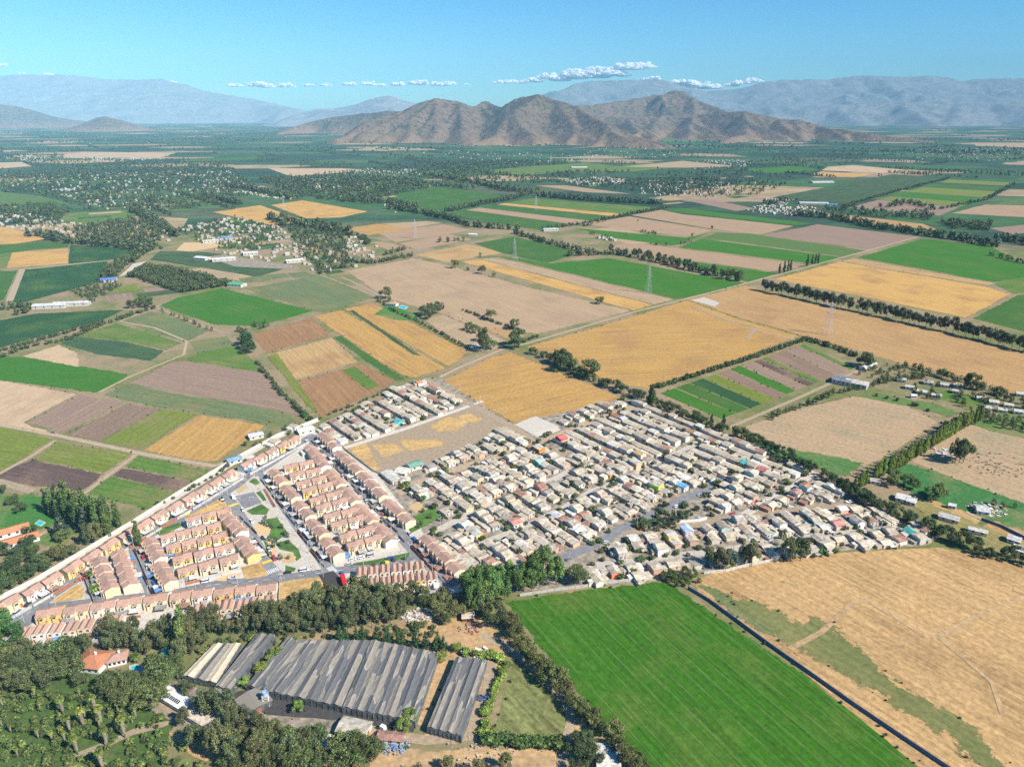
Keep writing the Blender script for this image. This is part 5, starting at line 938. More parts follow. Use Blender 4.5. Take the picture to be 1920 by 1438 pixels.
stuff_houses('township_houses', 'pale weathered houses filling the upper and farther part of the township', [(CELLS[k][0], CELLS[k][1], CELLS[k][2], 1.0) for k in far_cells])
# villages and farmsteads across the plain
VIL = [([(0, 400), (60, 405), (200, 425), (210, 440), (120, 445), (0, 425)], 110), ([(110, 365), (260, 372), (320, 395), (200, 395)], 60), ([(0, 330), (430, 320), (480, 350), (300, 380), (0, 350)], 330), ([(0, 296), (50, 290), (110, 300), (60, 305)], 90), ([(150, 298), (230, 290), (320, 292), (300, 300), (200, 304)], 170),
       ([(230, 440), (260, 420), (330, 440), (320, 455), (270, 450)], 26), ([(330, 430), (430, 408), (520, 425), (560, 450), (500, 455), (400, 465)], 150), ([(390, 470), (560, 460), (580, 500), (480, 500), (400, 485)], 60), ([(540, 450), (640, 440), (720, 455), (680, 505), (580, 520)], 85), ([(570, 345), (700, 345), (700, 365), (600, 362)], 60), ([(560, 375), (460, 360), (420, 360), (500, 372)], 34), ([(680, 320), (780, 320), (790, 330), (700, 330)], 50), ([(720, 385), (760, 380), (770, 392), (740, 400)], 10), ([(720, 312), (640, 325), (720, 330)], 20),
       ([(1050, 338), (1150, 332), (1180, 345), (1080, 348)], 130), ([(1420, 388), (1470, 380), (1560, 398), (1490, 408), (1390, 395)], 120), ([(1180, 345), (1300, 340), (1440, 345), (1330, 375), (1200, 365)], 110), ([(1090, 430), (1150, 428), (1200, 450), (1150, 455)], 36), ([(1260, 305), (1380, 298), (1420, 312), (1300, 318)], 110), ([(1100, 445), (1210, 450), (1180, 460)], 12), ([(1680, 285), (1920, 275), (1920, 305), (1720, 300)], 120), ([(1380, 240), (1900, 240), (1920, 255), (1400, 262)], 90), ([(0, 240), (560, 235), (560, 262), (0, 290)], 170), ([(820, 285), (1100, 290), (1200, 300), (900, 310)], 80), ([(1080, 278), (1300, 280), (1250, 300), (1120, 295)], 60), ([(600, 250), (760, 255), (700, 262), (600, 262)], 12), ([(700, 275), (900, 285), (880, 295), (700, 285)], 20)]
fc = []
def inf(x, y): return any(bx[0] < x < bx[2] and bx[1] < y < bx[3] and inpoly(x, y, W) for bx, W in FPOLY)
for P, n in VIL:
    W = GP(P); x0 = min(p[0] for p in W); x1 = max(p[0] for p in W); y0 = min(p[1] for p in W); y1 = max(p[1] for p in W); g = 0
    while g < n:
        x = random.uniform(x0, x1); y = random.uniform(y0, y1)
        if inpoly(x, y, W) and inf(x, y): g += 1
        elif inpoly(x, y, W): d = math.hypot(x, y); fc.append((x, y, R(33) + random.choice((0, math.pi / 2)), random.uniform(.6, 1.05) * (1 + max(0, d - 2500) / 9000))); g += 1
stuff_houses('village_houses', 'small pale roofs of distant villages and farms scattered over the plain', fc, small=True)
# ------------------------------------------------------------------ nursery shade houses
def cloth_material():
    b = NB('shade_cloth_roof', .75, .25); oi = b.n('ObjectInfo'); uv = b.coord('UV'); sx = b.n('SeparateXYZ'); b.l(uv, sx.inputs[0])
    off = b.n('VectorMath', operation='ADD'); b.l(uv, off.inputs[0]); b.l(oi.outputs['Location'], off.inputs[1])
    ad = b.n('VectorMath', operation='ADD'); b.l(b.scale(off.outputs[0], .16, .03), ad.inputs[0]); cr = b.n('CombineXYZ'); b.l(b.m('MULTIPLY', oi.outputs['Random'], 90), cr.inputs[0]); b.l(cr.outputs[0], ad.inputs[1])
    n1 = b.noise(ad.outputs[0], 1.0, 2, .4)
    fine = b.noise(b.scale(off.outputs[0], 1.5, .25), 1, 4, .7)
    dark = b.mix(b.noise(b.scale(off.outputs[0], .5, .02), 1, 2), (.085, .087, .09), (.14, .14, .14))
    col = b.mix(b.ramp(n1, [(.51, 0), (.53, 1)]), dark, b.mix(fine, (.19, .17, .14), (.27, .24, .195)))
    col = b.mix(b.ramp(n1, [(.505, 0), (.51, 1), (.52, 1), (.53, 0)]), col, (.30, .27, .225))
    ob = b.n('SeparateColor'); b.l(oi.outputs['Color'], ob.inputs[0])
    col = b.mix(ob.outputs[0], col, b.mix(fine, (.42, .35, .25), (.60, .51, .37)))      # red channel: bleached roofs
    col = b.mix(1.0, col, b.ramp(fine, [(.2, .75), (.8, 1.2)]), 'MULTIPLY'); b.bump(fine, .15, .5)
    return b.out(col)
M['cloth'] = cloth_material()
M['batten'] = simple('timber_batten', (.33, .30, .25), .85, .3, 1)
M['cwall'] = simple('torn_plastic_sides', (.13, .14, .145), .6, .6, .5)
def shade_house(N0, N1, F0, F1, bays, z, label, tan=(), dark=()):
    """near edge N0-N1, far edge F0-F1, given where the roof edges stand in the photo"""
    n0, n1, f0, f1 = G(*N0, z), G(*N1, z), G(*F0, z), G(*F1, z); cx = (n0[0] + n1[0] + f0[0] + f1[0]) / 4; cy = (n0[1] + n1[1] + f0[1] + f1[1]) / 4
    e = tag(link('shade_house', None, loc=(cx, cy, 0)), label, 'greenhouse', 'nursery shade houses')
    def p(u, v, h): a = lerp(n0, n1, u); b_ = lerp(f0, f1, u); q = lerp(a, b_, v); return (q[0] - cx, q[1] - cy, h)
    for i in range(bays):
        u0, u1 = i / bays, (i + 1) / bays; um = (u0 + u1) / 2; hr = z + random.uniform(.5, .8); zz = z + random.uniform(-.1, .15)
        for h, (a, b_, za, zb) in enumerate(((u0, um, zz, hr), (um, u1, hr, zz))):
            me = bpy.data.meshes.new('roof'); V = []; UV = []; nu, nv = 4, 26
            A = p(a, 0, 0); B = p(b_, 0, 0); wd = math.dist(A, B); C_ = p(a, 1, 0); ln = math.dist(A, C_)
            for jv in range(nv + 1):
                for ju in range(nu + 1):
                    t = ju / nu; v_ = jv / nv; sag = -.22 * math.sin(math.pi * t) * (.6 + .4 * math.sin(v_ * 40 + i)) + random.uniform(-.05, .05)
                    V.append(p(a + (b_ - a) * t, v_, za + (zb - za) * t + sag)); UV.append((t * wd + i * 7 + h * 40, v_ * ln))
            Fc = [(r * (nu + 1) + c, r * (nu + 1) + c + 1, (r + 1) * (nu + 1) + c + 1, (r + 1) * (nu + 1) + c) for r in range(nv) for c in range(nu)]
            me.from_pydata(V, [], Fc); me.materials.append(M['cloth']); uvl = me.uv_layers.new()
            for poly in me.polygons:
                for li in poly.loop_indices: uvl.data[li].uv = UV[me.loops[li].vertex_index]
            me.update(); link('roof', me, e, col=(1.0 if i in tan else 0.0, 0, 0, 1))
        m = MB(); m.bar(p(um, -.004, hr + .06), p(um, 1.004, hr + .04), .06); link('ridge_batten', m.mesh('batten', M['batten']), e)
        if i: m = MB(); m.bar(p(u0, -.004, z + .05), p(u0, 1.004, z + .05), .07); link('valley_gutter', m.mesh('gutter', M['batten']), e)
    for s, (ua, va, ub, vb) in enumerate(((0, 0, 1, 0), (0, 1, 1, 1), (0, 0, 0, 1), (1, 0, 1, 1))):
        m = MB(); a0 = p(ua, va, 0); b0 = p(ub, vb, 0); a1 = p(ua, va, z - .15); b1 = p(ub, vb, z - .15); d = Vector(b0) - Vector(a0); nn = Vector((-d.y, d.x, 0)).normalized() * .06
        m.hexa([Vector(a0) - nn, Vector(b0) - nn, Vector(b0) + nn, Vector(a0) + nn], [Vector(a1) - nn, Vector(b1) - nn, Vector(b1) + nn, Vector(a1) + nn]); link('side_sheeting', m.mesh('side', M['cwall']), e)
    for i in range(bays * 2 + 1):
        m = MB(); q = p(i / bays / 2, -.006, 0); m.box(q[0] - .07, q[0] + .07, q[1] - .07, q[1] + .07, 0, z); link('post', m.mesh('post', M['cwall']), e)
shade_house((342, 1266), (406, 1280), (402, 1206), (452, 1206), 3, 3.6, 'shade house with broad bleached tan roof strips at the left of the nursery', (0, 2))
shade_house((404, 1285), (432, 1293), (482, 1187), (516, 1190), 2, 4.2, 'long narrow black roofed shade house touching the tan one', ())
shade_house((462, 1283), (484, 1291), (540, 1192), (556, 1200), 1, 3.6, 'single low shade house with a cream strip beside the weedy gap', ())
shade_house((484, 1291), (640, 1324), (556, 1200), (694, 1200), 7, 3.7, 'large dark shade house with tan patches, left half of the main block')
shade_house((642, 1325), (779, 1352), (696, 1199), (823, 1224), 7, 3.8, 'large dark shade house with ragged tan strips, right half of the main block')
shade_house((801, 1362), (865, 1379), (855, 1231), (913, 1237), 4, 4.0, 'free standing dark shade house at the right end of the nursery')

def gable_building(px, py, L, W_, h, rise, ang, wall, roof, label, cat, name='shed', windows=3, z=.1, extra=None, axis='x', wallcol=None, roofcol=None):
    x, y = G(px, py); e = tag(link(name, None, loc=(x, y, z), rz=R(ang)), label, cat)
    m = MB(); mk_wall(m, -L / 2, L / 2, -W_ / 2, W_ / 2, h, rise, axis); link('wall', m.mesh('wall', M[wall]), e, col=(*(wallcol or (.62, .58, .5)), 1))
    m = MB(); mk_gable(m, -L / 2, L / 2, -W_ / 2, W_ / 2, h, rise, .5, .15, axis); rf = link('roof', m.mesh('roof', M[roof]), e, col=(*(roofcol or (.5, .46, .38)), 1))
    for i in range(windows):
        a = -L / 2 + L * (i + .5) / windows; m = MB(); m.box(a - .7, a + .7, -W_ / 2 - .05, -W_ / 2 + .02, h * .35, h * .75); link('window', m.mesh('window', M['glass']), e)
    m = MB(); a = L / 2 - .25; m.box(a + .22, a + .3, -.9, .9, 0, min(2.3, h - .4)); link('door', m.mesh('door', M['wood']), e)
    if extra == 'panels':
        for i in range(14):
            a = -L / 2 + .6 + i * 1.15; s = rise / (W_ / 2); m = MB(); yy0, yy1 = -W_ / 2 + .8, -.5
            m.slab([(a, yy0, h + (yy0 + W_ / 2) * s + .10), (a + .8, yy0, h + (yy0 + W_ / 2) * s + .10), (a + .8, yy1, h + (yy1 + W_ / 2) * s + .10), (a, yy1, h + (yy1 + W_ / 2) * s + .10)], .05); link('skylight_slot', m.mesh('slot', M['glass']), rf)
    return e
gable_building(328, 1316, 21, 6, 3.2, .9, -30, 'wallc', 'roofc', 'long white roofed barn with a row of dark slots', 'barn', 'barn', 5, extra='panels', wallcol=(.7, .68, .62), roofcol=(.76, .74, .70))
gable_building(382, 1353, 16, 6, 3, .8, -29, 'wallc', 'roofc', 'long tan roofed barn below the white one', 'barn', 'barn', 5, roofcol=(.55, .47, .37))
gable_building(665, 1372, 13, 8, 3.2, .9, -14, 'wallc', 'roofc', 'tan roofed shed in front of the main shade house', 'shed', roofcol=(.46, .41, .33)); gable_building(734, 1388, 11, 4.2, 2.8, .8, -6, 'wallc', 'roofc', 'small red-brown roofed shed in the nursery yard', 'shed', roofcol=(.36, .20, .16))
gable_building(477, 1322, 11, 12, 3.2, .8, -48, 'cwall', 'cloth', 'low dark cloth roofed shed in front of the main block', 'shed', roofcol=(0, 0, 0)); gable_building(424, 1297, 6, 7, 3, .3, -48, 'cwall', 'cloth', 'dark flat roofed shed at the foot of the black shade house', 'shed', roofcol=(0, 0, 0))
gable_building(1140, 1428, 9, 12, 3, .8, -5, 'wallc', 'roofc', 'pale metal roofed house at the bottom of the photo', 'house', 'house', 3, roofcol=(.60, .57, .50), wallcol=(.3, .33, .25)); gable_building(878, 1160, 6, 5, 2.6, .6, 3, 'wallc', 'roofc', 'lone small tan roofed shed on the dirt yard', 'shed', roofcol=(.55, .45, .34), wallcol=(.3, .12, .08))
gable_building(10, 1004, 26, 8, 3.2, 1.5, 38, 'white', 'orange', 'pink roofed barn cut by the left edge', 'barn', 'barn', 6); gable_building(30, 1020, 25, 8, 3.2, 1.5, 36, 'white', 'orange', 'long pink roofed barn beside the lawns on the left', 'barn', 'barn', 6)
def hip_house(px, py, L, W_, h, rise, ang, label, roof='orange', wall='white', cols=None):
    x, y = G(px, py); e = tag(link('villa', None, loc=(x, y, .1), rz=R(ang)), label, 'villa'); m = MB(); m.box(-L / 2, L / 2, -W_ / 2, W_ / 2, -.2, h); link('wall', m.mesh('wall', M[wall]), e)
    o = .8; a, b_ = L / 2 + o, W_ / 2 + o; r = max(.4, a - b_); m = MB(); A, B, C_, D = (-a, -b_, h), (a, -b_, h), (a, b_, h), (-a, b_, h); P, Q = (-r, 0, h + rise), (r, 0, h + rise)
    m.face([A, B, Q, P]); m.face([B, C_, Q]); m.face([C_, D, P, Q]); m.face([D, A, P]); m.face([D, C_, B, A]); rf = link('roof', m.mesh('roof', M[roof]), e)
    m = MB(); m.box(r - .5, r + .3, .6, 1.4, h + rise * .4, h + rise + .9); link('chimney', m.mesh('chimney', M['white']), rf)
    for i in range(4): m = MB(); c = -L / 2 + L * (i + .5) / 4; m.box(c - .6, c + .6, -W_ / 2 - .06, -W_ / 2 + .02, .9, 2.2); link('window', m.mesh('window', M['glass']), e)
hip_house(178, 1246, 13, 11, 3.4, 2.6, -8, 'orange hip roofed villa among the garden trees'); hip_house(222, 1240, 8, 6, 3, 1.6, 20, 'small red-brown roofed pool house beside the villa', 'pink'); hip_house(737, 573, 13, 8, 3.4, 2, -20, 'white farmhouse with a pink roof beside its pool', 'pink')
def pool(P, label, deck=True):
    W = GP(P); cx = sum(p[0] for p in W) / len(W); cy = sum(p[1] for p in W) / len(W); e = tag(link('swimming_pool', None, loc=(cx, cy, 0)), label, 'swimming pool')
    def ring(k, z0, z1, m): t = [((p[0] - cx) * k, (p[1] - cy) * k, z1) for p in W]; b_ = [(q[0], q[1], z0) for q in t]; m.face(t); [m.face([b_[i], b_[(i + 1) % len(t)], t[(i + 1) % len(t)], t[i]]) for i in range(len(t))]
    m = MB(); ring(1.25, -.1, .30, m); link('deck', m.mesh('deck', M['conc2']), e); m = MB(); ring(1.0, .2, .34, m); link('water', m.mesh('water', M['water']), e)
wm = NB('pool_water', .08, .5); M['water'] = wm.out((.03, .42, .46))
pool([(246, 1250), (258, 1247), (268, 1252), (284, 1254), (286, 1260), (272, 1264), (262, 1260), (248, 1259)], 'turquoise free form swimming pool of the villa'); pool([(67, 982), (74, 976), (84, 980), (76, 986)], 'pale blue pool on the lawn of the left copse'); pool([(748, 577), (754, 573), (764, 576), (758, 580)], 'turquoise pool beside the pink roofed farmhouse')
def tarp(P, col, label, h=2.6):
    W = GP(P); cx = sum(p[0] for p in W) / len(W); cy = sum(p[1] for p in W) / len(W); m = MB(); t = [(p[0] - cx, p[1] - cy, h + .3 * math.sin(i * 2.1)) for i, p in enumerate(W)]; m.face(t); m.face([(q[0], q[1], q[2] - .08) for q in t][::-1])
    e = tag(link('tarpaulin', None, loc=(cx, cy, 0)), label, 'tarpaulin'); link('sheet', m.mesh('sheet', M['roofc']), e, col=(*col, 1))
    for q in t[:4]: p = MB(); p.bar((q[0], q[1], 0), (q[0], q[1], q[2]), .07); link('pole', p.mesh('pole', M['metal']), e)
tarp([(302, 1228), (316, 1218), (322, 1222), (312, 1240), (306, 1238)], (.06, .42, .36), 'torn turquoise tarpaulin stretched between the garden trees'); tarp([(872, 1132), (882, 1130), (884, 1138), (876, 1140)], (.03, .16, .62), 'bright blue tarpaulin beside the dirt yard', 1)
# large sheds in the farmland
for px, py, L, W_, a, rc, lab in [(95, 577, 42, 14, 8, (.66, .66, .64), 'long white shed left of the dark green field'), (135, 573, 46, 12, 8, (.60, .60, .58), 'second long white shed behind the dark green field'), (445, 537, 24, 16, -15, (.10, .45, .22), 'green roofed farm shed at the corner of the bright green field'), (205, 528, 22, 16, 20, (.12, .28, .62), 'blue and white shed below the tree belt on the left'),
    (380, 487, 26, 16, -20, (.74, .74, .72), 'white roofed workshop in the farm yard'), (420, 489, 40, 12, 25, (.70, .70, .68), 'long white workshop in the middle of the farm yard'), (423, 449, 30, 14, 18, (.18, .40, .66), 'blue roofed factory hall behind the farm yard'), (470, 478, 26, 16, 20, (.70, .72, .74), 'pale grey workshop with three bays in the farm yard'), (552, 492, 30, 12, 30, (.72, .70, .66), 'white hall at the right of the farm yard'), (395, 455, 30, 12, 25, (.66, .62, .55), 'tan hall beside the blue roofed factory'),
    (1032, 433, 34, 16, 10, (.62, .64, .64), 'large pale roofed farm shed beside the tree belt'), (887, 442, 18, 8, -10, (.74, .74, .70), 'small white building on the golden plot'), (1580, 718, 17, 16, -38, (.22, .24, .27), 'dark grey roofed shed beside the lettuce plots'), (1606, 724, 20, 12, -38, (.62, .57, .50), 'tan roofed shed joined to the dark one'), (1627, 690, 26, 7, 40, (.60, .58, .54), 'long pale shed behind the orchard'),
    (1455, 377, 70, 24, 0, (.70, .69, .66), 'long white factory hall beyond the far village'), (1525, 383, 80, 26, -12, (.72, .71, .68), 'white factory hall with many bays'), (1560, 386, 30, 20, -12, (.10, .36, .62), 'blue roofed hall at the end of the factory'), (1085, 315, 80, 30, 10, (.72, .72, .70), 'white packing shed on the far plain'), (1540, 343, 90, 30, 10, (.70, .72, .76), 'pale blue packing shed by the far orchard'), (1160, 343, 60, 30, 5, (.72, .72, .70), 'white warehouse in the far village'), (600, 338, 90, 20, 10, (.70, .70, .72), 'long white shed on the far bare plot'), (125, 358, 60, 20, 10, (.74, .74, .73), 'white warehouse in the wooded village'), (770, 320, 60, 26, 0, (.72, .72, .70), 'white farm hall in front of the hills')]:
    gable_building(px, py, L, W_, 4.5 if W_ > 10 else 3.2, 1.6, a, 'wallc', 'roofc', lab, 'shed', roofcol=tuple(c * .85 for c in rc), wallcol=(.48, .46, .41), windows=4)
# farm houses on the right
for i, (px, py, L, W_, a, rc, lab) in enumerate([(1690, 715, 12, 8, -30, (.58, .53, .46), 'tan farmhouse at the left of the farm cluster'), (1705, 729, 11, 7, -30, (.62, .58, .5), 'pale farmhouse second row of the farm cluster'), (1740, 720, 12, 9, -30, (.55, .50, .42), 'broad tan farmhouse in the middle of the cluster'), (1728, 738, 12, 8, -32, (.66, .62, .55), 'pale house above the green strip'), (1712, 746, 7, 4, -10, (.72, .71, .68), 'small white shed on the green strip'), (1770, 725, 10, 8, -30, (.55, .5, .42), 'tan farmhouse beside the gravel yard'), (1792, 737, 9, 7, -30, (.52, .47, .4), 'low tan farmhouse above the gravel yard'), (1755, 745, 12, 6, -28, (.60, .56, .5), 'long pale outbuilding right of the cluster'),
    (1838, 750, 10, 8, -25, (.58, .52, .42), 'first tan bungalow of the right hand hamlet'), (1862, 757, 11, 9, -25, (.62, .56, .46), 'second tan bungalow of the right hand hamlet'), (1890, 763, 10, 8, -25, (.58, .53, .44), 'third tan bungalow of the right hand hamlet'), (1850, 768, 9, 8, -25, (.55, .5, .44), 'front left bungalow of the right hand hamlet'), (1878, 772, 10, 8, -25, (.6, .55, .45), 'front middle bungalow of the right hand hamlet'), (1908, 775, 10, 8, -25, (.6, .56, .5), 'front right bungalow of the right hand hamlet'), (1912, 742, 10, 8, -25, (.62, .58, .5), 'bungalow at the right edge among the trees'),
    (1692, 938, 12, 9, -35, (.72, .69, .63), 'white roofed farmhouse east of the grey township'), (1708, 944, 8, 8, -35, (.7, .68, .62), 'white annex beside the east farmhouse'), (1640, 906, 10, 6, -20, (.5, .42, .36), 'brown roofed cottage behind the poplar row'), (1778, 975, 17, 7, -36, (.58, .53, .48), 'long tan barn below the pond field'), (1832, 1000, 15, 4.5, -33, (.66, .62, .55), 'narrow pale barn on the east side'), (1840, 960, 11, 10, -20, (.66, .64, .6), 'ramshackle white farmhouse at the right'), (1784, 953, 6, 3, -30, (.72, .71, .69), 'small white cabin by the green plot'), (1900, 1016, 10, 7, -40, (.62, .6, .56), 'pale house at the right edge above the straw field'), (1910, 1035, 9, 8, -40, (.7, .68, .62), 'white roofed house at the right edge'),
    (573, 810, 13, 9, 32, (.70, .69, .66), 'white roofed hall at the apex of the estate'), (480, 820, 11, 8, 30, (.55, .56, .58), 'grey-blue roofed shed behind the avenue row'), (440, 866, 10, 7, 34, (.22, .34, .48), 'blue roofed shed on the tip of the ploughed plots'), (755, 888, 9, 9, -20, (.64, .60, .52), 'tan roofed school wing beside the open lot'), (735, 898, 17, 8, -52, (.55, .52, .45), 'long grey roofed hall beside the main street'), (778, 876, 11, 9, 38, (.20, .36, .26), 'green roofed house on the open lot')]):
    k_ = .66 if i < 24 else 1; rc = tuple(c * (.8 if i < 24 else 1) for c in rc); gable_building(px, py, L * k_, W_ * (.9 if i < 24 else 1), 2.9, 1.0, a, 'wallc', 'roofc', lab, 'farmhouse' if i < 24 else 'building', 'farmhouse' if i < 24 else 'building', 2, roofcol=rc)

# ------------------------------------------------------------------ walls and fences
def wall_line(P, h, th, mat, label, name='boundary_wall', cat='wall', gap=4.0):
    W = GP(P); e = tag(link(name, None, loc=(W[0][0], W[0][1], 0)), label, cat); pan = MB(); post = MB(); ox, oy = W[0]
    for a, b_ in zip(W, W[1:]):
        L = math.hypot(b_[0] - a[0], b_[1] - a[1]); d = ((b_[0] - a[0]) / L, (b_[1] - a[1]) / L); n_ = (-d[1] * th / 2, d[0] * th / 2)
        q = [(a[0] - ox - n_[0], a[1] - oy - n_[1]), (b_[0] - ox - n_[0], b_[1] - oy - n_[1]), (b_[0] - ox + n_[0], b_[1] - oy + n_[1]), (a[0] - ox + n_[0], a[1] - oy + n_[1])]
        pan.hexa([(*p, -.1) for p in q], [(*p, h) for p in q])
        for k in range(int(L / gap) + 1): x, y = a[0] + d[0] * k * gap - ox, a[1] + d[1] * k * gap - oy; post.box(x - .14, x + .14, y - .14, y + .14, -.1, h + .12)
    link('panels', pan.mesh('panels', M[mat]), e); link('posts', post.mesh('posts', M[mat]), e)
M['bluewall'] = simple('blue_grey_panels', (.10, .14, .22), .7, .2, .5)
wall_line([(1290, 1104), (1330, 1128), (1390, 1172), (1440, 1209), (1500, 1251), (1600, 1322), (1700, 1390), (1790, 1450)], 2.0, .22, 'bluewall', 'long blue-grey wall along the right side of the bright field', gap=3)
wall_line([(975, 1118), (1040, 1108), (1110, 1099), (1190, 1088), (1225, 1084)], 1.9, .15, 'conc2', 'pale wall along the top edge of the bright field'); wall_line([(-10, 1128), (60, 1093), (170, 1028), (250, 980), (330, 929), (430, 868), (520, 818), (596, 788)], 2.4, .2, 'conc2', 'long pale wall behind the diagonal avenue row')
sheet('canal', [(-10, 1126), (60, 1091), (170, 1026), (250, 978), (330, 927), (430, 866), (520, 816), (594, 786), (600, 790), (525, 822), (436, 874), (336, 935), (256, 987), (176, 1035), (66, 1101), (-10, 1138)], M['concrete'], None, .2, jit=0)
wall_line([(1268, 981), (1310, 978), (1325, 974)], 2.2, .2, 'white', 'short white wall beside the dirt street wedge'); wall_line([(1320, 1076), (1360, 1072), (1400, 1062), (1450, 1052)], 2, .15, 'conc2', 'pale wall between the lower township and the straw field')
wall_line([(1840, 975), (1880, 990), (1960, 1030)], 2, .2, 'bluewall', 'dark blue fence at the right edge by the farm'); wall_line([(640, 838), (700, 884), (740, 902)], 1.8, .15, 'conc2', 'low wall between the pink rows and the open lot'); wall_line([(525, 1092), (523, 1137)], 2, .15, 'conc2', 'pale end wall of the lower pink rows')
wall_line([(600, 798), (628, 832), (645, 840)], 2, .15, 'conc2', 'wall at the west corner of the pale township')

# ------------------------------------------------------------------ vehicles
M['car'] = tinted('car_paint', .35, .05, .3, .5); M['tyre'] = simple('tyre_rubber', (.02, .02, .02), .9, .1, 1)
def car_parts(kind):
    P = []; b = MB(); L, W_ = (4.3, 1.75) if kind == 'car' else (5.0, 1.95)
    h = .95 if kind == 'car' else 1.15
    b.hexa([(-L / 2, -W_ / 2, .35), (L / 2, -W_ / 2, .35), (L / 2, W_ / 2, .35), (-L / 2, W_ / 2, .35)], [(-L / 2 + .08, -W_ / 2 + .05, h - .08), (L / 2 - .15, -W_ / 2 + .05, h - .15), (L / 2 - .15, W_ / 2 - .05, h - .15), (-L / 2 + .08, W_ / 2 - .05, h - .08)])
    if kind == 'van': x0, x1, t = -L / 2 + .1, L / 2 - .9, 2.0
    elif kind == 'pickup': x0, x1, t = -.4, 1.3, 1.65
    else: x0, x1, t = -L / 2 + .5, L / 2 - 1.2, 1.42
    c = MB(); c.hexa([(x0, -W_ / 2 + .08, h - .1), (x1 + .25, -W_ / 2 + .08, h - .1), (x1 + .25, W_ / 2 - .08, h - .1), (x0, W_ / 2 - .08, h - .1)], [(x0 + .3, -W_ / 2 + .25, t - .07), (x1 - .35, -W_ / 2 + .25, t - .07), (x1 - .35, W_ / 2 - .25, t - .07), (x0 + .3, W_ / 2 - .25, t - .07)])
    r = MB(); r.box(x0 + .28, x1 - .33, -W_ / 2 + .23, W_ / 2 - .23, t - .07, t); P = [('body', b.mesh('body', M['car']), 1), ('windows', c.mesh('windows', M['glass']), 0), ('roof', r.mesh('roof', M['car']), 1)]
    wh = MB(); wh.cone((0, -.11, 0), (0, .11, 0), .33, .33, 12); wh.f.append(tuple(range(22, -2, -2))); wh.m.append(0); wm_ = wh.mesh('wheel', M['tyre']); P.append(('wheels', wm_, 2)); return P, L, W_
CARP = {k: car_parts(k) for k in ('car', 'van', 'pickup')}
CC = {'white': (.75, .75, .75), 'silver': (.50, .51, .53), 'grey': (.20, .21, .22), 'black': (.02, .02, .022), 'red': (.50, .02, .02), 'blue': (.03, .10, .38), 'dark green': (.03, .12, .09)}
CARS = []
def car(px, py, ang, colr, kind, where):
    x, y = G(px, py); CARS.append((px, x, y, ang, colr, kind, where))
def cars_on(P, side, n, where, w_=3.0, px=True):
    W = GP(P); rc = random.Random(sum(map(ord, where)))
    segs = [(a, b_, math.hypot(b_[0] - a[0], b_[1] - a[1])) for a, b_ in zip(W, W[1:])]; tot = sum(s[2] for s in segs)
    for i in range(n):
        t = (i + rc.uniform(.1, .9)) / n * tot
        for a, b_, L in segs:
            if t <= L: break
            t -= L
        d = ((b_[0] - a[0]) / L, (b_[1] - a[1]) / L); x = a[0] + d[0] * t - d[1] * w_ * side; y = a[1] + d[1] * t + d[0] * w_ * side
        CARS.append((IX(x, y), x, y, math.degrees(math.atan2(d[1], d[0])), rc.choice(['white', 'white', 'silver', 'silver', 'grey', 'black', 'red', 'blue', 'white']), rc.choice(['car', 'car', 'car', 'van', 'pickup']), where))
cars_on(RD[0][1][1:-1], 1, 15, 'on the house side of the diagonal avenue', 5.4); cars_on(RD[2][1][1:-1], 1, 8, 'on the far side of the bottom road', 4.2); cars_on(RD[3][1], 1, 6, 'on the street left of the park', 3.6); cars_on(RD[3][1], -1, 3, 'on the park side of the left park street', 3.4)
cars_on(RD[4][1], 1, 9, 'in front of the blocks right of the park', 4.4); cars_on(RD[5][1], 1, 16, 'on the right side of the main street', 5.0); cars_on(RD[5][1], -1, 7, 'on the left side of the main street', 4.2); cars_on(RD[6][1], 1, 5, 'on the steep lane', 2.4); cars_on(RD[8][1], -1, 6, 'on the paved township street', 3.6); cars_on(RD[9][1], 1, 5, 'on the long dirt street', 4)
for i, (a, b_) in enumerate([((560, 928), (655, 905)), ((585, 957), (690, 932)), ((612, 990), (716, 966)), ((642, 1030), (745, 1004))]): cars_on([a, b_], 1, 4, f'in the {ordw(i + 1)} lane between the cross rows', .5)
cars_on([(315, 1052), (430, 1024)], 1, 4, 'in the lane of the left block', .5); cars_on([(350, 998), (430, 978)], 1, 3, 'in the top lane of the left block', .5); cars_on([(650, 1052), (700, 1042)], 1, 3, 'in the small car park by the red truck road', 0)
car(160, 1066 + 20, 40, 'red', 'car', 'beside the avenue palms'); car(100, 812, -12, 'grey', 'car', 'on the dirt track between the ploughed plots'); car(838, 1052, 38, 'red', 'car', 'at the east end of the estate')
bysig = {}
for c in CARS: bysig.setdefault((c[4], c[5], c[6]), []).append(c)
for (colr, kind, where), L in bysig.items():
    L.sort()
    for i, (px, x, y, ang, *_) in enumerate(L):
        P, LL, WW = CARP[kind]; e = link('parked_' + kind, None, loc=(x, y, .22), rz=R(ang)); tag(e, f'{colr} {kind} parked {where}' + (f', {ordw(i + 1)} from left' if len(L) > 1 else ''), kind, 'vehicles parked ' + where)
        for n_, me, t in P:
            if t < 2: link(n_, me, e, col=(*CC[colr], 1))
            else:
                for sx in (-1, 1):
                    for sy in (-1, 1): link('wheel', me, e, loc=(sx * LL * .31, sy * (WW / 2 - .1), .33))
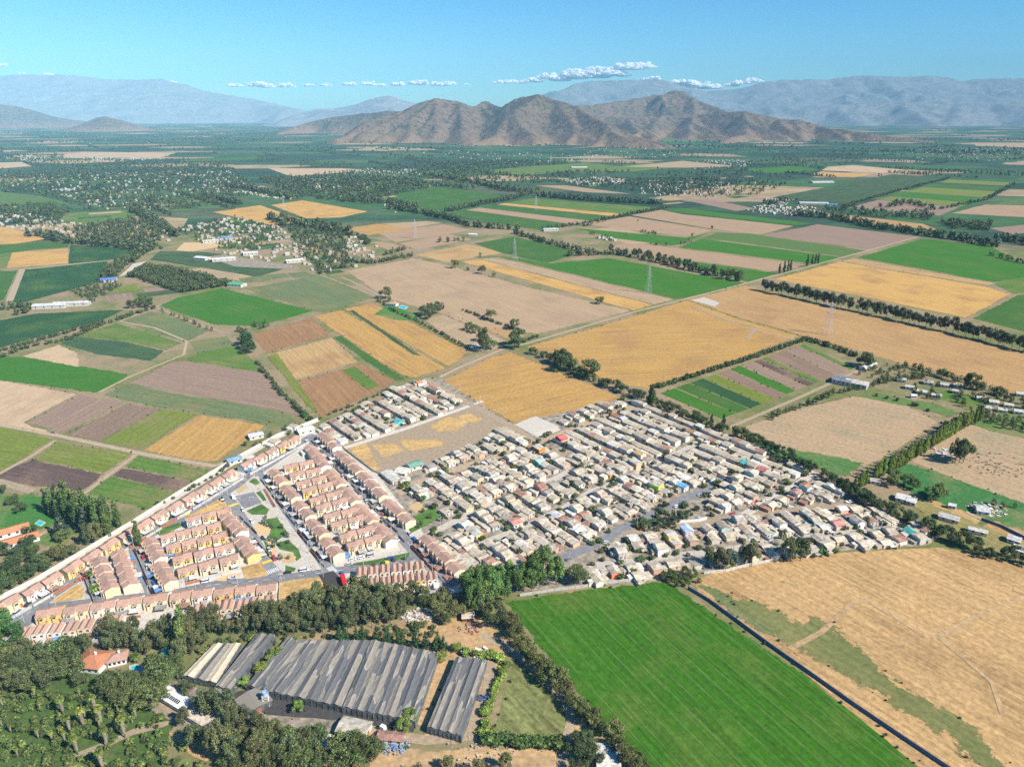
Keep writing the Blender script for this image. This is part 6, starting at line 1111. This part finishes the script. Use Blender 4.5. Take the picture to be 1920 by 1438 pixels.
def truck(px, py, ang, body, label, L=8.0, name='truck', flat=False):
    x, y = G(px, py); e = tag(link(name, None, loc=(x, y, .35), rz=R(ang)), label, 'truck')
    m = MB(); m.box(-L / 2, L / 2 - 2.3, -1.2, 1.2, .9, 1.2 if flat else 3.3); link('flatbed' if flat else 'cargo_box', m.mesh('cargo', M['car' if not flat else 'wood']), e, col=(*body, 1))
    m = MB(); m.hexa([(L / 2 - 2.1, -1.15, .6), (L / 2, -1.15, .6), (L / 2, 1.15, .6), (L / 2 - 2.1, 1.15, .6)], [(L / 2 - 2.1, -1.1, 2.7), (L / 2 - .35, -1.1, 2.7), (L / 2 - .35, 1.1, 2.7), (L / 2 - 2.1, 1.1, 2.7)]); cb = link('cab', m.mesh('cab', M['car']), e, col=((.7, .7, .68, 1) if flat else (*body, 1)))
    m = MB(); m.hexa([(L / 2 - .2, -1.0, 1.7), (L / 2 - .02, -1.0, 1.7), (L / 2 - .02, 1.0, 1.7), (L / 2 - .2, 1.0, 1.7)], [(L / 2 - .5, -1.0, 2.5), (L / 2 - .28, -1.0, 2.5), (L / 2 - .28, 1.0, 2.5), (L / 2 - .5, 1.0, 2.5)]); link('windscreen', m.mesh('windscreen', M['glass']), cb)
    for wx in (-L / 2 + 1.2, -L / 2 + 2.5, L / 2 - 1.1):
        for sy in (-1, 1): m = MB(); m.cone((0, -.15, 0), (0, .15, 0), .5, .5, 12); link('wheel', m.mesh('wheel', M['tyre']), e, loc=(wx, sy * 1.05, .5))
truck(645, 1094, -68, (.60, .015, .02), 'bright red truck parked on the dark gravel', 9); truck(712, 1377, 60, (.5, .3, .2), 'white cabbed flatbed truck in the nursery yard', 7, flat=True); truck(225, 1196 - 388, -10, (.7, .7, .7), 'white truck on the field track', 7) if False else None
truck(830, 893, -55, (.72, .72, .70), 'white bus parked in the hall yard', 10, 'bus')

# ------------------------------------------------------------------ poles, pylons, tower
def pole_parts(lamp):
    m = MB(); m.cone((0, 0, -.2), (0, 0, 8.5), .16, .11, 6); a = [('pole', m.mesh('pole', M['conc2']))]
    m = MB(); m.box(-1.1, 1.1, -.07, .07, 7.7, 7.85) if not lamp else m.bar((0, 0, 8.3), (1.8, 0, 8.7), .06); a.append(('crossarm' if not lamp else 'lamp_arm', m.mesh('arm', M['metal'])))
    if lamp: m = MB(); m.box(1.5, 2.2, -.15, .15, 8.6, 8.75); a.append(('lamp_head', m.mesh('lamp', M['white'])))
    else: m = MB(); m.cone((-.3, 0, 6.6), (-.3, 0, 7.4), .25, .25, 8); a.append(('transformer', m.mesh('transformer', M['metal'])))
    return a
PP = {True: pole_parts(True), False: pole_parts(False)}
def poles_on(P, n, side, lamp, where, off=5.5):
    W = GP(P); segs = [(a, b_, math.hypot(b_[0] - a[0], b_[1] - a[1])) for a, b_ in zip(W, W[1:])]; tot = sum(s[2] for s in segs); out = []
    for i in range(n):
        t = (i + .5) / n * tot
        for a, b_, L in segs:
            if t <= L: break
            t -= L
        d = ((b_[0] - a[0]) / L, (b_[1] - a[1]) / L); out.append((a[0] + d[0] * t - d[1] * off * side, a[1] + d[1] * t + d[0] * off * side, math.atan2(d[1], d[0])))
    out.sort(key=lambda q: IX(q[0], q[1]))
    for i, (x, y, a) in enumerate(out):
        e = link('street_lamp' if lamp else 'utility_pole', None, loc=(x, y, .1), rz=a + math.pi / 2 * (-side)); tag(e, f'{"slim street lamp" if lamp else "concrete utility pole"} {where}, {ordw(i + 1)} from the left', 'street lamp' if lamp else 'utility pole', ('street lamps ' if lamp else 'utility poles ') + where)
        for n_, me in PP[lamp]: link(n_, me, e)
poles_on(RD[0][1][1:-1], 13, -1, True, 'along the diagonal avenue'); poles_on(RD[2][1], 9, -1, True, 'along the bottom road', 4.6); poles_on(RD[3][1], 5, -1, True, 'beside the park on its left street'); poles_on(RD[4][1], 7, -1, True, 'beside the park on its right street', 4.8); poles_on(RD[5][1], 9, -1, True, 'along the main street')
poles_on(RD[8][1], 9, 1, False, 'along the paved township street', 4.5); poles_on(RD[9][1], 8, 1, False, 'along the long dirt street', 5); poles_on(RD[11][1], 8, -1, False, 'along the upper dirt street', 4.5); poles_on([(805, 708), (880, 752), (958, 795)], 4, 1, False, 'along the edge of the golden field', 4); poles_on(RD[15][1], 5, 1, False, 'along the middle township lane', 3); poles_on(RD[10][1], 6, -1, False, 'in the lower township street', 3); poles_on([(795, 915), (870, 970)], 2, 1, False, 'beside the small dry square', 3)
at_p = G(1497, 1099); e = tag(link('utility_pole', None, loc=(*at_p, .1)), 'single dark pole standing in the straw field', 'utility pole'); [link(n_, me, e) for n_, me in PP[False]]
def pylon_mesh():
    m = MB(); Hh = 41; 
    def wd(z): return 3.6 * (1 - z / Hh) ** 1.25 + .55
    lv = [0, 6, 12, 17.5, 22.5, 27, 31, 34.5, 37.5, 41]
    C4 = lambda z: [(sx * wd(z), sy * wd(z), z) for sx, sy in ((-1, -1), (1, -1), (1, 1), (-1, 1))]
    for z0, z1 in zip(lv, lv[1:]):
        a, b_ = C4(z0), C4(z1)
        for i in range(4): j = (i + 1) % 4; m.bar(a[i], b_[i], .09); m.bar(a[i], b_[j], .05); m.bar(a[j], b_[i], .06); m.bar(b_[i], b_[j], .06)
    arm = MB()
    for z, l in ((27, 7.0), (32, 6.0), (37, 5.0)):
        for s in (-1, 1): w_ = wd(z); [arm.bar((s * w_, sy * w_, z), (s * l, 0, z + .3), .13) for sy in (-1, 1)]; arm.bar((s * w_, 0, z + 1.8), (s * l, 0, z + .3), .12); arm.bar((s * l, 0, z + .3), (s * l, 0, z - 1.6), .09)
    return m.mesh('lattice', M['metal']), arm.mesh('crossarm', M['metal'])
PY = pylon_mesh()
for px, py, lab in [(1215, 550, 'lattice power pylon at the edge of the green field, centre right'), (965, 489, 'lattice power pylon beside the bush on the light green field'), (1551, 628, 'lattice power pylon in the broad golden field'), (779, 448, 'lattice power pylon on the brown plots in the distance'), (533, 395, 'lattice power pylon over the two golden fields far left'), (1005, 395, 'far lattice power pylon among the striped plots')]:
    e = tag(link('power_pylon', None, loc=(*G(px, py), 0), rz=R(-62)), lab, 'power pylon', 'power pylons across the farmland'); link('lattice', PY[0], e); link('crossarms', PY[1], e)
x, y = G(500, 1322); e = tag(link('water_tower', None, loc=(x, y, .1), rz=.3), 'rusty white water tower with a blue tank in the nursery', 'water tower')
for sx in (-1, 1):
    for sy in (-1, 1): m = MB(); m.bar((sx * 1.3, sy * 1.3, 0), (sx * 1.2, sy * 1.2, 6), .14); link('leg', m.mesh('leg', M['white']), e)
m = MB(); [m.bar((a, b_, z), (c, d, z + 1.9), .07) for z in (.2, 2.1, 4.0) for a, b_, c, d in ((-1.3, -1.3, 1.3, -1.3), (1.3, -1.3, -1.3, -1.3), (1.3, -1.3, 1.3, 1.3), (-1.3, 1.3, -1.3, -1.3))]; link('bracing', m.mesh('bracing', M['white']), e)
m = MB(); m.box(-1.5, 1.5, -1.5, 1.5, 6, 6.2); link('platform', m.mesh('platform', M['metal']), e); m = MB(); m.cone((0, 0, 6.2), (0, 0, 8), 1.2, 1.15, 14); link('tank', m.mesh('tank', M['roofc']), e, col=(.30, .45, .62, 1))
for s in (-1, 1):           # goal frames of the sports court
    x, y = G(459 + s * 13, 938 - s * 1); e = tag(link('goal', None, loc=(x, y, .2), rz=R(-53 + 90)), f'white football goal at the {"right" if s > 0 else "left"} end of the grey court', 'goal'); m = MB(); m.bar((-1.5, 0, 0), (-1.5, 0, 2), .06); m.bar((1.5, 0, 0), (1.5, 0, 2), .06); m.bar((-1.5, 0, 2), (1.5, 0, 2), .06); link('frame', m.mesh('frame', M['white']), e)
# rubble and rubbish heaps: nobody could count the pieces
def heap(px, py, n, rad, cols, label, sz=(.3, 1.0)):
    x, y = G(px, py); m = MB(); rc = random.Random(px)
    mats = [simple('rubble_' + str(i) + '_' + str(px), c, .9, .2, 1) for i, c in enumerate(cols)]
    for i in range(n):
        a = rc.uniform(0, 6.28); r = rad * rc.random() ** .6; s = rc.uniform(*sz); cx, cy, cz = math.cos(a) * r, math.sin(a) * r * .7, rc.uniform(0, .8); q = rc.uniform(0, 3.1); u = (math.cos(q) * s, math.sin(q) * s); v = (-math.sin(q) * s * .6, math.cos(q) * s * .6)
        b_ = [(cx - u[0] - v[0], cy - u[1] - v[1], cz - .2), (cx + u[0] - v[0], cy + u[1] - v[1], cz - .2), (cx + u[0] + v[0], cy + u[1] + v[1], cz - .2), (cx - u[0] + v[0], cy - u[1] + v[1], cz - .2)]; m.hexa(b_, [(p[0], p[1], p[2] + rc.uniform(.2, .6)) for p in b_], i % len(cols))
    tag(m.obj('rubble', mats, loc=(x, y, .1)), label, kind='stuff')
heap(622, 1395, 160, 7, [(.7, .7, .7), (.5, .55, .5), (.6, .5, .4)], 'heap of pale rubbish bags below the shade houses', (.3, .8)); heap(785, 1155, 170, 9, [(.55, .48, .4), (.65, .6, .55), (.35, .28, .22)], 'rubble heap behind the nursery'); heap(738, 1398, 120, 7, [(.1, .25, .5), (.4, .35, .3), (.2, .35, .45)], 'blue drums and scrap beside the red roofed shed', (.3, .5))
heap(905, 1310, 60, 3, [(.05, .15, .4), (.1, .1, .12)], 'scattered blue tubs beside the free standing shade house', (.2, .4)); heap(880, 1180, 60, 6, [(.3, .12, .08), (.4, .3, .25)], 'scrap iron on the dirt yard', (.2, .6)); heap(910, 1402, 90, 16, [(.5, .47, .42), (.4, .37, .33)], 'row of stones below the hedge', (.2, .5)); heap(898, 1226, 26, 6, [(.7, .68, .6)], 'pale sacks at the hedge corner', (.5, 1.2))
heap(1410, 950, 40, 5, [(.5, .45, .4), (.6, .3, .2)], 'clutter in a yard of the township'); heap(1772, 848, 26, 9, [(.6, .6, .58), (.5, .52, .55)], 'pale vehicles and scrap beside the lone dark tree', (.7, 1.6)); heap(1860, 870, 120, 30, [(.30, .24, .17), (.4, .33, .25)], 'line of rubble in the brown fields on the right', (.3, .9)); heap(1790, 725, 90, 14, [(.55, .5, .45), (.4, .3, .25)], 'clutter in the gravel yard of the farm'); heap(895, 650, 60, 14, [(.6, .6, .6), (.3, .35, .4)], 'scrap on the weedy plot by the crossroads', (.5, 1.6)); heap(1850, 955, 90, 14, [(.6, .55, .5), (.5, .3, .2), (.7, .7, .7)], 'junk round the ramshackle farmhouse', (.4, 1.2))

# ------------------------------------------------------------------ hills and mountains
def noise2(x, y, seed):
    xi = np.floor(x).astype(int); yi = np.floor(y).astype(int); xf = x - xi; yf = y - yi
    def hsh(a, b_): v = np.sin(a * 127.1 + b_ * 311.7 + seed * 74.7) * 43758.5453; return v - np.floor(v)
    u = xf * xf * (3 - 2 * xf); v = yf * yf * (3 - 2 * yf)
    return (hsh(xi, yi) * (1 - u) + hsh(xi + 1, yi) * u) * (1 - v) + (hsh(xi, yi + 1) * (1 - u) + hsh(xi + 1, yi + 1) * u) * v
def fbm(x, y, s, o=5):
    a = 0; k = 1; t = 0
    for i in range(o): a = a + k * (1 - np.abs(2 * noise2(x * 2 ** i, y * 2 ** i, s + i) - 1)); t += k; k *= .5
    return a / t
def mountain(name, ridges, x0, x1, y0, y1, step, slope, mat, seed, spur=0, nz=.25, sp_len=(900, 1800), sharp=260.):
    rc = random.Random(seed); segs = []
    for R_ in ridges:
        W = [GD(*p) for p in R_]; segs += list(zip(W, W[1:]))
        if spur:
            for a, b_ in zip(W, W[1:]):
                L = math.dist(a[:2], b_[:2]); n = max(1, int(L / spur))
                for k in range(n):
                    t = (k + rc.random()) / n; p = [a[i] + (b_[i] - a[i]) * t for i in range(3)]
                    for sgn in (-1, 1):
                        if sgn > 0 and rc.random() < .5: continue
                        an = -math.pi / 2 * (-sgn if sgn > 0 else 1) + rc.uniform(-.6, .6); ln = rc.uniform(*sp_len); q = (p[0] + math.cos(an) * ln, p[1] + math.sin(an) * ln, max(0, p[2] * rc.uniform(.05, .35))); md = [(p[i] + q[i]) / 2 for i in range(3)]; md[2] = p[2] * .55 + q[2] * .45 * rc.uniform(.6, 1); md[0] += rc.uniform(-.12, .12) * ln
                        segs += [(tuple(p), tuple(md)), (tuple(md), q)]
    nx = int((x1 - x0) / step); ny = int((y1 - y0) / step); X, Y = np.meshgrid(np.linspace(x0, x1, nx), np.linspace(y0, y1, ny))
    wx = X + 140 * (noise2(X / 500, Y / 500, seed) - .5) * step / 40; wy = Y + 140 * (noise2(X / 500 + 9, Y / 500, seed) - .5) * step / 40
    Z = np.full(X.shape, -200.); DD = np.full(X.shape, 1e9)
    for a, b_ in segs:
        dx, dy = b_[0] - a[0], b_[1] - a[1]; t = np.clip(((wx - a[0]) * dx + (wy - a[1]) * dy) / (dx * dx + dy * dy + 1e-6), 0, 1)
        d = np.hypot(wx - a[0] - t * dx, wy - a[1] - t * dy); hh = a[2] + (b_[2] - a[2]) * t; DD = np.minimum(DD, d)
        Z = np.maximum(Z, hh - slope * d * (1 - .35 * np.clip(d / 2500, 0, 1)))
    g = fbm(X / sharp, Y / sharp, seed); Z = Z + (g - .62) * nz * np.clip(Z + 60, 0, 600) * np.clip(DD / (step * 7), .12, 1); Z = np.where(Z < 0, -3 + Z * .05, Z)
    me = bpy.data.meshes.new(name); me.vertices.add(nx * ny); me.vertices.foreach_set('co', np.stack([X, Y, Z], -1).reshape(-1).astype(np.float32))
    I = (np.arange(ny - 1)[:, None] * nx + np.arange(nx - 1)[None]).reshape(-1); Q = np.stack([I, I + 1, I + nx + 1, I + nx], 1); Q = Q[(Z.reshape(-1)[Q] > -1).any(1)]; n = len(Q)
    me.loops.add(n * 4); me.loops.foreach_set('vertex_index', Q.reshape(-1).astype(np.int32)); me.polygons.add(n); me.polygons.foreach_set('loop_start', np.arange(0, n * 4, 4, dtype=np.int32)); me.polygons.foreach_set('loop_total', np.full(n, 4, dtype=np.int32)); me.polygons.foreach_set('use_smooth', np.ones(n, dtype=bool))
    me.materials.append(mat); me.update(calc_edges=True); return tag(link(name, me), kind='structure')
def rock(name, a, b1, c, s1, bd=34):
    b = NB(name, .95, .1); co = b.coord(); n1 = b.noise(co, s1, 6, .65); n2 = b.noise(co, s1 * 9, 5, .7)
    col = b.mix(b.ramp(n1, [(.4, 0), (.62, 1)]), a, b1); col = b.mix(b.ramp(n2, [(.48, 0), (.6, 1)]), col, c); b.bump(n2, bd, .8)
    sz = b.n('SeparateXYZ'); b.l(co, sz.inputs[0]); return b, col, sz
b_, col, sz = rock('hill_scrub', (.18, .125, .095), (.125, .10, .07), (.06, .058, .04), .0022)
col = b_.mix(b_.ramp(b_.m('ADD', b_.m('DIVIDE', sz.outputs['Z'], 300.), b_.m('MULTIPLY', b_.noise(b_.coord(), .004, 4), .8)), [(.35, .75), (.75, 0)]), col, (.26, .17, .10)); M['hill'] = b_.out(col)
b_, col, sz = rock('haze_tinted_mountain_rock', (.15, .16, .165), (.11, .125, .125), (.21, .21, .205), .0012, 12); M['mountain'] = b_.out(col)  # blue-grey tint puts distance haze into the rock colour
b_, col, sz = rock('haze_paled_mountain_rock', (.20, .215, .23), (.16, .18, .19), (.25, .26, .27), .0012, 8); M['haze_paled_mountain'] = b_.out(col)  # paler and bluer: aerial haze painted into the left range's rock colour
mountain('hills', [[(640, 262, 7000), (690, 228, 7300), (760, 206, 7800), (790, 190, 7900), (815, 183, 8000), (850, 190, 8100), (885, 200, 8300), (910, 190, 8700), (945, 200, 8300), (975, 186, 7900), (1005, 176, 7600), (1040, 188, 7500), (1080, 203, 7300), (1120, 222, 7000), (1170, 246, 6600), (1205, 268, 6300)],
    [(850, 190, 8100), (870, 215, 7500), (860, 240, 7000), (880, 268, 6300)], [(815, 183, 8000), (780, 215, 7400), (740, 240, 7000)], [(1005, 176, 7600), (960, 215, 7100), (930, 255, 6500)], [(1040, 188, 7500), (1075, 240, 6700), (1060, 268, 6300)], [(1080, 203, 7300), (1135, 235, 6500), (1130, 262, 6100), (1110, 277, 5900)],
    [(1075, 200, 9600), (1130, 193, 10000), (1170, 190, 10400), (1200, 184, 10800), (1225, 176, 11000), (1240, 178, 11000), (1270, 170, 10600), (1300, 184, 10400), (1340, 200, 10000), (1360, 212, 9800)], [(1120, 215, 9000), (1180, 222, 8900), (1230, 218, 9000), (1300, 214, 9000), (1340, 212, 8700), (1390, 209, 8500), (1430, 217, 8400), (1470, 223, 8300), (1495, 224, 8200), (1530, 235, 8100), (1550, 242, 8000), (1580, 241, 7900), (1600, 247, 7800)],
    [(1390, 209, 8500), (1400, 235, 7900), (1395, 250, 7500)], [(1300, 214, 9000), (1290, 236, 8200), (1300, 252, 7600)], [(1180, 222, 8900), (1200, 245, 7900), (1230, 255, 7300)], [(570, 232, 10500), (620, 221, 10500), (680, 212, 10300), (740, 208, 10000), (780, 207, 9600)]],
    -3200, 5200, 5500, 12500, 24, .62, M['hill'], 3, 430, .8, (450, 1150), 380.)
mountain('hill', [[(160, 235, 11500), (185, 222, 11500), (205, 218, 11500), (230, 224, 11500), (255, 236, 11500)]], -8600, -4800, 10200, 12900, 40, .4, M['hill'], 5, 300, .3, (200, 400))
mountain('mountains', [[(990, 205, 21659), (1040, 172, 22229), (1080, 156, 22799), (1120, 152, 23369), (1160, 151, 23369), (1215, 148, 23369), (1250, 150, 23369), (1290, 162, 23369), (1330, 170, 23369), (1370, 168, 23369), (1420, 158, 23369), (1470, 149, 23369), (1510, 150, 23369), (1560, 147, 23369), (1620, 142, 23369), (1680, 144, 23369), (1745, 143, 23369), (1780, 146, 23369), (1800, 153, 23369), (1840, 149, 23369), (1900, 147, 23369), (1980, 150, 23369), (2100, 150, 23369)],
    [(1330, 205, 19380), (1450, 198, 18810), (1560, 196, 18240), (1700, 192, 18240), (1800, 195, 18240), (1920, 192, 18240), (2100, 190, 18240)]], 200, 20500, 13000, 26900, 85, .42, M['mountain'], 8, 480, .9, (1400, 3400), 800.)
mountain('mountains', [[(-200, 144, 25000), (-60, 145, 25000), (0, 142, 25000), (70, 140, 25000), (140, 141, 25000), (190, 148, 25000), (260, 150, 25000), (300, 147, 25000), (350, 158, 25000), (400, 178, 24500), (470, 193, 24000), (560, 205, 22000)], [(560, 214, 17000), (600, 205, 17500), (640, 200, 17500), (680, 190, 17500), (705, 182, 17500), (725, 178, 17500), (745, 186, 17500), (765, 202, 17500), (780, 214, 17500)]], -21500, -2000, 13200, 27200, 115, .36, M['haze_paled_mountain'], 12, 800, .45, (1200, 2800), 700.)
mountain('hill', [[(-80, 185, 15500), (-30, 188, 15000), (20, 198, 14800), (60, 208, 14600), (110, 222, 14500)]], -14500, -8000, 11800, 17500, 60, .34, M['hill'], 15, 500, .4, (500, 1200))

for o in COL.objects:
    if 'label' in o and len(o['label'].replace('-', ' ').split()) > 16: print('LONG', o['label'])
# ------------------------------------------------------------------ clouds beyond the haze
cm = NB('cloud_white', 1, 0); M['cloud'] = cm.out((.94, .94, .94))
cn = cm.noise(cm.coord(), .011, 4, .8); ck = cm.ramp(cn, [(.34, 0), (.62, .8)]); ctr = cm.n('BsdfTransparent'); cmx = cm.n('MixShader'); cm.l(ck, cmx.inputs[0]); cm.l(ctr.outputs[0], cmx.inputs[1]); cm.l(cm.b.outputs[0], cmx.inputs[2]); cm.l(cmx.outputs[0], cm.t.nodes['Material Output'].inputs['Surface'])
def puff_mesh(v):
    bm = bmesh.new(); bmesh.ops.create_icosphere(bm, subdivisions=4, radius=1); rc = random.Random(v)
    from mathutils import noise as mn
    for q in bm.verts:
        p = q.co * 1.6 + Vector((v * 9, 0, 0)); f = 1 + .30 * mn.noise(p) + .18 * mn.noise(p * 2.6) + .10 * mn.noise(p * 6); q.co *= f
        if q.co.z < -.25: q.co.z = -.25 + (q.co.z + .25) * .25
    for f in bm.faces: f.smooth = True
    me = bpy.data.meshes.new('puff'); bm.to_mesh(me); me.materials.append(M['cloud']); bm.free(); return me
PUFF = [puff_mesh(v) for v in range(4)]
def cloud(L, d=28700):
    """one bank of cloud: lobes (px, py, radius in m) joined in one mesh"""
    V = []; Fs = []; k = 0; rc = random.Random(int(L[0][0]) + 5)
    for px, py, r in L:
        for q in range(34):
            x, y, z = GD(px, py + 5, d + rc.uniform(-400, 400)); big = q < 7; rr_ = r * 1.15 * (rc.uniform(.45, .8) if big else rc.uniform(.10, .36)); x += rc.uniform(-1.5, 1.5) * r; z += (rc.uniform(-.25, .0) if big else rc.uniform(-.1, .45)) * r; me = PUFF[rc.randrange(4)]; a = rc.uniform(0, 6.28)
            co = np.zeros(len(me.vertices) * 3); me.vertices.foreach_get('co', co); co = co.reshape(-1, 3); ca, sa = math.cos(a), math.sin(a)
            V.append(np.stack([(co[:, 0] * ca - co[:, 1] * sa) * rr_ * 1.5 + x, (co[:, 0] * sa + co[:, 1] * ca) * rr_ + y, co[:, 2] * rr_ * (.5 if big else .8) + z], 1)); t = np.zeros(len(me.polygons) * 3, dtype=np.int32); me.polygons.foreach_get('vertices', t); Fs.append(t.reshape(-1, 3) + k); k += len(co)
    V = np.concatenate(V); Fs = np.concatenate(Fs); me = bpy.data.meshes.new('cloud'); me.vertices.add(len(V)); me.vertices.foreach_set('co', V.reshape(-1).astype(np.float32)); n = len(Fs); me.loops.add(n * 3); me.loops.foreach_set('vertex_index', Fs.reshape(-1).astype(np.int32)); me.polygons.add(n); me.polygons.foreach_set('loop_start', np.arange(0, n * 3, 3, dtype=np.int32)); me.polygons.foreach_set('loop_total', np.full(n, 3, dtype=np.int32)); me.polygons.foreach_set('use_smooth', np.ones(n, dtype=bool)); me.materials.append(M['cloud']); me.update(calc_edges=True)
    tag(link('cloud', me), kind='structure')
for L in [[(935, 150, 110), (955, 149, 130), (975, 150, 120)], [(1000, 147, 170), (1025, 140, 220), (1050, 143, 240), (1075, 135, 290), (1105, 138, 300), (1125, 131, 330), (1150, 135, 250), (1175, 122, 260), (1198, 120, 280)], [(1205, 146, 130), (1225, 143, 130)], [(1272, 150, 170), (1290, 153, 200), (1310, 156, 220), (1330, 159, 200)], [(1370, 155, 140), (1390, 150, 160), (1410, 147, 160)],
    [(295, 147, 70), (325, 150, 80)], [(440, 156, 130), (480, 154, 180), (500, 157, 140), (535, 156, 150), (580, 156, 110), (610, 155, 110)], [(655, 154, 130), (690, 153, 140), (715, 156, 100)], [(745, 154, 140), (785, 152, 190), (820, 154, 150), (845, 153, 130)], [(40, 133, 60), (90, 136, 110)], [(2, 118, 120)], [(875, 154, 50)]]: cloud(L)

# ------------------------------------------------------------------ haze
hz = bpy.data.materials.new('haze_air'); hz.use_nodes = True; ht = hz.node_tree; ht.nodes.clear(); ho = ht.nodes.new('ShaderNodeOutputMaterial'); hv = ht.nodes.new('ShaderNodeVolumePrincipled')
hv.inputs['Color'].default_value = (.38, .76, 1.0, 1); hv.inputs['Density'].default_value = 3.5e-5; hv.inputs['Anisotropy'].default_value = -0.35; ht.links.new(hv.outputs[0], ho.inputs['Volume'])
m = MB(); m.box(-29500, 29500, -1400, 27600, -40, 2100); tag(m.obj('haze', hz), kind='stuff')['label'] = 'thin blue haze in the air over the whole valley'
